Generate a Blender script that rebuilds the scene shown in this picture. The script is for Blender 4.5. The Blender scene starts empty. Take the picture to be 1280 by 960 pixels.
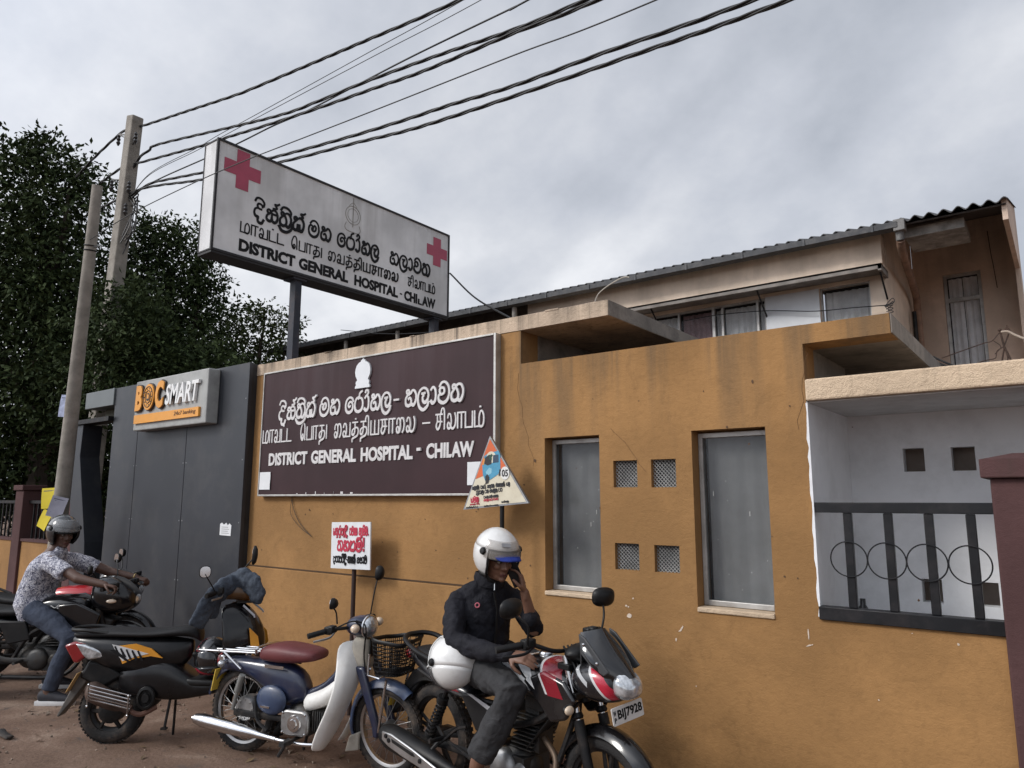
import bpy, bmesh, math, random
import numpy as np
from mathutils import Vector, Matrix, Euler
from math import sin, cos, pi, radians as RD, sqrt, atan2
random.seed(7); rng = np.random.default_rng(7)
SC = bpy.context.scene
COL = SC.collection
# ------------------------------------------------------------------ camera
PITCH, ROLL, YAW = RD(9.066), RD(0.079), RD(-37.4357)
fwd = Vector((sin(YAW)*cos(PITCH), cos(YAW)*cos(PITCH), sin(PITCH)))
r0 = Vector((cos(YAW), -sin(YAW), 0)); u0 = r0.cross(fwd)
rgt = r0*cos(ROLL)+u0*sin(ROLL); upv = -r0*sin(ROLL)+u0*cos(ROLL)
cd = bpy.data.cameras.new('camera'); cam = bpy.data.objects.new('camera', cd); COL.objects.link(cam)
cam.matrix_world = Matrix(((rgt.x, upv.x, -fwd.x, 0), (rgt.y, upv.y, -fwd.y, -4.3), (rgt.z, upv.z, -fwd.z, 1.72), (0, 0, 0, 1)))
cd.sensor_width = 36; cd.lens = 36*906.7/1280; cd.clip_start = .05; cd.clip_end = 3000
SC.camera = cam
# ------------------------------------------------------------------ world: overcast sky over a Nishita sky
SUN_AZ_DIR = Vector((-.48, -.74, .62)).normalized()
world = bpy.data.worlds.new('World'); SC.world = world; world.use_nodes = True
wt = world.node_tree; wn = wt.nodes; wl = wt.links
bg = wn['Background']
def wnode(t, **k):
    n = wn.new(t)
    for a, b in k.items(): setattr(n, a, b)
    return n
sky = wnode('ShaderNodeTexSky', sky_type='NISHITA'); sky.sun_disc = False
sky.sun_elevation = math.asin(SUN_AZ_DIR.z); sky.sun_rotation = atan2(SUN_AZ_DIR.x, SUN_AZ_DIR.y)
tc = wnode('ShaderNodeTexCoord')
sep = wnode('ShaderNodeSeparateXYZ'); wl.new(tc.outputs['Generated'], sep.inputs[0])
def wmath(op, a, b=None, clamp=False):
    n = wnode('ShaderNodeMath', operation=op); n.use_clamp = clamp
    for i, v in enumerate((a, b)):
        if v is None: continue
        if isinstance(v, (int, float)): n.inputs[i].default_value = v
        else: wl.new(v, n.inputs[i])
    return n.outputs[0]
zz = wmath('ADD', wmath('MAXIMUM', sep.outputs[2], 0.0), .55)
px = wmath('DIVIDE', sep.outputs[0], zz); py = wmath('DIVIDE', sep.outputs[1], zz)
cmb = wnode('ShaderNodeCombineXYZ'); wl.new(px, cmb.inputs[0]); wl.new(py, cmb.inputs[1])
mp = wnode('ShaderNodeMapping'); wl.new(cmb.outputs[0], mp.inputs[0]); mp.inputs['Location'].default_value = (7.315, 6.325, -4.542); mp.inputs['Scale'].default_value = (1, 1, 1)
n1 = wnode('ShaderNodeTexNoise'); n1.inputs['Scale'].default_value = 1.25; n1.inputs['Detail'].default_value = 5; n1.inputs['Roughness'].default_value = .5; n1.inputs['Distortion'].default_value = .5
wl.new(mp.outputs[0], n1.inputs['Vector'])
n2 = wnode('ShaderNodeTexNoise'); n2.inputs['Scale'].default_value = 3.4; n2.inputs['Detail'].default_value = 6; n2.inputs['Roughness'].default_value = .6
wl.new(mp.outputs[0], n2.inputs['Vector'])
nn = wmath('ADD', wmath('MULTIPLY', n1.outputs['Fac'], .74), wmath('MULTIPLY', n2.outputs['Fac'], .26))
rp = wnode('ShaderNodeValToRGB'); wl.new(nn, rp.inputs[0])
el = rp.color_ramp.elements
el[0].position = .39; el[0].color = (.25, .27, .315, 1)
el[1].position = .62; el[1].color = (.60, .61, .635, 1)
for pos, c in ((.45, (.32, .342, .385, 1)), (.51, (.40, .42, .465, 1)), (.56, (.48, .495, .53, 1))):
    e = el.new(pos); e.color = c
# the cloud deck glows where the hidden sun stands behind it
vd = wnode('ShaderNodeVectorMath', operation='DOT_PRODUCT'); wl.new(tc.outputs['Generated'], vd.inputs[0]); vd.inputs[1].default_value = SUN_AZ_DIR
glow = wmath('POWER', wmath('MAXIMUM', vd.outputs['Value'], 0.0), 3.0)
gain = wmath('ADD', wmath('MULTIPLY', glow, 2.2), 1.0)
gain = wmath('MULTIPLY', gain, 13.4)
cl = wnode('ShaderNodeVectorMath', operation='SCALE'); wl.new(rp.outputs[0], cl.inputs[0]); wl.new(gain, cl.inputs['Scale'])
mx = wnode('ShaderNodeMix', data_type='RGBA'); mx.inputs[0].default_value = .94
wl.new(sky.outputs[0], mx.inputs[6]); wl.new(cl.outputs[0], mx.inputs[7]); wl.new(mx.outputs[2], bg.inputs['Color'])
bg.inputs['Strength'].default_value = .1
sd = bpy.data.lights.new('sun', 'SUN'); so = bpy.data.objects.new('sun', sd); COL.objects.link(so)
sd.energy = 1.75; sd.angle = RD(14); sd.color = (1, .955, .90)
so.rotation_euler = (-SUN_AZ_DIR).to_track_quat('-Z', 'Y').to_euler(); so.location = (-6, -8, 14)
vs = SC.view_settings; vs.view_transform = 'Standard'; vs.look = 'None'; vs.exposure = 0.17; vs.gamma = 1; vs.use_curve_mapping = False
SC.cycles.use_denoising = True
# ------------------------------------------------------------------ materials
MATS = {}
def newmat(name):
    m = bpy.data.materials.new(name); m.use_nodes = True
    return m, m.node_tree.nodes, m.node_tree.links, m.node_tree.nodes['Principled BSDF']
def P(name, col, rough=.6, metal=0., var=.18, vs=6., bump=0., bs=40., coat=0., dirt=None, alpha=1., trans=0., spec=.5, emit=None):
    """plain material: base colour varied by noise, optional dirt patches and noise bump, all in object space"""
    if name in MATS: return MATS[name]
    m, N, L, b = newmat(name)
    co = N.new('ShaderNodeTexCoord')
    col4 = (*col, 1)
    hi = tuple(min(1, c*(1+var)) for c in col)+(1,); lo = tuple(c*(1-var) for c in col)+(1,)
    n = N.new('ShaderNodeTexNoise'); n.inputs['Scale'].default_value = vs; n.inputs['Detail'].default_value = 5; n.inputs['Roughness'].default_value = .6
    L.new(co.outputs['Object'], n.inputs['Vector'])
    r = N.new('ShaderNodeValToRGB'); r.color_ramp.elements[0].position = .33; r.color_ramp.elements[1].position = .67
    r.color_ramp.elements[0].color = lo; r.color_ramp.elements[1].color = hi
    L.new(n.outputs['Fac'], r.inputs[0]); out = r.outputs[0]
    if dirt:
        dc, amt, dsc = dirt
        n3 = N.new('ShaderNodeTexNoise'); n3.inputs['Scale'].default_value = dsc; n3.inputs['Detail'].default_value = 8; n3.inputs['Roughness'].default_value = .7
        L.new(co.outputs['Object'], n3.inputs['Vector'])
        r3 = N.new('ShaderNodeMapRange'); r3.inputs[1].default_value = .48; r3.inputs[2].default_value = .72; r3.inputs[3].default_value = 0; r3.inputs[4].default_value = amt
        L.new(n3.outputs['Fac'], r3.inputs[0])
        mxx = N.new('ShaderNodeMix'); mxx.data_type = 'RGBA'; L.new(r3.outputs[0], mxx.inputs[0]); L.new(out, mxx.inputs[6]); mxx.inputs[7].default_value = (*dc, 1)
        out = mxx.outputs[2]
    L.new(out, b.inputs['Base Color'])
    mr = N.new('ShaderNodeMapRange'); mr.inputs[3].default_value = max(0, rough-.07); mr.inputs[4].default_value = min(1, rough+.12)
    L.new(n.outputs['Fac'], mr.inputs[0]); L.new(mr.outputs[0], b.inputs['Roughness'])
    b.inputs['Metallic'].default_value = metal; b.inputs['Coat Weight'].default_value = coat; b.inputs['Coat Roughness'].default_value = .12
    b.inputs['Alpha'].default_value = alpha; b.inputs['Transmission Weight'].default_value = trans; b.inputs['Specular IOR Level'].default_value = spec
    if bump:
        nb = N.new('ShaderNodeTexNoise'); nb.inputs['Scale'].default_value = bs; nb.inputs['Detail'].default_value = 6; nb.inputs['Roughness'].default_value = .65
        L.new(co.outputs['Object'], nb.inputs['Vector'])
        bp = N.new('ShaderNodeBump'); bp.inputs['Strength'].default_value = min(1, bump); bp.inputs['Distance'].default_value = .012
        L.new(nb.outputs['Fac'], bp.inputs['Height']); L.new(bp.outputs[0], b.inputs['Normal'])
    MATS[name] = m
    return m
def stripes(name, base, bands, rough=.25, coat=.6, metal=0.):
    """paint with crisp graphic bands: each band = (a, b, lo, hi, a2, b2, lo2, hi2, colour): lo < a*x+b*z < hi and lo2 < a2*x+b2*z < hi2"""
    m, N, L, bs = newmat(name)
    co = N.new('ShaderNodeTexCoord'); sp = N.new('ShaderNodeSeparateXYZ'); L.new(co.outputs['Object'], sp.inputs[0])
    def mt(op, a, b=0.):
        n = N.new('ShaderNodeMath'); n.operation = op
        for i, v in enumerate((a, b)):
            if isinstance(v, (int, float)): n.inputs[i].default_value = v
            else: L.new(v, n.inputs[i])
        return n.outputs[0]
    out = None
    for a, b, lo, hi, a2, b2, lo2, hi2, colr in bands:
        v = mt('ADD', mt('MULTIPLY', sp.outputs[0], a), mt('MULTIPLY', sp.outputs[2], b))
        w = mt('ADD', mt('MULTIPLY', sp.outputs[0], a2), mt('MULTIPLY', sp.outputs[2], b2))
        f = mt('MULTIPLY', mt('MULTIPLY', mt('GREATER_THAN', v, lo), mt('LESS_THAN', v, hi)), mt('MULTIPLY', mt('GREATER_THAN', w, lo2), mt('LESS_THAN', w, hi2)))
        mxx = N.new('ShaderNodeMix'); mxx.data_type = 'RGBA'; L.new(f, mxx.inputs[0]); mxx.inputs[7].default_value = (*colr, 1)
        if out is None: mxx.inputs[6].default_value = (*base, 1)
        else: L.new(out, mxx.inputs[6])
        out = mxx.outputs[2]
    nz = N.new('ShaderNodeTexNoise'); nz.inputs['Scale'].default_value = 7; nz.inputs['Detail'].default_value = 8; L.new(co.outputs['Object'], nz.inputs['Vector'])
    mr = N.new('ShaderNodeMapRange'); mr.inputs[1].default_value = .5; mr.inputs[2].default_value = .8; mr.inputs[4].default_value = .16; L.new(nz.outputs['Fac'], mr.inputs[0])
    dm = N.new('ShaderNodeMix'); dm.data_type = 'RGBA'; L.new(mr.outputs[0], dm.inputs[0]); L.new(out, dm.inputs[6]); dm.inputs[7].default_value = (.12, .10, .085, 1)
    L.new(dm.outputs[2], bs.inputs['Base Color'])
    m2 = N.new('ShaderNodeMapRange'); m2.inputs[3].default_value = rough-.08; m2.inputs[4].default_value = rough+.25; L.new(nz.outputs['Fac'], m2.inputs[0]); L.new(m2.outputs[0], bs.inputs['Roughness'])
    bs.inputs['Coat Weight'].default_value = coat; bs.inputs['Metallic'].default_value = metal; bs.inputs['Coat Roughness'].default_value = .15
    MATS[name] = m
    return m
# ------------------------------------------------------------------ mesh builder
def catmull(pts, n=6, closed=False):
    p = [Vector(q) for q in pts]; out = []
    k = len(p)
    if k < 3 and not closed: 
        return p if k < 2 else [p[0].lerp(p[1], i/n) for i in range(n+1)]
    rngk = range(k if closed else k-1)
    for i in rngk:
        if closed: a, b, c, d = p[i-1], p[i], p[(i+1) % k], p[(i+2) % k]
        else: b, c = p[i], p[i+1]; a = p[i-1] if i else b*2-c; d = p[i+2] if i+2 < k else c*2-b
        for j in range(n):
            t = j/n
            out.append(.5*((2*b)+(c-a)*t+(2*a-5*b+4*c-d)*t*t+(3*b-a-3*c+d)*t**3))
    if not closed: out.append(p[-1])
    return out
class MB:
    def __init__(s): s.v = []; s.f = []; s.m = []
    def add(s, vs, fs, m=0):
        o = len(s.v); s.v += [tuple(v) for v in vs]; s.f += [tuple(i+o for i in f) for f in fs]; s.m += [m]*len(fs)
        return s
    def hexa(s, p, m=0):
        return s.add(p, [(0, 3, 2, 1), (4, 5, 6, 7), (0, 1, 5, 4), (1, 2, 6, 5), (2, 3, 7, 6), (3, 0, 4, 7)], m)
    def box(s, c, d, m=0, R=None, top=1.):
        hx, hy, hz = d[0]/2, d[1]/2, d[2]/2
        p = [(-hx, -hy, -hz), (hx, -hy, -hz), (hx, hy, -hz), (-hx, hy, -hz), (-hx*top, -hy*top, hz), (hx*top, -hy*top, hz), (hx*top, hy*top, hz), (-hx*top, hy*top, hz)]
        p = [Vector(q) for q in p]
        if R is not None: p = [R @ q for q in p]
        return s.hexa([q+Vector(c) for q in p], m)
    def bb(s, x0, x1, y0, y1, z0, z1, m=0):
        return s.box(((x0+x1)/2, (y0+y1)/2, (z0+z1)/2), (x1-x0, y1-y0, z1-z0), m)
    def loft(s, rings, caps=True, closed=False, m=0):
        n = len(rings[0]); o = []
        for r in rings: o += list(r)
        fs = []
        k = len(rings)
        for i in range(k if closed else k-1):
            a, b = i*n, ((i+1) % k)*n
            for j in range(n):
                j2 = (j+1) % n
                fs.append((a+j, a+j2, b+j2, b+j))
        if caps and not closed:
            fs.append(tuple(range(n-1, -1, -1))); fs.append(tuple((k-1)*n+j for j in range(n)))
        return s.add(o, fs, m)
    def tube(s, pts, r, n=8, caps=True, closed=False, m=0, flat=None, round_ends=False):
        """sweep along pts; r = scalar or list of radius / (ra, rb); flat = preferred 'up' vector for the first radius axis"""
        p = [Vector(q) for q in pts]; k = len(p)
        R = r if isinstance(r, (list, tuple)) and len(r) == k and not (k == 2 and not isinstance(r[0], (tuple, list)) and False) else [r]*k
        rings = []; up = Vector(flat) if flat else None; last = None
        for i in range(k):
            if closed: t = p[(i+1) % k]-p[i-1]
            else: t = p[min(i+1, k-1)]-p[max(i-1, 0)]
            t = t.normalized() if t.length > 1e-9 else Vector((0, 0, 1))
            if up is not None: a = up-t*up.dot(t)
            elif last is not None: a = last-t*last.dot(t)
            else: a = Vector((0, 0, 1))-t*t.z if abs(t.z) < .9 else Vector((1, 0, 0))-t*t.x
            if a.length < 1e-6: a = t.orthogonal()
            a.normalize(); b = t.cross(a); last = a
            ra, rb = (R[i] if isinstance(R[i], (tuple, list)) else (R[i], R[i]))
            rings.append((p[i], a, b, t, ra, rb))
        if round_ends and not closed:
            def capr(q, sgn):
                c, a, b, t, ra, rb = q; o = []
                for w in (.94, .75, .4) if sgn < 0 else (.4, .75, .94):
                    h = sqrt(1-w*w) if True else 0
                    o.append((c+t*(sgn*min(ra, rb)*w), a, b, t, ra*h, rb*h))
                return o
            rings = capr(rings[0], -1)+rings+capr(rings[-1], 1)
        L = [[c+a*(ra*cos(2*pi*j/n))+b*(rb*sin(2*pi*j/n)) for j in range(n)] for c, a, b, t, ra, rb in rings]
        return s.loft(L, caps, closed, m)
    def cyl(s, p0, p1, r0, r1=None, n=14, m=0):
        return s.tube([p0, p1], [(r0, r0), ((r1 if r1 is not None else r0),)*2], n, m=m)
    def lathe(s, prof, origin=(0, 0, 0), axis=(0, 0, 1), n=24, m=0, closed=False):
        """prof = [(radius, height along axis)]"""
        a = Vector(axis).normalized(); u = a.orthogonal().normalized(); v = a.cross(u); o = Vector(origin)
        rings = [[o+a*h+u*(r*cos(2*pi*j/n))+v*(r*sin(2*pi*j/n)) for j in range(n)] for r, h in prof]
        return s.loft(rings, not closed, closed, m)
    def prism(s, poly, depth, m=0, O=(0, 0, 0), U=(1, 0, 0), V=(0, 0, 1), N=None):
        """2-D outline in the U,V frame at O, extruded along N by depth"""
        O, U, V = Vector(O), Vector(U), Vector(V); N = Vector(N) if N else U.cross(V)
        n = len(poly)
        ar = sum(poly[i][0]*poly[(i+1) % n][1]-poly[(i+1) % n][0]*poly[i][1] for i in range(n))
        if ar < 0: poly = poly[::-1]
        if U.cross(V).dot(N) < 0: poly = poly[::-1]
        a = [O+U*x+V*y for x, y in poly]; b = [q+N*depth for q in a]
        fs = [tuple(range(n-1, -1, -1)), tuple(range(n, 2*n))]+[(i, (i+1) % n, n+(i+1) % n, n+i) for i in range(n)]
        return s.add(a+b, fs, m)
    def ell(s, c, r, R=None, nu=16, nv=10, m=0):
        c = Vector(c); vs = []; fs = []
        if isinstance(r, (int, float)): r = (r, r, r)
        for i in range(nv+1):
            th = pi*i/nv
            for j in range(nu):
                ph = 2*pi*j/nu
                q = Vector((r[0]*sin(th)*cos(ph), r[1]*sin(th)*sin(ph), r[2]*cos(th)))
                vs.append(c+(R @ q if R is not None else q))
        for i in range(nv):
            for j in range(nu):
                fs.append((i*nu+j, (i+1)*nu+j, (i+1)*nu+(j+1) % nu, i*nu+(j+1) % nu))
        return s.add(vs, fs, m)
    def torus(s, c, axis, R, r, n=32, k=8, m=0, a0=0., a1=2*pi):
        ax = Vector(axis).normalized(); u = ax.orthogonal().normalized(); v = ax.cross(u); c = Vector(c)
        full = abs(a1-a0) > 6.28
        pts = [c+u*(R*cos(a0+(a1-a0)*i/n))+v*(R*sin(a0+(a1-a0)*i/n)) for i in range(n if full else n+1)]
        return s.tube(pts, r, k, closed=full, m=m, flat=ax)
    def xf(s, M):
        s.v = [tuple(M @ Vector(q)) for q in s.v]; return s
    def mirror_y(s):
        o = len(s.v); s.v += [(x, -y, z) for x, y, z in s.v]; s.f += [tuple(i+o for i in f[::-1]) for f in s.f]; s.m += s.m; return s
    def build(s, name, mats, parent=None, smooth=True, angle=38, bevel=0., sub=0, weld=True, remesh=0., relax=0, disp=None):
        me = bpy.data.meshes.new(name); me.from_pydata(s.v, [], s.f)
        for mm in (mats if isinstance(mats, (list, tuple)) else [mats]): me.materials.append(mm)
        if any(s.m): me.polygons.foreach_set('material_index', s.m)
        bm = bmesh.new(); bm.from_mesh(me)
        if weld: bmesh.ops.remove_doubles(bm, verts=bm.verts, dist=1e-5)
        bmesh.ops.recalc_face_normals(bm, faces=bm.faces)
        bm.to_mesh(me); bm.free()
        o = bpy.data.objects.new(name, me); COL.objects.link(o)
        if remesh:
            md = o.modifiers.new('r', 'REMESH'); md.mode = 'VOXEL'; md.voxel_size = remesh
            if relax: md = o.modifiers.new('s', 'SMOOTH'); md.iterations = relax; md.factor = .5
            if disp:
                tx = bpy.data.textures.new(name, 'CLOUDS'); tx.noise_scale = disp[1]; tx.noise_depth = 3
                md = o.modifiers.new('d', 'DISPLACE'); md.texture = tx; md.strength = disp[0]; md.mid_level = .5; md.texture_coords = 'LOCAL'
            dg = bpy.context.evaluated_depsgraph_get(); dg.update()
            me2 = bpy.data.meshes.new_from_object(o.evaluated_get(dg)); me2.name = name
            o.modifiers.clear(); old = o.data; o.data = me2; bpy.data.meshes.remove(old); me = me2
            if not me.materials:
                for mm in (mats if isinstance(mats, (list, tuple)) else [mats]): me.materials.append(mm)
        if smooth:
            me.polygons.foreach_set('use_smooth', [True]*len(me.polygons))
            if not remesh and not sub: me.set_sharp_from_angle(angle=RD(angle))
        if bevel:
            md = o.modifiers.new('b', 'BEVEL'); md.width = bevel; md.segments = 2; md.limit_method = 'ANGLE'; md.angle_limit = RD(40); md.harden_normals = False
        if sub:
            md = o.modifiers.new('u', 'SUBSURF'); md.levels = sub; md.render_levels = sub
        if parent is not None: o.parent = parent
        return o
def tag(o, label=None, cat=None, group=None, kind=None):
    if label: o['label'] = label
    if cat: o['category'] = cat
    if group: o['group'] = group
    if kind: o['kind'] = kind
    return o
def thing(name, label, cat, loc=(0, 0, 0), rz=0., group=None):
    o = bpy.data.objects.new(name, None); COL.objects.link(o); o.location = loc; o.rotation_euler = (0, 0, rz); o.empty_display_size = .1
    return tag(o, label, cat, group)
def rounded(x0, x1, z0, z1, r, n=4):
    o = []
    for cx, cz, a in ((x1-r, z1-r, 0), (x0+r, z1-r, 90), (x0+r, z0+r, 180), (x1-r, z0+r, 270)):
        for i in range(n+1): o.append((cx+r*cos(RD(a+90*i/n)), cz+r*sin(RD(a+90*i/n))))
    return o
def circ(cx, cy, r, n=24, ry=None): return [(cx+r*cos(2*pi*i/n), cy+(ry or r)*sin(2*pi*i/n)) for i in range(n)]
def holed(mb, x0, x1, z0, z1, holes, y0, y1, m=0):
    """a slab in the XZ plane between y0 and y1 with rectangular openings"""
    xs = sorted({x0, x1, *[h[0] for h in holes], *[h[1] for h in holes]}); zs = sorted({z0, z1, *[h[2] for h in holes], *[h[3] for h in holes]})
    xs = [x for x in xs if x0 <= x <= x1]; zs = [z for z in zs if z0 <= z <= z1]
    solid = lambda i, j: 0 <= i < len(xs)-1 and 0 <= j < len(zs)-1 and not any(h[0] <= (xs[i]+xs[i+1])/2 <= h[1] and h[2] <= (zs[j]+zs[j+1])/2 <= h[3] for h in holes)
    for i in range(len(xs)-1):
        for j in range(len(zs)-1):
            if not solid(i, j): continue
            a, b, c, d = xs[i], xs[i+1], zs[j], zs[j+1]
            mb.add([(a, y0, c), (b, y0, c), (b, y0, d), (a, y0, d)], [(0, 1, 2, 3)], m)
            mb.add([(a, y1, c), (b, y1, c), (b, y1, d), (a, y1, d)], [(3, 2, 1, 0)], m)
            if not solid(i-1, j): mb.add([(a, y0, c), (a, y0, d), (a, y1, d), (a, y1, c)], [(0, 1, 2, 3)], m)
            if not solid(i+1, j): mb.add([(b, y0, c), (b, y1, c), (b, y1, d), (b, y0, d)], [(0, 1, 2, 3)], m)
            if not solid(i, j-1): mb.add([(a, y0, c), (a, y1, c), (b, y1, c), (b, y0, c)], [(0, 1, 2, 3)], m)
            if not solid(i, j+1): mb.add([(a, y0, d), (b, y0, d), (b, y1, d), (a, y1, d)], [(0, 1, 2, 3)], m)
    return mb
# ------------------------------------------------------------------ lettering
class Fr:
    """a flat frame: origin O, right U, up V, facing N"""
    def __init__(s, O, U, V): s.O, s.U, s.V = Vector(O), Vector(U).normalized(), Vector(V).normalized(); s.N = s.U.cross(s.V).normalized()
    def p(s, x, y, d=0.): return s.O+s.U*x+s.V*y+s.N*d
def latin(mb, fr, txt, x0, x1, y0, y1, d=.004, d0=.0, bold=.022, shear=0., m=0):
    """text fitted into the box x0..x1, y0..y1 of a frame, standing d proud of it"""
    cu = bpy.data.curves.new('t', 'FONT'); cu.body = txt; cu.offset = bold; cu.resolution_u = 3; cu.extrude = .5; cu.shear = shear
    o = bpy.data.objects.new('t', cu); COL.objects.link(o)
    dg = bpy.context.evaluated_depsgraph_get(); dg.update()
    me = bpy.data.meshes.new_from_object(o.evaluated_get(dg))
    vs = [v.co.copy() for v in me.vertices]; fs = [tuple(p.vertices) for p in me.polygons]
    bpy.data.objects.remove(o); bpy.data.curves.remove(cu); bpy.data.meshes.remove(me)
    if not vs: return
    ax, bx = min(v.x for v in vs), max(v.x for v in vs); ay, by = min(v.y for v in vs), max(v.y for v in vs)
    mb.add([fr.p(x0+(v.x-ax)/(bx-ax)*(x1-x0), y0+(v.y-ay)/(by-ay)*(y1-y0), d0+(v.z+.5)*d) for v in vs], fs, m)
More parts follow.
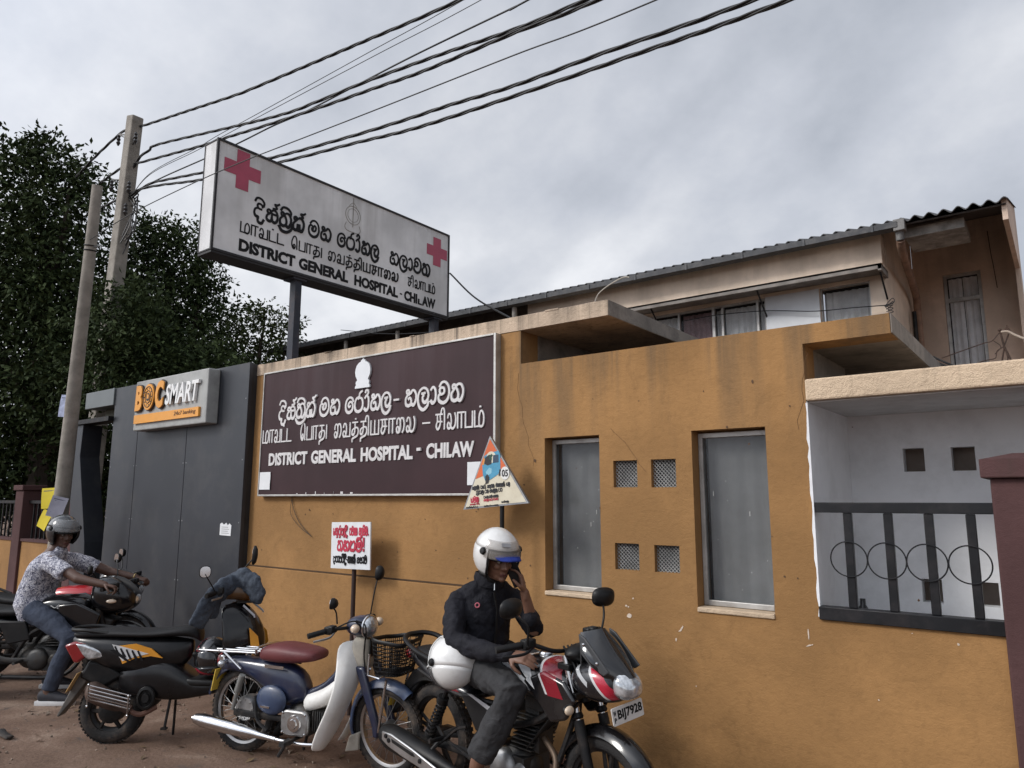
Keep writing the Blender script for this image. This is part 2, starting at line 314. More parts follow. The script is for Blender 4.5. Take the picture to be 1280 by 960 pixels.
G = {  # pen strokes of the Sinhala (si_) and Tamil (ta_) letters used here: width, [smooth strokes], [straight strokes]; x-height = 1
 'da': (.9, [[(.74, .80), (.62, .96), (.38, .98), (.28, .80), (.42, .64), (.64, .62)], [(.38, .68), (.12, .56), (.03, .3), (.14, .06), (.38, .0), (.34, -.2), (.46, -.36), (.7, -.36), (.86, -.1)]], []),
 'sa': (1.05, [[(.46, .62), (.3, .82), (.12, .78), (.1, .62), (.3, .56), (.1, .4), (.04, .15), (.2, 0), (.42, .03), (.5, .25), (.5, .46)], [(.5, .25), (.6, .03), (.82, 0), (1.0, .25), (.98, .66), (.76, .88), (.5, .8), (.46, .62), (.74, .56), (.98, .6)]], []),
 'ta': (1.05, [[(.3, .72), (.14, .78), (.14, .95), (.3, .98), (.38, .82), (.18, .62), (.03, .42), (.06, .12), (.3, 0), (.55, .1), (.62, .38), (.52, .66), (.38, .82)], [(.38, .82), (.6, .98), (.85, .95), (1.03, .65), (1.0, .3), (.82, 0), (.68, .02)]], []),
 'ka': (1.05, [[(.3, .72), (.14, .78), (.14, .95), (.3, .98), (.38, .82), (.18, .62), (.04, .4), (.06, .1), (.25, 0), (.42, .08), (.46, .44)], [(.46, .44), (.48, .1), (.58, .02), (.64, .15), (.62, .46)], [(.38, .82), (.6, .97), (.85, .93), (1.03, .65), (1.0, .3), (.86, .02), (.72, .03)]], []),
 'ma': (1.1, [[(.16, .92), (.35, 1.14), (.65, 1.2), (.95, .98), (1.05, .5), (.86, .1), (.5, -.05), (.15, .08), (.02, .4), (.1, .72), (.28, .80), (.44, .66), (.44, .5)], [(.44, .66), (.6, .82), (.74, .70), (.70, .48), (.54, .38), (.38, .42), (.32, .58)]], []),
 'ha': (1.05, [[(.3, .78), (.15, .80), (.13, .95), (.28, 1.0), (.38, .85), (.2, .66), (.04, .45), (.06, .12), (.28, 0), (.52, .08), (.56, .32), (.44, .50), (.30, .42)], [(.34, .70), (.55, .80), (.66, .95), (.86, .92), (1.03, .65), (1.0, .3), (.82, .02), (.64, .06)]], []),
 'ke': (.95, [[(.94, .72), (.8, .92), (.5, 1.0), (.18, .85), (.03, .5), (.12, .12), (.45, -.03), (.8, .1), (.9, .4), (.75, .66), (.52, .68), (.36, .5), (.46, .34), (.6, .42)]], []),
 'ra': (1.0, [[(.84, 1.34), (.6, 1.22), (.5, .98), (.2, .85), (.03, .5), (.12, .1), (.45, -.03), (.82, .1), (.97, .45), (.86, .8), (.58, .9), (.42, .84)]], []),
 'aa': (.55, [[(.05, .84), (.25, 1.0), (.46, .76), (.46, .2), (.22, 0), (.05, .14)]], []),
 'oo': (.6, [[(.05, .84), (.25, 1.0), (.46, .76), (.46, .2), (.22, 0), (.02, .12)], [(.3, 1.02), (.42, 1.16), (.38, 1.32), (.2, 1.36), (.1, 1.22)]], []),
 'la': (1.0, [[(.98, .12), (.86, -.15), (.5, -.35), (.15, -.15), (0, .3), (.1, .75), (.4, 1.0), (.75, .96), (.97, .65), (.92, .3), (.7, .1), (.5, .18), (.44, .42), (.54, .56), (.42, .66)]], [[(.38, .67), (.66, .69)]]),
 'va': (1.0, [[(.12, .98), (.3, 1.2), (.6, 1.22), (.9, .95), (.97, .5), (.8, .1), (.45, -.05), (.12, .08), (.03, .3), (.12, .48), (.35, .48), (.54, .6), (.52, .82), (.34, .90), (.16, .82), (.14, .66), (.22, .52)]], []),
 'ya': (1.0, [[(.05, .78), (.2, .92), (.3, .7), (.1, .45), (.15, .05), (.42, 0), (.52, .5)], [(.5, .15), (.75, 0), (.95, .2), (.95, .95)]], []),
 'na': (1.0, [[(.18, .98), (.1, .82), (.3, .7), (.45, .85), (.25, .65), (.08, .4), (.2, .02), (.5, .05)], [(.45, .85), (.75, .96), (.96, .6), (.86, .1), (.65, 0)]], []),
 'pa': (1.0, [[(.4, .6), (.34, .95), (.1, .9), (.05, .3), (.25, 0), (.62, 0), (.95, .2), (.95, .92)]], []),
 'ba': (.95, [[(.2, .92), (.05, .5), (.2, .05), (.6, 0), (.9, .35), (.76, .85), (.5, .7), (.46, .4)]], []),
 'a': (1.0, [[(.1, .92), (.32, .72), (.1, .5), (.2, .05), (.6, 0), (.95, .4), (.8, .9), (.5, .7)], [(.3, -.1), (.6, -.35), (.8, -.2)]], []),
 'ga': (1.0, [[(.1, .96), (.05, .3), (.25, 0), (.45, .2), (.4, .72)], [(.45, .2), (.7, 0), (.95, .3), (.9, .96)]], []),
 'ae': (.5, [[(.05, .9), (.28, .98), (.4, .7), (.36, -.1), (.1, -.3)]], []),
 'ex': (.35, [], [[(.18, 1.3), (.15, .42)], [(.15, .16), (.15, .0)]]),
 'hy': (.6, [], [[(.05, .45), (.55, .45)]]),
 'dot': (.3, [], [[(.1, .12), (.1, -.02)]]),
 # marks written over or under the letter before them
 '+i': (0, [[(-.92, 1.12), (-.74, 1.36), (-.34, 1.36), (-.06, 1.14), (-.08, .9)]], []),
 '+ii': (0, [[(-.92, 1.12), (-.74, 1.36), (-.34, 1.36), (-.06, 1.14), (-.24, 1.1), (-.06, 1.14), (-.08, .9)]], []),
 '+x': (0, [[(-.42, .98), (-.14, 1.04), (-.2, 1.2), (-.3, 1.32), (-.12, 1.32), (.06, 1.44)]], []),
 '+vir': (0, [[(-.9, 1.0), (-.7, 1.3), (-.3, 1.34), (-.05, 1.5)]], []),
 '+r': (0, [[(-1.04, -.1), (-.8, -.38), (-.36, -.4), (.02, -.12), (.06, .3)]], []),
 '+u': (0, [[(-.5, -.08), (-.2, -.26), (-.5, -.4)]], []),
 # Tamil
 'tma': (1.1, [[(.5, .02), (.52, .7), (.76, 1.0), (1.0, .7), (1.0, .24), (.84, 0), (.5, .02)]], [[(0, 1.0), (0, 0), (.55, 0)]]),
 'taa': (.75, [], [[(0, 0), (0, 1), (.75, 1)], [(.45, 1), (.45, 0)]]),
 'tva': (1.1, [[(.08, .7), (.2, .97), (.42, .9), (.52, .5), (.42, .1), (.2, 0), (.05, .16), (.12, .38), (.3, .4), (.46, .2)]], [[(.42, .0), (1.02, .0), (1.02, 1.0)]]),
 'tta': (.85, [], [[(0, 1), (0, 0), (.8, 0)]]),
 'te': (.9, [[(.34, .12), (.22, .28), (.36, .46), (.5, .26), (.34, 0), (.1, .2), (.03, .72), (.3, 1.32), (.66, 1.1), (.74, 0)]], []),
 'tpa': (.9, [], [[(0, 1), (0, 0), (.8, 0), (.8, 1)]]),
 'tta2': (1.0, [[(.45, 1), (.45, .45), (.3, .1), (.08, .14), (.1, .42), (.35, .55), (.76, .6), (.93, .35), (.8, .02), (.4, -.12), (.14, -.22), (.12, -.42)]], [[(.12, 1), (.8, 1)]]),
 'tu': (.25, [], [[(.06, 1.0), (.06, -.02)]]),
 'tai': (1.1, [[(.08, .60), (.12, .88), (.32, 1.0), (.5, .75), (.5, .3), (.38, .02), (.15, .02), (.05, .25), (.2, .42), (.36, .3), (.36, .12)], [(.5, .7), (.62, .98), (.85, .95), (1.0, .6), (.94, .2), (.8, 0)]], []),
 'tya': (1.15, [], [[(0, 1), (0, 0), (1.02, 0), (1.02, 1)], [(.5, 1), (.5, 0)]]),
 'tca': (.9, [[(.52, 1), (.56, .4), (.3, 0), (.06, .2), (.22, .5), (.76, .5)]], [[(0, 1), (.8, 1)], [(.2, 1), (.2, .5)]]),
 'tla': (1.1, [[(.06, .72), (.18, .97), (.4, .9), (.5, .5), (.4, .1), (.2, 0), (.05, .15), (.14, .4), (.34, .3), (.5, .05), (.76, 0), (.98, .25), (1.03, .7), (.92, 1.0)]], []),
 '+ti': (.25, [[(-.3, 1.0), (-.16, 1.36), (.08, 1.34), (.16, .9), (.16, 0)]], []),
 '+tp': (0, [], [[(-.52, 1.26), (-.42, 1.26)]]),
 'ndash': (.8, [], [[(.05, .5), (.75, .5)]]),
}
def script(mb, fr, keys, x0, x1, yb, xh, w=.12, d=.004, d0=0., m=0, gap=.16):
    """a word of pen-stroke letters fitted between x0 and x1 with its baseline at yb and x-height xh"""
    tot = sum(G[k][0]+gap for k in keys if G[k][0] > 0)-gap
    sx = (x1-x0)/tot; cx = 0.; wz = w*xh; lastw = 1.
    cnt = 0
    for k in keys:
        wd, sm, ln = G[k]
        ox = cx if k[0] != '+' else cx-gap
        sc = lastw if (k[0] == '+' and k[1] not in 't') else 1.
        for st, smooth in [(s_, 1) for s_ in sm]+[(s_, 0) for s_ in ln]:
            pts = [(x0+(ox+x*sc)*sx, yb+y*xh) for x, y in st]
            if smooth: pts = [(v.x, v.y) for v in catmull([(a, b, 0) for a, b in pts], 5)]
            y_ = [(b-yb)/xh for a, b in pts]
            n = len(pts); L, Rr = [], []
            for i, (a, b) in enumerate(pts):
                q, r = pts[max(i-1, 0)], pts[min(i+1, n-1)]
                tx, ty = r[0]-q[0], r[1]-q[1]; l = math.hypot(tx, ty) or 1; tx /= l; ty /= l
                e = wz/2*(1+.45*abs(tx)*(1 if y_[i] < .3 else 0)) if smooth and len(y_) > i else wz/2
                if i == 0: a -= tx*e*.7; b -= ty*e*.7
                if i == n-1: a += tx*e*.7; b += ty*e*.7
                if not smooth and 0 < i < n-1:  # mitre
                    t1 = Vector((a-q[0], b-q[1])).normalized(); t2 = Vector((r[0]-a, r[1]-b)).normalized(); t3 = (t1+t2).normalized(); tx, ty = t3; e = e/max(abs(t3.dot(t1)), .4)
                cnt += 1
                dd = d0+d+cnt*2.2e-5
                L.append(fr.p(a-ty*e, b+tx*e, dd)); Rr.append(fr.p(a+ty*e, b-tx*e, dd))
            lo = [q-fr.N*(d+cnt*2.2e-5) for q in L]; ro = [q-fr.N*(d+cnt*2.2e-5) for q in Rr]
            rings = [[L[i], Rr[i], ro[i], lo[i]] for i in range(n)]
            mb.loft(rings, True, False, m)
        if k[0] != '+': lastw = wd
        if wd > 0: cx += wd+gap if k[0] != '+' else wd+gap*.5
# ------------------------------------------------------------------ shared materials
BLACK = P('black_plastic', (.0065, .0065, .007), .45, spec=.3, var=.3, dirt=((.07, .06, .05), .2, 9))
GLOSSB = P('gloss_black_paint', (.004, .004, .005), .18, coat=.45, spec=.4, var=.2, dirt=((.06, .05, .045), .14, 7))
SATIN = P('satin_black_metal', (.010, .010, .011), .5, .2, spec=.3, dirt=((.09, .07, .055), .4, 12))
RUBBER = P('tyre_rubber', (.011, .010, .010), .82, var=.3, bump=.5, bs=90, dirt=((.13, .095, .07), .65, 8))
CHROME = P('worn_chrome', (.62, .62, .63), .16, 1., var=.06, dirt=((.22, .17, .12), .35, 16))
ALU = P('cast_aluminium', (.36, .36, .36), .42, .9, var=.15, dirt=((.10, .08, .06), .6, 14))
ENGINE = P('engine_metal', (.055, .055, .055), .5, .7, var=.25, bump=.2, bs=60, dirt=((.09, .07, .05), .6, 10))
MIRRORG = P('mirror_glass', (.85, .87, .9), .03, 1., var=.0)
LENS = P('clear_lamp_lens', (.50, .52, .54), .09, .6, var=.55, vs=26, coat=.9)
REDL = P('red_lamp_lens', (.20, .008, .010), .15, coat=.8, var=.15)
AMBER = P('pale_indicator_lens', (.60, .48, .36), .18, coat=.6, var=.2)
SEATM = P('black_seat_vinyl', (.009, .009, .010), .55, spec=.3, bump=.25, bs=130, var=.2)
GALV = P('galvanised_steel', (.30, .31, .32), .42, .8, var=.15, dirt=((.14, .10, .07), .4, 10))
ALFRAME = P('aluminium_frame', (.44, .43, .41), .45, .55, var=.15, dirt=((.16, .13, .10), .55, 7))

# ================================================================== SETTING
def stucco(name, col, streak=(.10, .075, .05), st=.55, z0=1.7, z1=2.75, bump=.55, low=None, patch=.3):
    m, N, L, b = newmat(name)
    co = N.new('ShaderNodeTexCoord')
    def noise(sc, det=6, rough=.6, scl=None, dist=0.):
        n = N.new('ShaderNodeTexNoise'); n.inputs['Scale'].default_value = sc; n.inputs['Detail'].default_value = det; n.inputs['Roughness'].default_value = rough; n.inputs['Distortion'].default_value = dist
        if scl:
            mpp = N.new('ShaderNodeMapping'); mpp.inputs['Scale'].default_value = scl; L.new(co.outputs['Object'], mpp.inputs[0]); L.new(mpp.outputs[0], n.inputs['Vector'])
        else: L.new(co.outputs['Object'], n.inputs['Vector'])
        return n.outputs['Fac']
    def mr(v, a, b_, c=0., d=1., smooth=True):
        n = N.new('ShaderNodeMapRange'); n.interpolation_type = 'SMOOTHSTEP' if smooth else 'LINEAR'
        for i, q in enumerate((a, b_, c, d)): n.inputs[i+1].default_value = q
        L.new(v, n.inputs[0]); return n.outputs[0]
    def mul(a, b_):
        n = N.new('ShaderNodeMath'); n.operation = 'MULTIPLY'
        for i, v in enumerate((a, b_)):
            if isinstance(v, (int, float)): n.inputs[i].default_value = v
            else: L.new(v, n.inputs[i])
        return n.outputs[0]
    def mixc(f, a, c):
        n = N.new('ShaderNodeMix'); n.data_type = 'RGBA'
        if isinstance(f, (int, float)): n.inputs[0].default_value = f
        else: L.new(f, n.inputs[0])
        for i, v in ((6, a), (7, c)):
            if isinstance(v, tuple): n.inputs[i].default_value = (*v, 1)
            else: L.new(v, n.inputs[i])
        return n.outputs[2]
    sp = N.new('ShaderNodeSeparateXYZ'); L.new(co.outputs['Object'], sp.inputs[0])
    c = mixc(mr(noise(1.1, 4), .35, .68), tuple(q*.80 for q in col), tuple(min(1, q*1.12) for q in col))
    c = mixc(mul(mr(noise(22, 8, .75), .45, .75), patch), c, tuple(q*.62 for q in col))
    c = mixc(mul(mr(noise(4.5, 8, .7, dist=1.2), .52, .70), patch*1.1), c, tuple(q*.68 for q in col))
    c = mixc(mul(mr(noise(7, 8, .8), .68, .76), .4), c, tuple(min(1, q*1.6+.06) for q in col))
    # rain streaks hanging from the top edge
    s = mul(mr(noise(1.0, 5, .55, (4.2, 4.2, .30)), .44, .66), mr(sp.outputs[2], z0, z1))
    s2 = mul(mr(noise(1.0, 6, .6, (22, 22, .5)), .5, .78), mr(sp.outputs[2], z1-.45, z1))
    c = mixc(mul(s, st), c, streak); c = mixc(mul(s2, st*1.2), c, streak)
    if low: c = mixc(mul(mul(mr(noise(2.2, 7, .7), .40, .66), mr(sp.outputs[2], low, .0)), .7), c, tuple(q*.38 for q in col))
    L.new(c, b.inputs['Base Color']); b.inputs['Roughness'].default_value = .86; b.inputs['Specular IOR Level'].default_value = .25
    h1 = noise(34, 8, .7); h2 = noise(9, 5, .6, (1, 1, 2.2), .8); h3 = noise(130, 3, .6)
    ad = N.new('ShaderNodeMath'); ad.operation = 'ADD'; L.new(h1, ad.inputs[0]); L.new(mul(h2, .55), ad.inputs[1])
    ad2 = N.new('ShaderNodeMath'); ad2.operation = 'ADD'; L.new(ad.outputs[0], ad2.inputs[0]); L.new(mul(h3, .35), ad2.inputs[1])
    bp = N.new('ShaderNodeBump'); bp.inputs['Strength'].default_value = bump; bp.inputs['Distance'].default_value = .016
    L.new(ad2.outputs[0], bp.inputs['Height']); L.new(bp.outputs[0], b.inputs['Normal'])
    MATS[name] = m; return m
ORANGE = stucco('orange_wall_paint', (.312, .170, .066), low=.75, bump=.36, patch=.42, st=.62)
ORANGE_LOW = ORANGE
BEIGE = stucco('weathered_beige_band', (.55, .43, .32), st=.75, z0=2.9, z1=3.12, streak=(.07, .06, .05), patch=.4)
LINT = stucco('rough_beige_render', (.62, .48, .34), st=.3, z0=2.35, z1=2.5, bump=.9, patch=.2)
CONC = P('bare_concrete', (.23, .20, .17), .9, var=.25, vs=3, bump=.5, bs=25, dirt=((.06, .05, .045), .7, 5))
WHITEP = P('white_room_paint', (.72, .73, .745), .7, var=.06, vs=2, bump=.12, bs=40, dirt=((.42, .42, .42), .4, 3))
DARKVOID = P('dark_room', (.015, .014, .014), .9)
BROWNP = stucco('maroon_brown_paint', (.085, .043, .042), st=.3, z0=1.5, z1=2.0, patch=.3, streak=(.05, .035, .03), bump=.35)
# ---- ground
mg, N, L, b = newmat('road_surface')
co = N.new('ShaderNodeTexCoord')
def gn(sc, det, rough, dist=0.):
    n = N.new('ShaderNodeTexNoise'); n.inputs['Scale'].default_value = sc; n.inputs['Detail'].default_value = det; n.inputs['Roughness'].default_value = rough; n.inputs['Distortion'].default_value = dist
    L.new(co.outputs['Object'], n.inputs['Vector']); return n.outputs['Fac']
def ramp(v, *st):
    r = N.new('ShaderNodeValToRGB'); L.new(v, r.inputs[0]); e = r.color_ramp.elements
    e[0].position, e[0].color = st[0][0], (*st[0][1], 1); e[1].position, e[1].color = st[-1][0], (*st[-1][1], 1)
    for p_, c_ in st[1:-1]: q = e.new(p_); q.color = (*c_, 1)
    return r.outputs[0]
base = ramp(gn(1.6, 8, .65, .6), (.3, (.115, .074, .054)), (.46, (.165, .108, .079)), (.58, (.20, .134, .10)), (.72, (.29, .215, .165)))
fine = ramp(gn(48, 8, .8), (.3, (.45, .42, .40)), (.52, (1, 1, 1)), (.72, (1.45, 1.4, 1.35)))
mm = N.new('ShaderNodeMix'); mm.data_type = 'RGBA'; mm.blend_type = 'MULTIPLY'; mm.inputs[0].default_value = .8; L.new(base, mm.inputs[6]); L.new(fine, mm.inputs[7])
wear = ramp(gn(5.5, 9, .75, .4), (.57, (0, 0, 0)), (.66, (1, 1, 1)))
m3 = N.new('ShaderNodeMix'); m3.data_type = 'RGBA'; L.new(wear, m3.inputs[0]); L.new(mm.outputs[2], m3.inputs[6]); m3.inputs[7].default_value = (.115, .088, .074, 1)
L.new(m3.outputs[2], b.inputs['Base Color']); b.inputs['Roughness'].default_value = .9; b.inputs['Specular IOR Level'].default_value = .2
bp = N.new('ShaderNodeBump'); bp.inputs['Strength'].default_value = .7; bp.inputs['Distance'].default_value = .02
adn = N.new('ShaderNodeMath'); adn.operation = 'ADD'; L.new(gn(30, 9, .8), adn.inputs[0]); L.new(gn(4, 5, .6), adn.inputs[1]); L.new(adn.outputs[0], bp.inputs['Height']); L.new(bp.outputs[0], b.inputs['Normal'])
gm = MB(); gm.add([(-600, -600, 0), (600, -600, 0), (600, 600, 0), (-600, 600, 0)], [(0, 1, 2, 3)])
tag(gm.build('ground', mg, smooth=False), kind='structure')
# grit lying on the road (nobody could count it)
gr = MB()
for i in range(600):
    x, y = rng.uniform(-9.5, -1.5), -rng.beta(1.2, 2.2)*4.0
    s = rng.uniform(.004, .013)*(1.9 if rng.random() < .06 else 1)
    R = Euler(rng.uniform(0, 6, 3)).to_matrix()
    gr.add([R @ Vector(q)*s+Vector((x, y, s*.5)) for q in ((1, 0, -.5), (-.6, .9, -.4), (-.7, -.8, -.5), (.1, .1, .9), (.6, .7, .3))], [(0, 1, 2), (0, 4, 3), (1, 3, 4), (1, 2, 3), (0, 3, 2), (0, 1, 4)])
tag(gr.build('gravel', P('grit', (.22, .17, .13), .9, var=.4), smooth=False), kind='stuff')
lf = MB()
for i in range(170):
    x, y = rng.uniform(-8.5, -2.0), -rng.beta(1., 2.4)*3.2-.03; s = rng.uniform(.015, .04); R = Euler((rng.uniform(-.4, .4), rng.uniform(-.4, .4), rng.uniform(0, 6))).to_matrix()
    lf.add([R @ Vector(q)*s+Vector((x, y, .008)) for q in ((-1, 0, 0), (0, .42, .12), (1, 0, .05), (0, -.42, .12))], [(0, 1, 2), (0, 2, 3)])
tag(lf.build('dry_leaf_litter', P('dry_leaf', (.10, .066, .035), .9, var=.6, vs=3), smooth=False), kind='stuff')
# ---- the orange hospital wall -------------------------------------------------
W = thing('boundary_wall', 'long orange stucco wall with two tall windows, roof slabs and a recessed white porch', 'wall', (-3.6, 0, 0))
def wpart(mb, name, mat, parent=W, **k):
    if parent is W: mb.xf(Matrix.Translation((3.6, 0, 0)))
    o = mb.build(name, mat, parent, **k)
    return o
# materials use object space; keep x as built by shifting only the root
win1, win2 = (-2.995, -2.541, 1.084, 2.16), (-1.872, -1.409, 1.071, 2.15)
vents = [(-2.435, -2.257, 1.802, 1.979), (-2.157, -1.984, 1.80, 1.979), (-2.435, -2.258, 1.27, 1.44), (-2.150, -1.979, 1.27, 1.437)]
mb = MB()
holed(mb, -6.72, -3.209, 0, 2.985, [], 0, .22)
holed(mb, -3.209, -1.168, 0, 2.73, [win1, win2, *vents], 0, .22)
mb.bb(-1.168, -.705, 0.0, .22, 2.617, 2.729)
holed(mb, -1.168, 1.3, 0, 1.075, [], 0, .22)
wpart(mb, 'wall', ORANGE, smooth=False)
mb = MB(); mb.bb(-6.718, -3.4, -.016, .0, .0, 1.066); wpart(mb, 'plinth', ORANGE, smooth=False, bevel=.006)
mb = MB(); mb.bb(-6.718, -3.4, -.004, .0, 1.068, 1.081); wpart(mb, 'groove', P('groove_shadow_paint', (.06, .032, .014), .9), smooth=False)
# roof slabs of the guard house
mb = MB(); mb.bb(-6.72, -2.45, -.006, 1.9, 2.987, 3.10)
for i in range(26):   # broken, uneven top arris
    x = -6.6+i*.16; mb.box((x, rng.uniform(.0, .12), 3.10), (rng.uniform(.05, .16), .05, rng.uniform(.004, .018)))
wpart(mb, 'roof_slab', BEIGE, smooth=False, bevel=.008)
mb = MB(); mb.bb(-1.60, -.70, .222, 2.3, 2.617, 2.726); wpart(mb, 'roof_slab', CONC, smooth=False, bevel=.008)
mb = MB(); mb.bb(-2.452, -2.446, .0, 1.9, 2.99, 3.098); wpart(mb, 'slab_edge', CONC, smooth=False)
mb = MB(); mb.bb(-.704, -.697, .005, 2.3, 2.62, 2.727); wpart(mb, 'slab_edge', CONC, smooth=False)
# guard house body behind the openings (dark inside)
mb = MB()
mb.bb(-3.30, -3.209, .222, 1.8, 2.2, 2.986); mb.bb(-3.3, -1.2, 1.7, 1.8, 1.0, 2.6)
mb.bb(-1.26, -1.17, .222, 1.0, 2.35, 2.616)
wpart(mb, 'inner_wall', CONC, smooth=False)
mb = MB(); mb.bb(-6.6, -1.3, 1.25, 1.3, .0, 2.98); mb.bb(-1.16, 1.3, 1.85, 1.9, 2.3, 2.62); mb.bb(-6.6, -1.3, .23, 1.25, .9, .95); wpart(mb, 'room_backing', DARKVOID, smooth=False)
# lintel slab over the porch
mb = MB(); mb.bb(-1.166, 1.3, -.016, 1.30, 2.281, 2.406); wpart(mb, 'lintel', LINT, smooth=False, bevel=.01)
# porch: white room
pv = [(-.845, -.725, 1.90, 2.048), (-.578, -.452, 1.90, 2.046), (-.80, -.69, 1.10, 1.24), (-.53, -.40, 1.10, 1.24)]
mb = MB(); mb.xf(Matrix.Identity(4))
holed(mb, -1.165, 1.3, .95, 2.279, pv, .93, 1.03)
mb.bb(-1.20, -1.168, .223, 1.03, .9, 2.28); mb.bb(-1.168, -1.163, .004, .93, 1.078, 2.279)
mb.bb(-1.163, 1.3, .224, .93, .93, .95)
wpart(mb, 'porch_wall', WHITEP, smooth=False)
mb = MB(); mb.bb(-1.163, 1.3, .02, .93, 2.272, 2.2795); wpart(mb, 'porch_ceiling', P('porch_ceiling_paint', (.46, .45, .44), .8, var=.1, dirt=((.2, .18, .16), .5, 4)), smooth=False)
mb = MB(); mb.bb(-1.15, 1.3, 1.12, 1.14, 1.0, 2.2); wpart(mb, 'porch_backing', P('brown_room_behind', (.34, .28, .24), .9), smooth=False)
# white paint edge along the jamb
mb = MB(); pts = [(-1.172+rng.uniform(-.006, .005), -.003, z) for z in np.linspace(1.09, 2.27, 24)]
mb.loft([[(x, -.003, z), (-1.160, -.003, z), (-1.160, .01, z), (x, .01, z)] for x, _, z in pts]); wpart(mb, 'jamb_edge', WHITEP, smooth=False)
# windows
GLASS = P('grey_tinted_glass', (.030, .034, .038), .16, var=.2, vs=3, coat=.3, alpha=.38, dirt=((.12, .13, .14), .3, 6))
REFL_SHEET = P('pale_reflection_sheet', (.66, .68, .68), .9, var=.22, vs=2.2)  # pale colour standing in for the reflection in the tall windows
def tall_window(x0, x1, z0, z1, cz0, cz1, cx0, cx1):
    f = MB(); t = .030
    y0, y1 = .095, .135
    f.bb(x0+.002, x0+t, y0, y1, z0+.012, z1-.012); f.bb(x1-t, x1-.002, y0, y1, z0+.012, z1-.012)
    f.bb(x0+t, x1-t, y0, y1, z1-t-.012, z1-.012); f.bb(x0+t, x1-t, y0-.006, y1, z0+.012, z0+t+.014)
    wf = wpart(f, 'window', ALFRAME, smooth=False, bevel=.003)
    g = MB(); g.bb(x0+t, x1-t, .112, .118, z0+t, z1-t); g.xf(Matrix.Translation((3.6, 0, 0))); g.build('pane', GLASS, wf, smooth=False)
    s = MB(); s.bb(x0, x1, -.012, .094, z0-.018, z0+.010); s.xf(Matrix.Translation((3.6, 0, 0))); s.build('sill', LINT, wf, smooth=False, bevel=.006)
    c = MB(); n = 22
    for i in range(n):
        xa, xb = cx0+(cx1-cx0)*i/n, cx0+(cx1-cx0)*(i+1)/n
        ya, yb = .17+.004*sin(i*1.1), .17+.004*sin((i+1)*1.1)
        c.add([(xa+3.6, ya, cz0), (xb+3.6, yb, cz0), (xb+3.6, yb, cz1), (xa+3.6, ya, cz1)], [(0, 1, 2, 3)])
    c.build('curtain_or_reflection', REFL_SHEET, wf)  # added sheet, not a real curtain: imitates the pale reflection in the pane
    mk = MB()   # paint runs and specks on the glass
    for k in range(9):
        x = rng.uniform(x0+.08, x1-.05); z = rng.uniform(z0+.1, z1-.15); h = rng.choice([.004, .005, .006, .005, .004, .006, .03, .07]); mk.bb(x+3.6, x+3.6+rng.uniform(.002, .004), .1085, .111, z, z+h)
    mk.build('paint_speck', P('dried_paint', (.6, .6, .58), .8), wf, smooth=False)
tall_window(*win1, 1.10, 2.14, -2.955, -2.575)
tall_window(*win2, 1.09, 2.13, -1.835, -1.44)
# vents with expanded mesh
MESHM = P('vent_mesh', (.34, .34, .33), .6, .2, var=.35)
for (x0, x1, z0, z1) in vents:
    g = MB(); n = 7; y = .030
    w, h = x1-x0, z1-z0
    for k in range(-n, n+1):
        for sgn in (1, -1):
            # diagonal line x = t*w ; z = sgn*... clipped to the opening
            pts = []
            for t in np.linspace(0, 1, 41):
                u = k/n+t*1.0; v = t if sgn > 0 else 1-t
                if 0 <= u <= 1: pts.append((x0+u*w+3.6, y+(.003 if sgn > 0 else 0), z0+v*h))
            if len(pts) > 2: g.tube([pts[0], pts[-1]], [(.0024, .0024)]*2, 4)
    v = g.build('vent_grille', MESHM, W, smooth=False)
    k = MB(); k.bb(x0+3.6, x1+3.6, .075, .083, z0, z1); k.build('vent_backing', P('vent_dark', (.055, .06, .062), .6), v, smooth=False)
# chips, scrapes and drips in the paint
mb = MB()
def blotch(cx, cz, r, y=-.0025, el=1., rot=0.):
    n = 11; p = [(cx+(r*rng.uniform(.55, 1.2)*cos(2*pi*i/n)*cos(rot)-r*el*rng.uniform(.6, 1.2)*sin(2*pi*i/n)*sin(rot)), cz+(r*rng.uniform(.55, 1.2)*cos(2*pi*i/n)*sin(rot)+r*el*rng.uniform(.6, 1.2)*sin(2*pi*i/n)*cos(rot))) for i in range(n)]
    mb.prism(p, .003, O=(0, y, 0), U=(1, 0, 0), V=(0, 0, 1), N=(0, 1, 0))
for cx, cz, r, e, ro in ((-2.34, .985, .019, .8, .5), (-2.36, 1.045, .007, 1, 0), (-2.345, 1.04, .006, 1, 0), (-2.31, 1.095, .006, 1, 0), (-1.985, .94, .007, 4.0, -.6), (-2.02, .875, .005, 2.5, .0), (-1.232, .99, .004, 8, 0), (-1.215, .937, .005, .5, .3), (-1.235, .93, .004, 4, -1.2), (-.52, 1.02, .007, 1, 0), (-.72, 1.05, .004, .5, 0), (-1.9, .62, .004, 1, 0), (-.9, .7, .004, 1.2, .4)): blotch(cx, cz, r, el=e, rot=ro)
wpart(mb, 'paint_chip', P('bare_plaster', (.55, .46, .38), .95, var=.2), smooth=False)
mb = MB()
for i in range(34):
    blotch(rng.uniform(-3.35, -.5) if i % 2 else rng.uniform(-6.4, -3.4), rng.uniform(1.0, 2.6) if i % 2 else rng.uniform(1.1, 1.7), rng.uniform(.003, .008), el=rng.uniform(.6, 1.6))
for q in ((-3.30, 1.80, .02), (-3.23, 1.81, .012), (-3.08, 2.0, .014), (-1.26, 2.26, .006)): blotch(*q)
wpart(mb, 'paint_chip', P('dark_spot', (.10, .055, .03), .95, var=.3), smooth=False)
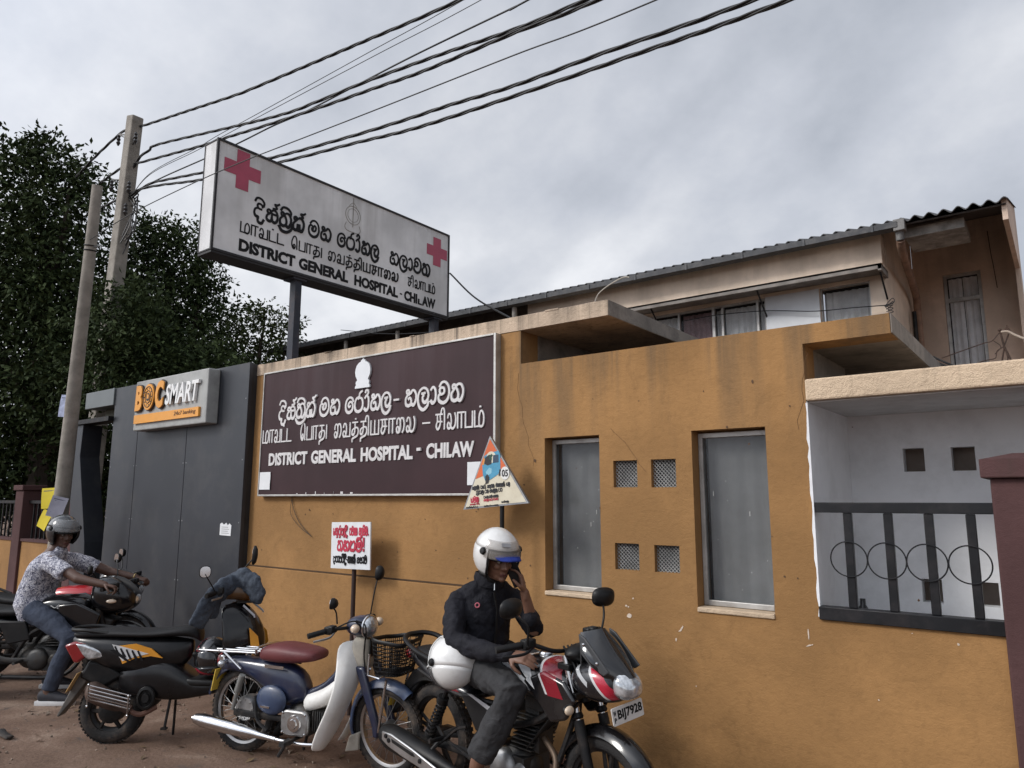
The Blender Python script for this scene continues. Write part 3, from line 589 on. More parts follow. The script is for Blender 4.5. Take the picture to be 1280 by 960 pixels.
# hair cracks
mb = MB()
for st, n, dx, dz in (((-3.23, 2.66), 14, .012, -.055), ((-2.45, 2.2), 12, .02, -.03), ((-1.14, 2.56), 9, -.01, -.06)):
    x, z = st; pts = []
    for i in range(n): pts.append((x, -.0005, z)); x += dx+rng.uniform(-.02, .02); z += dz+rng.uniform(-.012, .012)
    mb.tube(pts, .0013, 4)
wpart(mb, 'crack', P('crack_dark', (.12, .06, .025), .95), smooth=False)
# porch railing
RB = P('railing_black', (.005, .0055, .007), .42, .0, var=.3, coat=.08, spec=.3, dirt=((.06, .05, .05), .3, 8))
rl = thing('railing', 'black steel porch railing of four flat uprights and four rings', 'railing', (-1.165, .03, 1.08))
def rb(mb, name): return mb.xf(Matrix.Translation((1.165, -.03, -1.08))).build(name, RB, rl, bevel=.003)
mb = MB(); mb.bb(-1.176, -.30, .004, .05, 1.652, 1.708); rb(mb, 'top_rail')
mb = MB(); mb.bb(-1.164, -.25, -.02, .06, 1.078, 1.147); rb(mb, 'bottom_rail')
for x in (-.995, -.795, -.605, -.42):
    mb = MB(); mb.bb(x-.021, x+.021, .012, .046, 1.148, 1.651); rb(mb, 'upright')
for i, x in enumerate((-.998, -.812, -.626, -.438)):
    mb = MB(); mb.torus((x, .004, 1.405), (0, 1, 0), .0925, .0042, 40, 6); rb(mb, 'ring')
# maroon gate pillar
pl_ = thing('gate_pillar', 'maroon painted gate pillar with a flat cap at the porch corner', 'pillar', (-.07, .1, 0))
mb = MB(); mb.bb(-.247, .25, -.155, .2, 0, 1.826); mb.build('shaft', BROWNP, pl_, smooth=False, bevel=.01)
mb = MB(); mb.bb(-.283, .29, -.19, .24, 1.827, 1.918); mb.hexa([(-.283, -.19, 1.918), (.29, -.19, 1.918), (.29, .24, 1.918), (-.283, .24, 1.918), (-.15, -.06, 1.95), (.16, -.06, 1.95), (.16, .11, 1.95), (-.15, .11, 1.95)]); mb.build('cap', BROWNP, pl_, smooth=False, bevel=.008)
mb = MB(); mb.lathe([(.035, 0), (.036, .1), (.033, .12), (.034, .14), (.016, .17), (.015, .205), (.001, .206)], (0, 0, 0), n=14)
tag(mb.build('bottle', P('dark_bottle', (.012, .012, .014), .2)), 'small dark bottle standing on the porch sill behind the railing', 'bottle').location = (-1.03, .4, .951)
# ---- two storey building behind ----------------------------------------------
UB = thing('hospital_building', 'beige upper storey with corrugated roof and curtained windows behind the wall', 'building', (-4, 7, 0))
def ub(mb, name, mat, parent=None, **k):
    return mb.xf(Matrix.Translation((4, -7, 0))).build(name, mat, parent or UB, **k)
UW = stucco('upper_wall_paint', (.74, .61, .49), st=.14, z0=4.2, z1=5.3, bump=.2, patch=.15, streak=(.16, .12, .09))
UW2 = stucco('recess_wall_paint', (.64, .50, .40), st=.25, z0=3.4, z1=5.9, bump=.25, patch=.28, streak=(.10, .075, .06))
mb = MB()
wins = [(-5.30, -3.27, 2.9, 4.62), (-2.53, -1.89, 2.9, 4.62)]
holed(mb, -7.48, -1.70, 0, 4.80, wins, 6.0, 6.2)
mb.prism([(6.2, 0), (8.4, 0), (8.4, 5.98), (6.2, 5.34)], .198, O=(-1.90, 0, 0), U=(0, 1, 0), V=(0, 0, 1), N=(1, 0, 0))
ub(mb, 'wall', UW, smooth=False)
mb = MB(); mb.bb(-7.48, -1.705, 5.93, 6.15, 4.802, 5.21); ub(mb, 'wall_band', UW, smooth=False, bevel=.006)
mb = MB(); holed(mb, -1.70, -.36, 0, 6.0, [(-1.30, -.80, 3.3, 5.18)], 8.4, 8.6); ub(mb, 'recess_wall', UW2, smooth=False)
mb = MB(); mb.prism([(5.72, 5.0), (5.72, 5.27), (8.6, 6.12), (8.6, 0), (8.0, 0), (8.0, 5.0)], .055, O=(-.355, 0, 0), U=(0, 1, 0), V=(0, 0, 1), N=(1, 0, 0)); ub(mb, 'end_wall', UW2, smooth=False)
mb = MB(); mb.bb(-15, -7.5, 6.3, 6.5, 0, 5.34); ub(mb, 'dark_side_wall', P('dark_old_wall', (.09, .075, .065), .9, var=.3), smooth=False)  # one dark grey-brown wall colour, varied by noise
mb = MB(); mb.bb(-2.528, -3.268, 6.03, 6.05, 2.9, 4.615)
ub(MB().bb(-3.268, -2.532, 5.98, 5.997, 3.2, 4.61), 'white_board', P('white_sheet', (.60, .62, .64), .6, var=.05), smooth=False)
CURT_W = P('dusty_net_curtain', (.62, .63, .63), .9, var=.2, vs=3); CURT_R = P('dark_maroon_curtain', (.26, .17, .175), .9, var=.3)
CURT_L = P('pale_net_curtain', (.78, .79, .80), .9, var=.15, vs=4)
UGL = P('upper_glass', (.02, .022, .025), .08, alpha=.10, var=.05, coat=.4)
def curtain_or_reflection(x0, x1, z0, z1, y, mat, parent, fold=.085):  # hung cloth of the upper windows
    c = MB(); n = int((x1-x0)/.012)
    for i in range(n):
        xa, xb = x0+(x1-x0)*i/n, x0+(x1-x0)*(i+1)/n
        ya, yb = [y+.03*abs(sin(pi*q/fold))+.008*sin(q*57) for q in (xa, xb)]
        c.add([(xa, ya, z0), (xb, yb, z0), (xb, yb, z1), (xa, ya, z1)], [(0, 1, 2, 3)])
    ub(c, 'curtain_or_reflection', mat, parent)
def upper_window(x0, x1, z0, z1, y, bars, curts, hbars=(), t=.035):
    f = MB()
    f.bb(x0, x0+t, y+.05, y+.10, z0, z1); f.bb(x1-t, x1, y+.05, y+.10, z0, z1); f.bb(x0+t, x1-t, y+.05, y+.10, z1-t, z1)
    for bx, bw in bars: f.bb(bx-bw/2, bx+bw/2, y+.046, y+.098, z0, z1-t)
    for bz in hbars: f.bb(x0+t, x1-t, y+.044, y+.096, bz-.03, bz+.03)
    w = ub(f, 'window', ALFRAME, smooth=False, bevel=.003)
    ub(MB().bb(x0+t, x1-t, y+.075, y+.079, z0, z1-t), 'pane', UGL, w, smooth=False)
    for a, c_, mt in curts: curtain_or_reflection(a, c_, z0, z1-.06, y+.115, mt, w)
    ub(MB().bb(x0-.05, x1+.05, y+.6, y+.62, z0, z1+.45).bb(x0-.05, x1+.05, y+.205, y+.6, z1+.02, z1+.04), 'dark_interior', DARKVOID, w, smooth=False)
upper_window(-5.30, -3.27, 3.0, 4.62, 6.0, [(-4.64, .035), (-4.08, .045), (-3.94, .035), (-3.41, .035)], [(-5.24, -4.66, CURT_W), (-4.60, -4.10, CURT_R), (-3.92, -3.43, CURT_W), (-4.06, -3.96, CURT_W), (-3.39, -3.29, CURT_W)])
upper_window(-2.53, -1.89, 3.0, 4.62, 6.0, [], [(-2.50, -1.92, CURT_W)], t=.02)
upper_window(-1.298, -.802, 3.3, 5.178, 8.4, [], [(-1.24, -1.06, CURT_L), (-1.05, -.86, CURT_L)], hbars=(4.77,), t=.045)
# roof: corrugated sheet, gutter, ledge, downpipe
ROOFM = P('old_roof_sheet', (.075, .075, .08), .8, var=.35, vs=4, dirt=((.15, .14, .13), .5, 5))
mb = MB(); per = .155; x = -15.2; prof = []
while x < -.28:
    for k in range(8): prof.append((x+per*k/8, .028*cos(2*pi*k/8)))
    x += per
prof = [p_ for p_ in prof if p_[0] < -.27]
rings = []
for yy, zz_ in ((5.62, 5.225), (8.8, 6.16)):
    rings.append((yy, zz_))
vsx = [(x_, yy, zz_+h) for yy, zz_ in rings for x_, h in prof]; vsx += [(x_, yy, zz_+h-.012) for yy, zz_ in rings for x_, h in prof]
n = len(prof); fs = []
for i in range(n-1):
    fs += [(i, i+1, n+i+1, n+i), (2*n+i, 3*n+i, 3*n+i+1, 2*n+i+1), (i, 2*n+i, 2*n+i+1, i+1)]
mb.add(vsx, fs); ub(mb, 'roof', ROOFM, angle=50)
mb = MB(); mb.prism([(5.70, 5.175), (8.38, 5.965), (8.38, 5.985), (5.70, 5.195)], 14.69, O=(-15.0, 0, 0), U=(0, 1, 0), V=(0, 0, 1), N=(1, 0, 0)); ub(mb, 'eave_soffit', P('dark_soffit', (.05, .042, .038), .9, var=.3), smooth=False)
mb = MB(); mb.prism([(5.58, 5.13), (5.70, 5.11), (5.72, 5.205), (5.715, 5.205), (5.70, 5.12), (5.585, 5.14), (5.585, 5.205), (5.575, 5.205)], 13.45, O=(-14.9, 0, 0), U=(0, 1, 0), V=(0, 0, 1), N=(1, 0, 0))
for i in range(16): mb.bb(-14.5+i*.85, -14.47+i*.85, 5.566, 5.578, 5.12, 5.21)
ub(mb, 'gutter', P('painted_gutter', (.055, .057, .062), .55, .2, var=.25, dirt=((.14, .13, .12), .5, 6)), smooth=False)
mb = MB(); mb.box((-1.43, 5.66, 5.16), (.13, .14, .15)); mb.tube([(-1.44, 5.68, 5.1), (-1.44, 5.70, 4.98)], .05, 12); ub(mb, 'rainwater_head', P('old_zinc', (.17, .165, .16), .7, .2, var=.4, dirt=((.05, .045, .04), .6, 9)), bevel=.006)
mb = MB(); mb.tube(catmull([(-1.44, 5.70, 4.99), (-1.47, 6.0, 4.9), (-1.58, 7.6, 4.76), (-1.61, 7.9, 4.6), (-1.61, 7.92, 4.3), (-1.61, 7.92, .5)], 6), .05, 12); ub(mb, 'downpipe', P('rusty_downpipe', (.25, .15, .10), .7, var=.3, dirt=((.10, .06, .045), .6, 5)))
mb = MB(); mb.bb(-1.42, -.755, 5.9, 6.6, 5.065, 5.19); ub(mb, 'ledge', P('stained_concrete', (.30, .29, .27), .85, var=.4, vs=4, dirt=((.07, .06, .055), .8, 6)), smooth=False, bevel=.006)
mb = MB(); mb.bb(-5.6, -1.66, 5.55, 6.0, 4.665, 4.69); mb.bb(-5.6, -1.66, 5.55, 5.575, 4.62, 4.69); mb.bb(-1.70, -1.66, 5.55, 6.0, 4.60, 4.69)
ub(mb, 'sunshade', P('sunshade_metal', (.20, .18, .16), .7, .1, var=.25, dirt=((.08, .06, .05), .6, 5)), smooth=False)
for x in (-1.69, -3.26, -4.9):
    mb = MB(); mb.tube([(x, 5.60, 4.64), (x, 5.99, 4.32)], [(.015, .012)]*2, 6); ub(mb, 'bracket', SATIN)
for x in (-7.62, -10.6, -12.2):
    mb = MB(); mb.tube([(x, 5.72, 5.11), (x, 5.76, 4.2)], .045, 10); ub(mb, 'roof_strut', P('pale_strut', (.22, .20, .18), .8))
mb = MB(); mb.tube(catmull([(-.66, 8.392, 5.75), (-.645, 8.392, 5.4), (-.63, 8.392, 5.2), (-.61, 8.392, 4.85)], 6), .005, 5); mb.tube([(-1.63, 7.7, 4.5), (-1.63, 7.7, 3.2)], .03, 8); ub(mb, 'cable', SATIN)
# ---- bank kiosk --------------------------------------------------------------
KP = P('grey_cladding', (.031, .034, .041), .38, .1, spec=.35, var=.14, vs=1.4, dirt=((.085, .082, .078), .4, 2.5))
KP2 = P('light_grey_cladding', (.13, .145, .15), .5, .2, var=.08)
K = thing('bank_kiosk', 'dark grey clad bank kiosk with a slanted entrance beside the orange wall', 'kiosk', (-7.75, .5, 0))
KX = Matrix.Translation((7.75, -.5, 0)) @ Matrix.Translation((0, .18, 1.72)) @ Matrix.Diagonal((1.0448, 1, 1.0448, 1)) @ Matrix.Translation((0, 0, -1.72))
def kb(mb, name, mat, parent=None, **k): return mb.xf(KX).build(name, mat, parent or K, **k)
for x0, x1 in ((-9.17, -8.535), (-8.527, -7.445), (-7.437, -6.335)):
    kb(MB().bb(x0, x1, -.28, -.24, .03, 3.058), 'cladding_panel', KP, smooth=False, bevel=.004)
rv = MB()
for x in (-9.14, -8.56, -8.50, -7.47, -7.41, -6.37):
    for z in (.3, .9, 1.5, 2.1, 2.7): rv.lathe([(.001, .003), (.006, .002), (.007, 0)], (x, -.2801, z), (0, -1, 0), 8)
kb(rv, 'rivets', GALV)
kb(MB().bb(-9.165, -6.345, -.238, 2.2, 0, 3.05), 'wall', P('kiosk_side_black', (.022, .022, .024), .6, var=.3), smooth=False)
kb(MB().bb(-9.95, -9.175, -.30, 1.6, 2.852, 3.06), 'canopy', KP2, smooth=False, bevel=.006)
kb(MB().bb(-9.80, -9.18, -.10, -.06, 2.73, 2.85), 'panel', P('olive_fascia', (.06, .055, .03), .7), smooth=False)
kb(MB().bb(-10.35, -9.18, -.34, -.16, 2.66, 2.715), 'beam', SATIN, smooth=False)
mb = MB(); mb.prism([(-10.2, 2.66), (-9.95, 2.66), (-9.97, 2.25), (-9.62, 1.2), (-9.42, 0), (-9.85, 0), (-9.98, 1.0), (-10.25, 2.2)], .25, O=(0, -.30, 0), U=(1, 0, 0), V=(0, 0, 1), N=(0, 1, 0)); kb(mb, 'entrance_column', KP, smooth=False, bevel=.006)
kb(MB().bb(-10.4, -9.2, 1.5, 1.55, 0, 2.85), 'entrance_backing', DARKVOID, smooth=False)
mb = MB()
for i in range(16): mb.bb(-9.75, -9.2, 1.40, 1.42, .2+i*.15, .29+i*.15)
kb(mb, 'shutter', P('dark_shutter', (.025, .026, .03), .5, .4), smooth=False)
# ---- boundary fence on the far left -------------------------------------------
FN = thing('fence', 'low orange wall with dark iron bars between maroon pillars', 'fence', (-14, 0, 0))
def fb(mb, name, mat, **k): return mb.xf(Matrix.Translation((14, 0, 0))).build(name, mat, FN, **k)
fb(MB().bb(-26, -10.3, .04, .20, 0, 1.10), 'wall', ORANGE, smooth=False)
fb(MB().bb(-26, -10.3, .02, .22, 1.102, 1.14), 'coping', BROWNP, smooth=False)
fb(MB().bb(-26, -10.3, .09, .15, 1.655, 1.70), 'top_rail', SATIN, smooth=False)
for i in range(100):
    x = -10.4-i*.155
    fb(MB().bb(x-.011, x+.011, .11, .133, 1.141, 1.654), 'bar', SATIN, smooth=False)
for x, w in ((-12.70, .30), (-10.92, .46), (-16.6, .3), (-20.5, .3)):
    mb = MB(); mb.bb(x-w/2, x+w/2, .0, .28, 0, 1.85); mb.bb(x-w/2-.03, x+w/2+.03, -.03, .31, 1.851, 1.93); fb(mb, 'pillar', BROWNP, smooth=False, bevel=.01)
# ---- concrete poles ------------------------------------------------------------
POLEM = P('pole_concrete', (.255, .235, .205), .92, var=.22, vs=5, bump=.5, bs=30, dirt=((.10, .085, .07), .6, 4))
fp = thing('utility_pole', 'slender leaning round concrete pole with papers taped to it', 'utility pole', (-9.80, -.55, 0))
tp = Vector((-8.739, -.879, 5.349))-Vector(fp.location)
MB().tube([tuple(tp*t) for t in np.linspace(0, 1, 8)], [.100-.043*t for t in np.linspace(0, 1, 8)], 20).build('shaft', POLEM, fp)
mb = MB()
for zt in (.87, .86): mb.torus(tp*zt, tp, .066, .008, 20, 6)
mb.tube([tp*.865+Vector((.09, 0, 0)), tp*.865+Vector((.2, .02, -.02))], .01, 6); mb.build('clamp_band', SATIN, fp)
bp_ = thing('utility_pole', 'thick square concrete pole carrying the overhead cables behind the foliage', 'utility pole', (-12.72, .95, 0))
tb = Vector((-11.72, .76, 7.93))-Vector(bp_.location)
rings = []
for t in np.linspace(0, 1, 8):
    h = .145-.030*t; c = tb*t; rings.append([c+Vector((dx*h, dy*h*.8, 0)) for dx, dy in ((-1, -1), (1, -1), (1, 1), (-1, 1))])
rings[-1] = [q+Vector((0, 0, .06 if i in (0, 3) else 0)) for i, q in enumerate(rings[-1])]
MB().loft(rings).build('shaft', POLEM, bp_, smooth=False, bevel=.02)
INS = P('insulator', (.015, .013, .013), .3)
for (dx, zt) in ((-.22, .965), (.26, .945), (-.26, .87), (.24, .845), (.22, .80)):
    mb = MB(); c = tb*zt; mb.tube([c, c+Vector((dx*1.3, -.1, .06))], .014, 6); mb.tube([c+Vector((0, 0, -.1)), c+Vector((dx*1.3, -.1, .05))], .01, 6)
    e = c+Vector((dx*1.3, -.1, .06)); mb.lathe([(.012, 0), (.03, -.03), (.02, -.06), (.034, -.09), (.02, -.12), (.034, -.15), (.012, -.2)], e, n=10); mb.build('insulator_bracket', INS, bp_)
mb = MB()
for k in range(6):
    c = tb*(.80+.02*rng.uniform(-1, 1))+Vector((rng.uniform(-.03, .03), rng.uniform(-.04, .04), 0))
    mb.tube(catmull([c+Vector((.16, .02, .30+rng.uniform(-.2, .1))), c+Vector((.22+rng.uniform(0, .14), .05, .12+rng.uniform(-.1, .1))), c+Vector((.20+rng.uniform(0, .16), .05, -.12+rng.uniform(-.1, .1))), c+Vector((.17+rng.uniform(0, .10), .04, -.34+rng.uniform(-.1, .1))), c+Vector((.10, -.02, -.52+rng.uniform(-.08, .08)))], 6), .010, 6)
mb.build('jumper_wire', INS, bp_)

# ================================================================== SIGNS
def poly_on(mb, fr, poly, d0, d=.002, m=0): return mb.prism(poly, d, m, O=fr.p(0, 0, d0), U=fr.U, V=fr.V, N=fr.N)
PAPER = P('white_paper', (.66, .67, .68), .8, var=.05, vs=5)
INK = P('black_letter_paint', (.008, .008, .009), .6, spec=.2); REDP = P('red_letter_paint', (.42, .02, .05), .5, var=.12)
# ---- the big maroon board on the wall
BD = thing('hospital_board', 'large maroon name board with raised white lettering in three scripts', 'sign board', (-4.91, -.055, 1.76))
BFR = Fr((-6.405, -.055, 1.764), (1, 0, 0), (0, 0, 1)); bw, bh = 2.985, 1.208
def bdp(mb, name, mat, **k): return mb.xf(Matrix.Translation((4.91, .055, -1.76))).build(name, mat, BD, **k)
BOARDM = stucco('maroon_board_sheet', (.036, .0145, .0175), streak=(.10, .075, .085), st=.18, z0=-.2, z1=1.4, bump=.02, patch=.12)
BOARDM.node_tree.nodes['Principled BSDF'].inputs['Roughness'].default_value = .58
bdp(MB().bb(-6.405, -3.42, -.055, -.001, 1.764, 2.972), 'panel', BOARDM, smooth=False)
mb = MB(); t = .022
for a in ((-6.418, -6.404, 1.75, 2.986), (-3.422, -3.400, 1.75, 2.986), (-6.403, -3.423, 1.75, 1.767), (-6.403, -3.423, 2.970, 2.986)): mb.bb(a[0], a[1], -.064, -.0005, a[2], a[3])
bdp(mb, 'frame', ALFRAME, smooth=False, bevel=.003)
LETW = P('white_letter_acrylic', (.60, .585, .58), .5, var=.08, dirt=((.28, .25, .24), .5, 9)); LETS = LETW
fr0 = Fr((0, -.055, 0), (1, 0, 0), (0, 0, 1))
k_ = .9955
def X(x): return x*k_
zb = 2.492
for keys, a, b in ((['da', '+i', 'sa', '+x', 'ta', '+r', '+i', 'ka', '+x'], -6.158, -5.583), (['ma', 'ha'], -5.523, -5.236), (['ke', 'ra', 'oo', 'ha', 'la'], -5.158, -4.563), (['ha', 'la', 'aa', 'va', 'ta'], -4.389, -3.737)):
    mb = MB(); script(mb, fr0, keys, X(a), X(b), zb, .132, .148, d=.007); bdp(mb, 'sinhala_word', LETW, angle=50)
zb = 2.275
for keys, a, b in ((['tma', 'taa', 'tva', 'tta', '+tp', 'tta'], -6.405, -5.933), (['te', 'tpa', 'taa', 'tta2', 'tu'], -5.796, -5.392), (['tai', 'tva', 'tta2', '+tp', 'tta2', '+ti', 'tya', 'tca', 'taa', 'tai', 'tla'], -5.301, -4.25), (['ndash'], -4.186, -4.096), (['tca', '+ti', 'tla', 'taa', 'tpa', 'tma', '+tp'], -4.034, -3.515)):
    mb = MB(); script(mb, fr0, keys, X(a), X(b), zb, .120, .11, d=.007); bdp(mb, 'tamil_word', LETW, angle=50)
for wd, a, b in (('DISTRICT', -6.287, -5.679), ('GENERAL', -5.62, -4.991), ('HOSPITAL', -4.928, -4.288), ('CHILAW', -4.134, -3.624)):
    mb = MB(); latin(mb, fr0, wd, X(a), X(b), 2.045, 2.168, d=.008, bold=.040); bdp(mb, 'english_word', LETW, smooth=False)
bdp(MB().bb(-4.215, -4.17, -.073, -.055, 2.112, 2.137), 'dash', LETW, smooth=False); bdp(MB().bb(-4.50, -4.435, -.0735, -.055, 2.545, 2.562), 'dash', LETW, smooth=False)
mb = MB(); cx, z0, h = -4.905, 2.695, .265
half = [(.0, 1.0), (.012, .965), (.03, .93), (.03, .90), (.055, .87), (.085, .78), (.098, .66), (.102, .55), (.094, .42), (.075, .31), (.072, .27), (.088, .23), (.090, .17), (.084, .12), (.098, .06), (.098, .0)]
mb.prism([(cx+x*.98, z0+y*h) for x, y in half]+[(cx-x*.98, z0+y*h) for x, y in half[::-1][0:-1]], .018, O=(0, -.073, 0), U=(1, 0, 0), V=(0, 0, 1), N=(0, 1, 0))
bdp(mb, 'emblem', P('white_emblem_acrylic', (.66, .68, .70), .45, var=.04), smooth=False)
mb = MB()
for i in range(7): mb.bb(-5.80+i*.13+rng.uniform(-.03, .03), -5.78+i*.13, -.0585, -.0555, 1.770, 1.776+rng.uniform(.0, .018))
bdp(mb, 'worn_small_print', LETW, smooth=False)
for (a, b, c, d, lab) in ((-6.395, -6.215, 1.815, 1.985, 'white paper stuck on the lower left corner of the maroon board'), (-3.675, -3.47, 1.83, 2.005, 'white paper on the maroon board partly hidden by the triangular sign')):
    mb = MB(); n = 8
    w, h = b-a, d-c
    vs_ = []
    for yy in (0, .0025):
        for j in range(n+1):
            for i in range(n+1): vs_.append((-w/2+w*i/n, -.002-yy-.004*abs(sin(i*.9+j*.4))*(i/n), -h/2+h*j/n))
    fs = []
    o = (n+1)**2
    for j in range(n):
        for i in range(n):
            q = j*(n+1)+i; fs += [(q, q+1, q+n+2, q+n+1), (o+q+n+1, o+q+n+2, o+q+1, o+q)]
    mb.add(vs_, fs); tag(mb.build('paper_notice', PAPER), lab, 'notice').location = ((a+b)/2, -.058, (c+d)/2)
# loose wire hanging under the board
mb = MB(); mb.tube(catmull([(0, 0, 0), (.05, -.004, -.12), (.16, -.003, -.25), (.33, -.004, -.36)], 6), .0035, 5); mb.tube(catmull([(.01, -.002, 0), (.0, -.004, -.15), (.14, -.004, -.27), (.30, -.003, -.345)], 6), .0025, 5)
tag(mb.build('loose_wire', P('brown_wire', (.06, .04, .025), .7)), 'thin loose brown wire dangling from under the maroon board', 'wire').location = (-5.93, -.012, 1.742)
# ---- the light box on posts
LB = thing('roof_sign', 'tall white hospital sign box with red crosses raised on two dark posts', 'sign', (-6.72, .5, 0))
def lbp(mb, name, mat, **k): return mb.xf(Matrix.Translation((6.72, -.5, 0))).build(name, mat, LB, **k)
LBW = stucco('white_sign_sheet', (.66, .665, .67), streak=(.26, .25, .235), st=.42, z0=3.9, z1=5.6, bump=.0, patch=.10)
LBW.node_tree.nodes['Principled BSDF'].inputs['Roughness'].default_value = .55
y0, y1, z0, z1 = -.59, 2.92, 4.215, 5.395
xb, xf_ = -6.90, -6.655
lbp(MB().bb(xb, xf_, y0, y1, z0, z1), 'box', LBW, smooth=False)
LFM = P('dark_sign_trim', (.025, .024, .026), .6, .3, var=.3)
mb = MB(); s = .012
for yy in (y0, y1):
    mb.box((xf_, yy, (z0+z1)/2), (s*2, s*2, z1-z0+.02))
for zz_ in (z0, z1): mb.box((xf_, (y0+y1)/2, zz_), (s*2, y1-y0-.02, s*2))
for zz_ in (z0, z1): mb.box(((xf_+xb)/2, y0, zz_), (xf_-xb-.02, s*1.2, s*1.2))
mb.box((xb, y0, (z0+z1)/2), (s, s, z1-z0)); mb.bb(xb-.003, xf_+.003, y0-.002, y1+.002, z0-.035, z0-.013)
lbp(mb, 'trim', LFM, smooth=False)
LF = Fr((xf_, 0, 0), (0, 1, 0), (0, 0, 1))
RC = P('faded_red_vinyl', (.36, .055, .10), .5, var=.10)
def cross(cy, cz, r, t_):
    a, b = r, t_
    mb = MB(); poly_on(mb, LF, [(cy+x, cz+y) for x, y in ((-b, a), (-b, b), (-a, b), (-a, -b), (-b, -b), (-b, -a), (b, -a), (b, -b), (a, -b), (a, b), (b, b), (b, a))], .0005, .003); lbp(mb, 'red_cross', RC, smooth=False)
cross(-.297, 5.154, .214, .074); cross(2.686, 5.09, .20, .074)
zb = 4.706
for keys, a, b in ((['da', '+i', 'sa', '+x', 'ta', '+r', '+i', 'ka', '+x'], -.14, .496), (['ma', 'ha'], .563, .878), (['ke', 'ra', 'oo', 'ha', 'la'], .977, 1.624), (['ha', 'la', 'aa', 'va', 'ta'], 1.824, 2.548)):
    mb = MB(); script(mb, LF, keys, a, b, zb, .155, .155, d=.003); lbp(mb, 'sinhala_word', INK, smooth=False)
zb = 4.487
for keys, a, b in ((['tma', 'taa', 'tva', 'tta', '+tp', 'tta'], -.282, .251), (['te', 'tpa', 'taa', 'tta2', 'tu'], .348, .775), (['tai', 'tva', 'tta2', '+tp', 'tta2', '+ti', 'tya', 'tca', 'taa', 'tai', 'tla'], .853, 1.98), (['tca', '+ti', 'tla', 'taa', 'tpa', 'tma', '+tp'], 2.148, 2.668)):
    mb = MB(); script(mb, LF, keys, a, b, zb, .108, .135, d=.003); lbp(mb, 'tamil_word', INK, smooth=False)
for wd, a, b in (('DISTRICT', -.29, .407), ('GENERAL', .455, 1.16), ('HOSPITAL', 1.255, 1.975), ('CHI', 2.086, 2.325), ('AW', 2.415, 2.673)):
    mb = MB(); latin(mb, LF, wd, a, b, 4.275, 4.41, d=.003, bold=.052); lbp(mb, 'english_word', INK, smooth=False)
mb = MB(); latin(mb, LF, 'L', 2.338, 2.41, 4.275, 4.352, d=.003, bold=.06); lbp(mb, 'english_word', INK, smooth=False); lbp(MB().bb(xf_, xf_+.003, 2.01, 2.05, 4.335, 4.352), 'dash', INK, smooth=False)
mb = MB(); c = (xf_+.001, 1.20, 5.14)
GHOST = P('faded_grey_print', (.25, .24, .22), .7, var=.3, vs=12)
mb.torus(c, (1, 0, 0), .115, .0045, 30, 5); mb.torus(c, (1, 0, 0), .082, .003, 26, 5); mb.bb(xf_, xf_+.004, 1.195, 1.205, 4.99, 5.36)
mb.tube(catmull([(xf_, 1.10, 5.03), (xf_, 1.08, 4.97), (xf_, 1.12, 4.93), (xf_, 1.28, 4.93), (xf_, 1.32, 4.97), (xf_, 1.30, 5.03)], 5), .005, 5); mb.tube(catmull([(xf_, 1.14, 5.25), (xf_, 1.2, 5.30), (xf_, 1.26, 5.25)], 5), .004, 5)
lbp(mb, 'emblem', GHOST)
for yy in (.5, 2.75):
    mb = MB(); mb.bb(-6.80, -6.70, yy-.042, yy+.042, 0, z0-.036); mb.bb(-6.86, -6.67, yy-.09, yy+.09, z0-.06, z0-.037); lbp(mb, 'post', P('dark_blue_post', (.020, .024, .036), .55, .3, dirt=((.12, .08, .06), .4, 6)), smooth=False)
# ---- bank sign
BS = thing('bank_sign', 'grey box sign with orange and white raised letters on the dark kiosk', 'sign', (-7.6, -.36, 2.48))
SG = P('sign_grey_box', (.33, .335, .325), .5, var=.08, dirt=((.10, .095, .09), .5, 4))
def bsp(mb, name, mat, **k): return mb.xf(Matrix.Translation((7.6, .36, -2.48)) @ Matrix.Translation((0, .18, 1.72)) @ Matrix.Diagonal((1.0464, 1, 1.0464, 1)) @ Matrix.Translation((0, 0, -1.72))).build(name, mat, BS, **k)
bsp(MB().bb(-8.355, -6.84, -.42, -.281, 2.478, 3.038), 'box', SG, smooth=False, bevel=.012)
SF = Fr((-8.355, -.42, 2.478), (1, 0, 0), (0, 0, 1))
YL = P('orange_yellow_acrylic', (.70, .30, .035), .35, var=.06); DK = P('letter_edge_dark', (.03, .022, .02), .5); SW_ = P('sign_white_acrylic', (.74, .74, .73), .4, var=.04)
mb = MB()
for ch, a, b in (('B', .072, .222), ('C', .515, .69)): latin(mb, SF, ch, a, b, .215, .50 if ch == 'B' else .515, d=.030, d0=.006, bold=.05, shear=.06)
mb.prism(circ(.366, .355, .118, 30, .145), .028, O=SF.p(0, 0, .008), U=SF.U, V=SF.V, N=SF.N); bsp(mb, 'orange_letters', YL, smooth=False)
mb = MB()
for ch, a, b in (('B', .064, .232), ('C', .507, .70)): latin(mb, SF, ch, a, b, .203, .512 if ch == 'B' else .527, d=.022, d0=.0, bold=.085, shear=.06)
mb.prism(circ(.366, .355, .128, 30, .156), .022, O=SF.p(0, 0, .0), U=SF.U, V=SF.V, N=SF.N); bsp(mb, 'letter_backing', DK, smooth=False)
mb = MB()
for r_, ry in ((.098, .114), (.060, .070)):
    a = circ(.362, .355, r_, 30, ry); mb.tube([SF.p(x, y, .037) for x, y in a], .0055, 6, closed=True)
mb.prism(circ(.362, .355, .040, 20, .046), .003, O=SF.p(0, 0, .0365), U=SF.U, V=SF.V, N=SF.N)
for k in range(10):
    a = 2*pi*k/10; mb.box(SF.p(.362+.080*cos(a), .355+.093*sin(a), .037), (.012, .004, .012))
bsp(mb, 'roundel', DK)
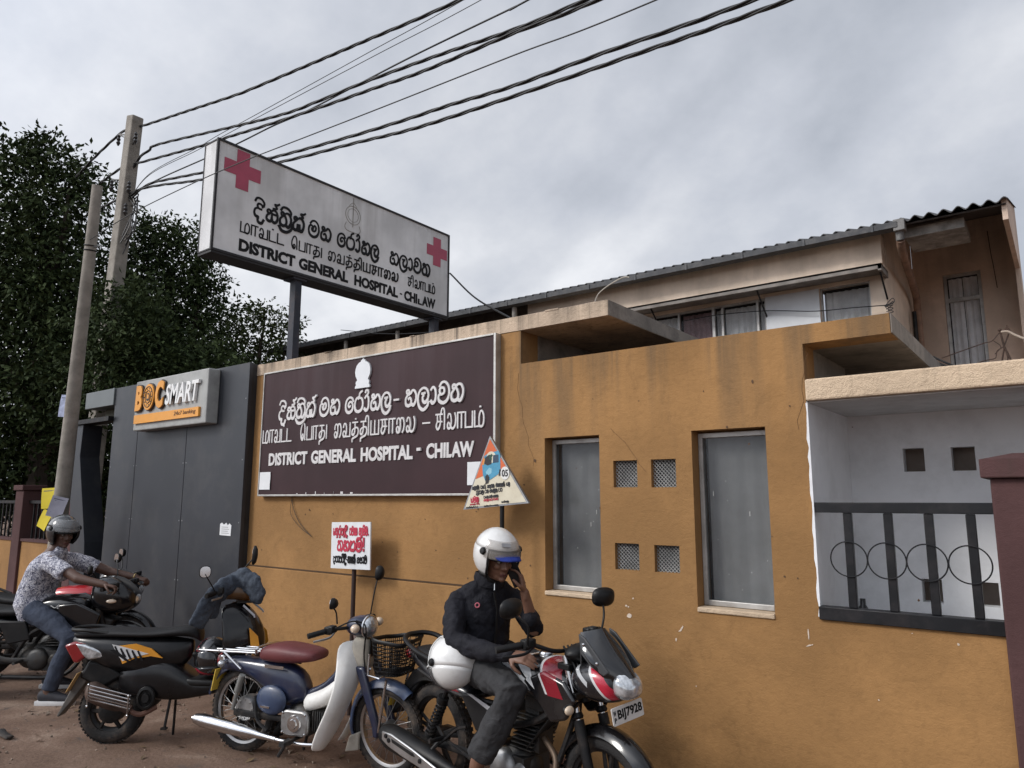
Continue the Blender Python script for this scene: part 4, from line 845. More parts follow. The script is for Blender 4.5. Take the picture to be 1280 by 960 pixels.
mb = MB(); poly_on(mb, SF, [(.345, .335), (.385, .335), (.385, .372), (.362, .39), (.345, .372)], .0397, .002); bsp(mb, 'roundel_mark', YL, smooth=False)
mb = MB(); latin(mb, SF, 'SMART', .735, 1.395, .235, .455, d=.03, d0=.004, bold=.018, shear=.16); bsp(mb, 'white_letters', SW_, smooth=False)
bsp(MB().bb(-8.300, -6.945, -.446, -.42, 2.552, 2.648), 'orange_bar', YL, smooth=False)
mb = MB(); latin(mb, Fr((-8.355, -.446, 2.478), (1, 0, 0), (0, 0, 1)), '24x7 banking', .93, 1.36, .098, .152, d=.002, d0=.0005, bold=.01, shear=.12); bsp(mb, 'small_lettering', P('brown_letter', (.12, .05, .015), .6), smooth=False)
# torn sticker on the kiosk
mb = MB(); mb.prism([(0, 0), (.20, -.005), (.205, .10), (.17, .12), (.14, .10), (.11, .125), (.07, .105), (.03, .125), (.0, .11)], .002, O=(0, 0, 0), U=(1, 0, 0), V=(0, 0, 1), N=(0, -1, 0))
st_ = tag(mb.build('torn_notice', PAPER, smooth=False), 'torn white sticker with grey print low on the kiosk cladding', 'notice'); st_.location = (-6.98, -.102, 1.36)
mb = MB()
for j in range(4): mb.bb(.03, .17-.02*(j % 2), -.0028, -.002, .018+.02*j, .024+.02*j)
mb.build('print', P('grey_print', (.30, .30, .31), .8), st_, smooth=False)
# ---- warning board on a post
WS = thing('warning_sign', 'small white square board with red and black Sinhala lettering on a thin post', 'sign', (-4.82, -.19, 0))
def wsp(mb, name, mat, **k): return mb.build(name, mat, WS, **k)
WF = Fr((-.252, -.016, 1.145), (.499, 0, .012), (-.012, 0, .376)); wS, hS = .49, .382
mb = MB(); poly_on(mb, WF, [(0, 0), (wS, 0), (wS+.004, hS), (.004, hS)], -.012, .012); wsp(mb, 'board', P('white_sign_board', (.66, .675, .69), .5, var=.05, dirt=((.45, .44, .42), .35, 8)), smooth=False)
mb = MB()
for keys, a, b in ((['ya', 'ta', '+u', 'ra', '+u', 'pa', 'ae', 'da', '+i'], .025, .21), (['na', 'va', 'ta', 'aa'], .235, .335), (['ta', 'ae', 'ba', '+ii', 'ma', 'dot'], .355, .475)): script(mb, WF, keys, a, b, .278, .056, .17, d=.0012)
script(mb, WF, ['ta', 'ha', 'na', 'ma', '+vir', 'ex'], .085, .43, .150, .078, .20, d=.0012); wsp(mb, 'red_lettering', REDP, smooth=False)
mb = MB()
script(mb, WF, ['a', 'na', 'aa', 'pa', 'ra', '+i', 'da', '+i', 'hy', 'na', 'ga', 'ra'], .03, .315, .052, .050, .17, d=.0012)
script(mb, WF, ['sa', 'ba', 'aa', 'va'], .335, .455, .052, .050, .17, d=.0012); wsp(mb, 'black_lettering', INK, smooth=False)
mb = MB(); mb.tube([(.0, .026, 0), (.0, .026, 1.50)], .019, 10); wsp(mb, 'post', P('rusty_post', (.045, .026, .022), .7, .3, var=.3))
# ---- triangular auto-rickshaw stand sign
TS = thing('triangular_sign', 'triangular sign with a blue auto rickshaw picture on a black post', 'sign', (-3.21, -.22, 0))
A_, B_, C_ = (-.09, 2.174), (-.337, 1.648), (.255, 1.697)
def inset(s_): 
    cx = (A_[0]+B_[0]+C_[0])/3; cy = (A_[1]+B_[1]+C_[1])/3
    return [(cx+(p[0]-cx)*s_, cy+(p[1]-cy)*s_) for p in (A_, B_, C_)]
TF = Fr((0, -.03, 0), (1, 0, 0), (0, 0, 1))
def tri(pts, d0, d, name, mat): mb = MB(); poly_on(mb, TF, pts, d0, d); return mb.build(name, mat, TS, smooth=False)
tri([A_, B_, C_], -.02, .020, 'board', GALV)
cream = inset(.93)
tri(cream, .0005, .0012, 'face', P('cream_sign_face', (.62, .57, .44), .5, var=.08, dirt=((.40, .33, .22), .4, 9)))
def tp_(u, v):   # u along base 0..1, v height 0..1 inside the inset triangle
    a, b, c = cream; bx = b[0]+(c[0]-b[0])*u; by = b[1]+(c[1]-b[1])*u
    return (bx+(a[0]-bx)*v, by+(a[1]-by)*v)
tri([tp_(0, .42), tp_(.55, .50), tp_(1, .54), tp_(1, 1)], .0022, .0008, 'orange_field', P('orange_red_print', (.58, .115, .03), .5, var=.08))
cx, cy = tp_(.5, .72)
mb = MB(); poly_on(mb, TF, circ(cx, cy, .042, 24), .0034, .0008); mb.build('round_emblem', P('emblem_cream', (.66, .63, .50), .5), TS, smooth=False)
mb = MB(); poly_on(mb, TF, [(cx-.012, cy-.02), (cx+.008, cy-.018), (cx+.006, cy), (cx+.016, cy+.012), (cx+.004, cy+.026), (cx-.01, cy+.012), (cx-.018, cy+.002)], .0046, .0008); mb.build('emblem_mark', P('dark_green_print', (.01, .06, .035), .5), TS, smooth=False)
BL = P('blue_print', (.06, .27, .42), .5, var=.15, vs=25); BL2 = P('light_blue_print', (.22, .45, .55), .5); BK = P('black_print', (.015, .015, .018), .5)
def rp_(pts, d0, name, mat):   # rickshaw picture in its own unit box
    ox, oy, sx_, sy_ = -.160, 1.828, .180, .215
    mb = MB(); poly_on(mb, TF, [(ox+x*sx_, oy+y*sy_+x*.03) for x, y in pts], d0, .0006); mb.build(name, mat, TS, smooth=False)
rp_([(.05, .32), (.02, .62), (.12, .92), (.35, 1.0), (.85, .98), (.93, .85), (.95, .30), (.80, .20), (.45, .10), (.2, .05)], .0034, 'rickshaw_picture', BL)
rp_([(.14, .66), (.16, .86), (.36, .93), (.5, .9), (.5, .60), (.3, .58)], .0042, 'rickshaw_window', BK)
rp_([(.56, .62), (.58, .88), (.84, .86), (.86, .60)], .0042, 'rickshaw_window', P('dark_blue_print', (.02, .05, .09), .5))
rp_([(.20, .38), (.38, .50), (.52, .44), (.50, .30), (.30, .24)], .0042, 'rickshaw_panel', BL2)
rp_([(.20, -.02), (.34, .0), (.40, .16), (.30, .30), (.18, .24)], .0050, 'rickshaw_wheel', BK)
rp_([(.86, .14), (.97, .18), (.99, .34), (.9, .36)], .0050, 'rickshaw_wheel', BK)
rp_([(.02, .66), (.10, .62), (.16, .8), (.10, .9)], .0050, 'rickshaw_driver', P('orange_print', (.6, .25, .06), .5))
cx, cy = tp_(.76, .40)
cx, cy = .052, 1.905
mb = MB(); poly_on(mb, TF, circ(cx, cy, .039, 24, .046), .0050, .0008); mb.build('number_disc', P('white_print', (.7, .7, .68), .5), TS, smooth=False)
mb = MB(); latin(mb, TF, '05', cx-.028, cx+.028, cy-.025, cy+.025, d=.0008, d0=.0062, bold=.03); mb.build('number', BK, TS, smooth=False)
SK = 0.083
TF2 = Fr((0, -.03, 0), (cos(SK), 0, sin(SK)), (-sin(SK), 0, cos(SK)))
def row(keysets, y, x0, x1, xh, mat, nm, w=.22):
    mb = MB(); tot = sum(len(k) for k in keysets); x = x0; g_ = (x1-x0)*.04
    for k in keysets:
        wd = (x1-x0-g_*(len(keysets)-1))*len(k)/tot; script(mb, TF2, k, x, x+wd, y, xh, w, d=.0008, d0=.0018, gap=.1); x += wd+g_
    mb.build(nm, mat, TS, smooth=False)
row([['sa', 'la', 'ka', 'va'], ['na', 'ga', 'ra'], ['sa', 'ba', 'aa', 'ta'], ['ma', 'ha', 'na', 'ga', 'ra'], ['ga', 'la']], 1.806, -.10, .245, .022, BK, 'black_lettering')
row([['ta', '+r', 'na', 'la'], ['ra', 'ta'], ['ma', 'ga', 'la', 'ha'], ['pa', 'na']], 1.772, -.065, .175, .022, BK, 'black_lettering')
row([['na', 'ga', 'la'], ['ka', 'ma'], ['sa', 'ha', 'na']], 1.735, .0, .135, .016, BK, 'black_lettering')
row([['ta', 'na', 'la'], ['ka', 'ra'], ['va', 'ga', 'na']], 1.715, .0, .135, .013, REDP, 'red_lettering')
row([['ga', 'ma', 'ha']], 1.715, -.12, -.045, .034, REDP, 'red_lettering', .2)
row([['la', 'ga', 'na', 'ta'], ['ra', 'va', 'na']], 1.697, -.13, -.04, .008, REDP, 'red_lettering')
row([['ka', 'ra', 'na'], ['va', 'ga']], 1.678, -.17, -.06, .009, BK, 'black_lettering')
row([['ka', 'ra', 'na'], ['va', 'ga'], ['sa', 'ha', 'na']], 1.676, .0, .13, .008, BK, 'black_lettering')
row([['ka', 'ra', 'na', 'la']], 1.692, .16, .225, .010, BK, 'black_lettering')
mb = MB(); mb.tube([(0, 0, 0), (0, 0, 1.78)], .016, 10); mb.build('post', BLACK, TS)

# ================================================================== MOTORCYCLES
def wheel(root, x, z, R, tr, style, steer=None, y=0., disc=False):
    """wheel (hub + spokes) with tyre and rim as its parts; steer = matrix applied to every vertex"""
    S = steer or Matrix.Identity(4)
    ri = R-2*tr*.82
    h = MB()
    if style == 'spoke':
        h.lathe([(.001, -.055), (.03, -.055), (.032, -.04), (.052, -.038), (.052, .038), (.032, .04), (.03, .055), (.001, .055)], (x, y, z), (0, 1, 0), 18)
        for k in range(32):
            a = 2*pi*k/32; sd_ = 1 if k % 2 else -1; a2 = a+(.32 if (k//2) % 2 else -.32)
            h.tube([(x+.048*cos(a2), y+sd_*.034, z+.048*sin(a2)), (x+ri*cos(a), y+sd_*.004, z+ri*sin(a))], .0018, 4)
        hm = ALU
    elif style == 'alloy':
        h.lathe([(.001, -.06), (.045, -.06), (.05, -.03), (.05, .03), (.045, .06), (.001, .06)], (x, y, z), (0, 1, 0), 18)
        for k in range(5):
            a = 2*pi*k/5+.3
            for da in (-.12, .12):
                h.tube([(x+.04*cos(a), y, z+.04*sin(a)), (x+(ri+.004)*cos(a+da), y, z+(ri+.004)*sin(a+da))], [(.016, .011), (.011, .009)], 6)
        hm = SATIN
    else:
        h.lathe([(.001, -.05), (.07, -.05), (.085, -.04), (.09, .04), (.001, .045)], (x, y, z), (0, 1, 0), 20)
        for k in range(6):
            a = 2*pi*k/6; h.tube([(x+.07*cos(a), y-.035, z+.07*sin(a)), (x+(ri)*cos(a), y-.02, z+ri*sin(a))], [(.016, .012), (.013, .01)], 6)
        hm = SATIN
    if disc: h.lathe([(.06, -.075), (.12, -.075), (.12, -.071), (.06, -.071)], (x, y, z), (0, 1, 0), 28, closed=True)
    w = h.xf(S).build('wheel', hm, root)
    r = MB(); q = .024 if style == 'spoke' else .03
    r.lathe([(ri-.012, -q*.5), (ri+.012, -q), (ri+.016, -q), (ri+.003, -q*.4), (ri+.003, q*.4), (ri+.016, q), (ri+.012, q), (ri-.012, q*.5)], (x, y, z), (0, 1, 0), 48, closed=True)
    r.xf(S).build('rim', P('dull_chrome_rim', (.40, .39, .38), .32, .9, var=.15, dirt=((.16, .11, .08), .6, 12)) if style == 'spoke' else SATIN, w)
    t = MB(); prof = []
    for k in range(13):
        a = pi*(-.22+1.44*k/12); prof.append((R-tr+tr*sin(a)*(1.0 if sin(a) > 0 else .8), tr*.95*cos(a)))
    t.lathe(prof, (x, y, z), (0, 1, 0), 56, closed=True)
    # raised tread blocks
    for k in range(52):
        a = 2*pi*k/52
        for sy, off in ((-.45, 0), (.45, .5), (0, .25)):
            aa = a+off*2*pi/52; rr = R+.001-(.10*tr if sy else 0)
            RM = Matrix(((cos(aa), 0, -sin(aa)), (0, 1, 0), (sin(aa), 0, cos(aa))))
            t.box((x+rr*cos(aa), y+sy*tr, z+rr*sin(aa)), (.006, tr*.42, 2*pi*R/52*.62), R=RM)
    t.xf(S).build('tyre', RUBBER, w, angle=50)
    return w
def mudguard(x, z, R, a0, a1, w, mat, root, name='front_mudguard', steer=None, n=18, tail=None):
    rings = []
    for i in range(n+1):
        a = RD(a0+(a1-a0)*i/n); ww = w*(1 if 1 < i < n-1 else .82)
        ring = []
        for t in (-1, -.75, -.4, 0, .4, .75, 1): ring.append((x+(R-.028*abs(t)**3*1.6)*cos(a), ww*t, z+(R-.028*abs(t)**3*1.6)*sin(a)))
        for t in (1, .75, .4, 0, -.4, -.75, -1): ring.append((x+(R-.006-.028*abs(t)**3*1.6)*cos(a), ww*t*.93, z+(R-.006-.028*abs(t)**3*1.6)*sin(a)))
        rings.append(ring)
    mb = MB().loft(rings)
    if steer: mb.xf(steer)
    return mb.build(name, mat, root, angle=50)
def sect(x, hw, z0, z1, e=2.6, n=20, cy=0., tilt=0.):
    """superellipse cross-section in the YZ plane"""
    o = []
    for j in range(n):
        a = 2*pi*j/n; c, s_ = cos(a), sin(a)
        yy = hw*math.copysign(abs(c)**(2/e), c); zq = (z1-z0)/2*math.copysign(abs(s_)**(2/e), s_)
        o.append((x+tilt*zq, cy+yy, (z0+z1)/2+zq))
    return o
def shell(secs, name, mat, root, e=2.6, n=20, sub=1, steer=None, **k):
    mb = MB().loft([sect(*s_, e=e, n=n) for s_ in secs])
    if steer: mb.xf(steer)
    o = mb.build(name, mat, root, sub=sub, angle=60); return o
def lim(p0, p1): return Vector(p1)-Vector(p0)
def mirror_part(root, foot, mid, head, facing, w, h, mat=BLACK, glass=True, name='mirror', r=.006):
    mb = MB(); mb.tube(catmull([foot, mid, head], 8), r, 8)
    f = Vector(facing).normalized(); up = Vector((0, 0, 1)); u = up.cross(f).normalized(); v = f.cross(u); c = Vector(head)+v*h*.35
    rings = []
    for d, sc in ((0, .86), (0, 1), (-.014, 1.0), (-.034, .72), (-.044, .25)):
        rings.append([c+f*d+u*(w*sc*math.copysign(abs(cos(a))**.75, cos(a)))+v*(h*sc*math.copysign(abs(sin(a))**.75, sin(a))) for a in [2*pi*j/20 for j in range(20)]])
    mb.loft(rings); o = mb.build(name, mat, root, angle=50)
    if glass:
        g = MB(); g.loft([[c+f*d+u*(w*.88*math.copysign(abs(cos(a))**.75, cos(a)))+v*(h*.88*math.copysign(abs(sin(a))**.75, sin(a))) for a in [2*pi*j/20 for j in range(20)]] for d in (.0005, .003)]); g.build('mirror_glass', MIRRORG, o, angle=50)
    return o
def coil(mb, p0, p1, R, turns, r, n=10):
    p0, p1 = Vector(p0), Vector(p1); a = (p1-p0).normalized(); u = a.orthogonal().normalized(); v = a.cross(u); k = turns*n
    mb.tube([p0.lerp(p1, i/k)+u*R*cos(2*pi*i/n)+v*R*sin(2*pi*i/n) for i in range(k+1)], r, 5)
def engine_block(root, x, z, s_=1., y=0.):
    mb = MB()
    mb.ell((x, y, z), (.15*s_, .11*s_, .12*s_)); mb.box((x+.02, y, z-.02), (.22*s_, .2*s_, .16*s_)); mb.ell((x-.12*s_, y, z+.0), (.11*s_, .10*s_, .10*s_))
    for k in range(9): mb.box((x+.09*s_+.022*k*s_*.35, y, z+.10*s_+.022*k*s_), (.16*s_, .17*s_, .009))
    mb.box((x+.15*s_, y, z+.2*s_), (.10*s_, .11*s_, .22*s_)); mb.box((x+.18*s_, y, z+.34*s_), (.13*s_, .14*s_, .07*s_))
    e = mb.build('engine', ENGINE, root, bevel=.006)
    c = MB(); c.lathe([(.001, .035), (.06, .032), (.085, .02), (.095, 0), (.095, -.03)], (x-.02*s_, y-.105*s_, z-.01), (0, -1, 0), 24)
    c.lathe([(.001, .02), (.04, .018), (.055, 0)], (x+.11*s_, y-.10*s_, z-.02), (0, -1, 0), 20); c.build('engine_cover', ALU, e)
    return e
def muffler(root, p0, p1, r0, r1, mat, shield=True, slot=True):
    mb = MB(); p0, p1 = Vector(p0), Vector(p1)
    n = 10; d = (p1-p0)
    rad = [r0*.72, r0, r0*1.02, r0, r0*.98, r0*.94, r0*.86, r0*.72, r0*.5, r1, r1]
    mb.tube([p0+d*(i/n) for i in range(n+1)], [(q, q*1.12) for q in rad], 18, flat=(0, 1, 0)); mb.lathe([(r0*.45, 0), (r0*.5, .03)], p0-d.normalized()*.02, d.normalized(), 14)
    m_ = mb.build('muffler', mat, root)
    return m_
STEERX = lambda px, pz, ang, rake=25: Matrix.Translation((px, 0, pz)) @ Matrix.Rotation(RD(ang), 4, Vector((-sin(RD(rake)), 0, cos(RD(rake))))) @ Matrix.Translation((-px, 0, -pz))
# ------------------------------------------------------------------ the black and red commuter motorcycle in front
M1 = thing('motorcycle', 'black and red motorcycle with small dark windscreen, ridden by the man in the black jacket', 'motorcycle', (-3.22, -.82, 0), RD(-10))
PAINT1 = stripes('black_red_graphics', (.004, .004, .005), [
    (1, .62, 1.555, 1.66, 0, 1, .755, 1.2, (.185, .004, .014)), (1, .62, 1.540, 1.555, 0, 1, .76, 1.2, (.50, .50, .50)),
    (.56, 1, 1.325, 1.385, 1, .62, 1.30, 1.47, (.45, .46, .47))], rough=.18)
PAINT1T = stripes('tail_graphics', (.008, .008, .010), [(.55, 1, .705, .82, 1, .0, .19, .40, (.185, .004, .014)), (.62, 1, .735, .775, 1, 0, -.18, .30, (.55, .56, .57))], rough=.2)
PAINT1F = stripes('fairing_graphics', (.008, .008, .010), [(1, .78, 2.06, 2.115, 0, 1, .79, .93, (.42, .012, .035)), (1, .78, 2.045, 2.06, 0, 1, .79, .94, (.5, .5, .5)), (.62, 1, 1.668, 1.692, 1, 0, 1.2, 1.34, (.40, .41, .42))], rough=.18)
ST1 = STEERX(1.14, .78, -3)
wheel(M1, 0, .30, .30, .047, 'alloy'); wheel(M1, 1.34, .30, .30, .042, 'alloy', ST1, disc=True)
mudguard(1.34, .30, .345, 158, 28, .058, GLOSSB, M1, steer=ST1)
for sy in (-1, 1):
    f = MB(); y = sy*.085
    f.tube([(1.235, y, .66), (1.34, y, .30)], [(.027, .027), (.024, .024)], 12); f.box((1.345, y, .30), (.07, .03, .05)); fk = f.xf(ST1).build('fork', SATIN, M1)
    c = MB(); c.tube([(1.15, y, .95), (1.237, y, .655)], .0165, 12); c.xf(ST1).build('fork_tube', CHROME, fk)
    g = MB(); g.lathe([(.024, 0), (.03, .01), (.024, .03)], (1.233, y, .665), (-.28, 0, .96), 12); g.xf(ST1).build('dust_seal', BLACK, fk)
t = MB(); t.box((1.16, 0, .90), (.08, .22, .03)); t.box((1.20, 0, .77), (.09, .22, .03)); t.tube([(1.13, 0, .94), (1.2, 0, .72)], .03, 10); t.xf(ST1).build('fork_clamp', BLACK, M1, bevel=.004)
def handlebars(root, S, x, z, sweep, half, rise=.08, grip=BLACK, bar=SATIN, lever=ALU):
    b_ = MB(); P_ = [(x-sweep, -half, z+rise-.015), (x-sweep*.5, -half*.62, z+rise), (x-.005, -half*.3, z+.01), (x, 0, z), (x-.005, half*.3, z+.01), (x-sweep*.5, half*.62, z+rise), (x-sweep, half, z+rise-.015)]
    pts = catmull(P_, 6); b_.tube(pts, .0115, 8); hb = b_.xf(S).build('handlebar', bar, root)
    for sy in (-1, 1):
        g = MB(); a = Vector((x-sweep*.62, sy*half*.70, z+rise-.004)); e = Vector((x-sweep*1.02, sy*half*1.03, z+rise-.017))
        g.tube([a.lerp(e, q) for q in np.linspace(0, 1, 9)], [.0175+.0015*(i % 2) for i in range(9)], 10); g.xf(S).build('grip', grip, hb)
        c = MB(); c.box(tuple(a+(a-e).normalized()*.035), (.05, .062, .05)); c.box(tuple(a+(a-e).normalized()*.03+Vector((.025, 0, .01))), (.05, .05, .045)); c.xf(S).build('switch_block', BLACK, hb, bevel=.008)
        l = MB(); q = a+(a-e).normalized()*.03+Vector((.045, 0, -.012)); l.tube(catmull([q, q.lerp(e, .35)+Vector((.035, 0, -.02)), e+Vector((.05, 0, -.03))], 6), [(.008, .004)]*13, 6); l.xf(S).build('lever', lever, hb)
    return hb
hb = handlebars(M1, ST1, 1.09, .955, .13, .365, .05, lever=SATIN)
mirror_part(M1, (1.05, -.26, 1.005), (1.06, -.27, 1.10), (.99, -.325, 1.165), (-.93, -.12, .12), .080, .050).data.transform(Matrix.Identity(4))
mirror_part(M1, (1.10, .24, 1.0), (1.10, .27, 1.10), (1.04, .33, 1.17), (-.93, .25, .10), .072, .052)
# tank and panels
shell([(.66, .085, .74, .835), (.70, .10, .70, .862), (.78, .125, .69, .895), (.90, .145, .685, .915), (1.02, .148, .68, .912), (1.12, .135, .69, .888), (1.19, .10, .72, .85), (1.215, .07, .75, .82)], 'tank', PAINT1, M1)
mb = MB(); mb.lathe([(.001, .022), (.038, .02), (.043, .008), (.045, -.01)], (.93, 0, .905), (0, 0, 1), 20); mb.build('fuel_cap', CHROME, M1)
DEC = P('silver_graphic', (.42, .43, .45), .35, .3, var=.1); 
for sy in (-1, 1):   # tank shrouds with red flash
    mb = MB(); prof = [(.90, .80), (1.05, .865), (1.19, .835), (1.265, .76), (1.20, .66), (1.10, .63), (1.02, .70)]
    mb.prism(prof, .03, O=(0, sy*.155, 0), U=(1, 0, 0), V=(0, 0, 1), N=(0, -sy, 0)); mb.build('tank_shroud', PAINT1, M1, bevel=.012, smooth=True)
    mb = MB(); mb.prism([(.70, .865), (.745, .882), (.93, .80), (.96, .755), (.90, .765)], .005, O=(0, sy*.1515, 0), U=(1, 0, 0), V=(0, 0, 1), N=(0, -sy, 0)); d = mb.build('tank_decal', DEC, M1, smooth=False)
    mb = MB()
    for k in range(8):
        x = .735+.026*k; z = .852-.0115*k
        mb.prism([(x, z+.012), (x+.012, z+.006), (x+.004, z-.030), (x-.008, z-.024)], .002, O=(0, sy*.154, 0), U=(1, 0, 0), V=(0, 0, 1), N=(0, -sy, 0))
        if k % 2 == 0: mb.prism([(x, z+.010), (x+.024, z-.001), (x+.021, z-.009), (x-.001, z+.002)], .002, O=(0, sy*.1545, 0), U=(1, 0, 0), V=(0, 0, 1), N=(0, -sy, 0))
    mb.build('tank_lettering', INK, d, smooth=False)
# seat and tail
shell([(-.20, .07, .745, .80), (-.12, .105, .735, .815), (.05, .12, .715, .80), (.22, .13, .69, .775), (.36, .135, .67, .762), (.52, .12, .675, .768), (.64, .09, .69, .80), (.70, .07, .71, .81)], 'seat', SEATM, M1)
shell([(-.30, .03, .735, .775), (-.22, .075, .70, .765), (-.05, .115, .665, .745), (.12, .135, .63, .71), (.28, .14, .59, .69), (.40, .12, .585, .665), (.46, .09, .60, .64)], 'tail_panel', PAINT1T, M1)
shell([(-.345, .03, .715, .765), (-.30, .055, .70, .775), (-.24, .06, .70, .77)], 'tail_lamp', REDL, M1)
mb = MB(); mb.tube(catmull([(.08, -.125, .765), (-.08, -.135, .80), (-.20, -.125, .842), (-.26, -.07, .86), (-.275, 0, .862), (-.26, .07, .86), (-.20, .125, .842), (-.08, .135, .80), (.08, .125, .765)], 6), [(.014, .018)]*49, 10); mb.build('grab_rail', BLACK, M1)
mudguard(0, .30, .37, 152, 62, .075, BLACK, M1, 'rear_mudguard')
mb = MB(); mb.prism([(-.20, .66), (-.06, .66), (-.22, .50), (-.42, .345), (-.45, .365), (-.33, .52)], .13, O=(0, -.065, 0), U=(1, 0, 0), V=(0, 0, 1), N=(0, 1, 0)); mb.build('number_plate_bracket', BLACK, M1, bevel=.01)
mb = MB(); mb.box((-.39, 0, .47), (.006, .2, .14), R=Euler((0, RD(25), 0)).to_matrix()); mb.build('number_plate', P('yellow_plate', (.62, .42, .06), .5), M1, smooth=False)
for sy in (-1, 1):
    mb = MB(); mb.tube([(-.24, sy*.05, .66), (-.26, sy*.13, .655)], .012, 8); mb.ell((-.27, sy*.155, .655), (.036, .024, .026)); mb.build('indicator', BLACK, M1)
    mb = MB(); mb.tube([(1.23, sy*.08, .735), (1.25, sy*.135, .725)], .010, 8); mb.ell((1.238, sy*.160, .722), (.018, .030, .024)); i_ = mb.xf(ST1).build('indicator', BLACK, M1)
    mb = MB(); mb.ell((1.252, sy*.162, .722), (.016, .029, .022)); mb.xf(ST1).build('indicator_lens', AMBER, i_)
    # shock absorbers
    mb = MB(); coil(mb, (.21, sy*.135, .56), (.09, sy*.135, .36), .028, 9, .0065); sh = mb.build('shock_absorber', SATIN, M1)
    mb = MB(); mb.tube([(.24, sy*.135, .62), (.075, sy*.135, .325)], .014, 8); mb.lathe([(.034, 0), (.034, .03)], (.20, sy*.135, .555), (.45, 0, .89), 12); mb.lathe([(.034, 0), (.034, .02)], (.085, sy*.135, .345), (.45, 0, .89), 12); mb.build('shock_rod', BLACK, sh)
    # side panels with a silver line
    mb = MB(); mb.prism([(.36, .63), (.46, .645), (.70, .59), (.74, .50), (.66, .42), (.50, .46)], .03, O=(0, sy*.135, 0), U=(1, 0, 0), V=(0, 0, 1), N=(0, -sy, 0)); sp_ = mb.build('side_panel', BLACK, M1, bevel=.012)
    mb = MB(); mb.prism([(.43, .642), (.47, .645), (.70, .594), (.71, .565), (.66, .575)], .004, O=(0, sy*.1385, 0), U=(1, 0, 0), V=(0, 0, 1), N=(0, -sy, 0)); mb.build('silver_trim', DEC, sp_, smooth=False)
    # frame tubes, swing arm, foot pegs
    mb = MB(); mb.tube(catmull([(1.14, 0, .80), (1.02, sy*.09, .64), (.84, sy*.11, .56), (.62, sy*.12, .52), (.48, sy*.12, .40), (.46, sy*.11, .30)], 6), .018, 8); mb.tube(catmull([(1.16, 0, .72), (1.08, sy*.05, .46), (.98, sy*.09, .26), (.70, sy*.10, .20), (.46, sy*.10, .26)], 6), .015, 8); mb.tube(catmull([(.62, sy*.1, .62), (.30, sy*.12, .62), (-.10, sy*.09, .68)], 5), .015, 8); mb.build('frame', SATIN, M1)
    mb = MB(); mb.tube([(.46, sy*.10, .315), (.0, sy*.105, .30)], [(.024, .014)]*2, 8); mb.box((-.02, sy*.105, .30), (.1, .025, .05)); mb.build('swing_arm', SATIN, M1)
    mb = MB(); mb.tube([(.55, sy*.12, .285), (.55, sy*.27, .285)], .014, 8); mb.tube([(.22, sy*.13, .36), (.22, sy*.24, .36)], .013, 8); mb.tube([(.46, sy*.125, .3), (.22, sy*.135, .36), (.12, sy*.13, .44)], .01, 6); mb.build('foot_peg', SATIN, M1)
engine_block(M1, .72, .33, 1.0)
mb = MB(); mb.tube(catmull([(.94, -.03, .50), (1.06, -.07, .42), (1.03, -.12, .26), (.86, -.15, .20), (.58, -.165, .20), (.40, -.175, .225)], 6), .017, 10); mb.build('exhaust_pipe', P('burnt_exhaust', (.12, .085, .06), .5, .6, dirt=((.06, .04, .03), .6, 9)), M1)
mf = muffler(M1, (-.30, -.20, .285), (.44, -.175, .215), .066, .026, BLACK)
mb = MB()   # pressed steel heat shield over the outer face of the silencer
prof = [(-.20, .335), (-.10, .338), (.12, .305), (.34, .262), (.42, .236), (.40, .215), (.20, .222), (.02, .24), (-.13, .262), (-.20, .285)]
mb.prism(prof, .012, O=(0, -.286, 0), U=(1, 0, 0), V=(0, -.0, 1), N=(0, 1, 0)); hs = mb.build('heat_shield', P('brushed_shield', (.50, .50, .50), .33, .9, var=.12, dirt=((.16, .13, .10), .45, 12)), mf, bevel=.008)
mb = MB(); mb.prism([(-.09, .315), (.13, .288), (.15, .272), (.12, .27), (-.08, .296)], .003, O=(0, -.2895, 0), U=(1, 0, 0), V=(0, 0, 1), N=(0, 1, 0)); mb.build('shield_slot', BLACK, hs, smooth=False)
for q in ((-.15, .318), (-.12, .30), (.20, .262)):
    mb = MB(); mb.lathe([(.001, .01), (.012, .008), (.014, 0)], (q[0], -.286, q[1]), (0, -1, 0), 12); mb.build('bolt', SATIN, hs)
mb = MB(); mb.tube([(.16, -.2, .27), (.20, -.15, .34)], .012, 6); mb.tube(catmull([(.1, -.15, .335), (.2, -.15, .33), (.34, -.14, .43), (.42, -.13, .46)], 5), .008, 6); mb.tube(catmull([(.5, -.14, .23), (.64, -.17, .22), (.72, -.17, .215)], 5), .009, 6); mb.build('brake_rod', SATIN, M1)
for a in range(5):
    mb = MB(); mb.tube(catmull([(1.10, -.05+.03*a, .98), (1.22, -.09+.02*a, .88+.01*a), (1.16, -.09+.02*a, .74), (1.02-.04*a, -.10+.03*a, .60-.03*a), (.86, -.08+.03*a, .44)], 6), .0055, 6); mb.build('cable', BLACK, M1)
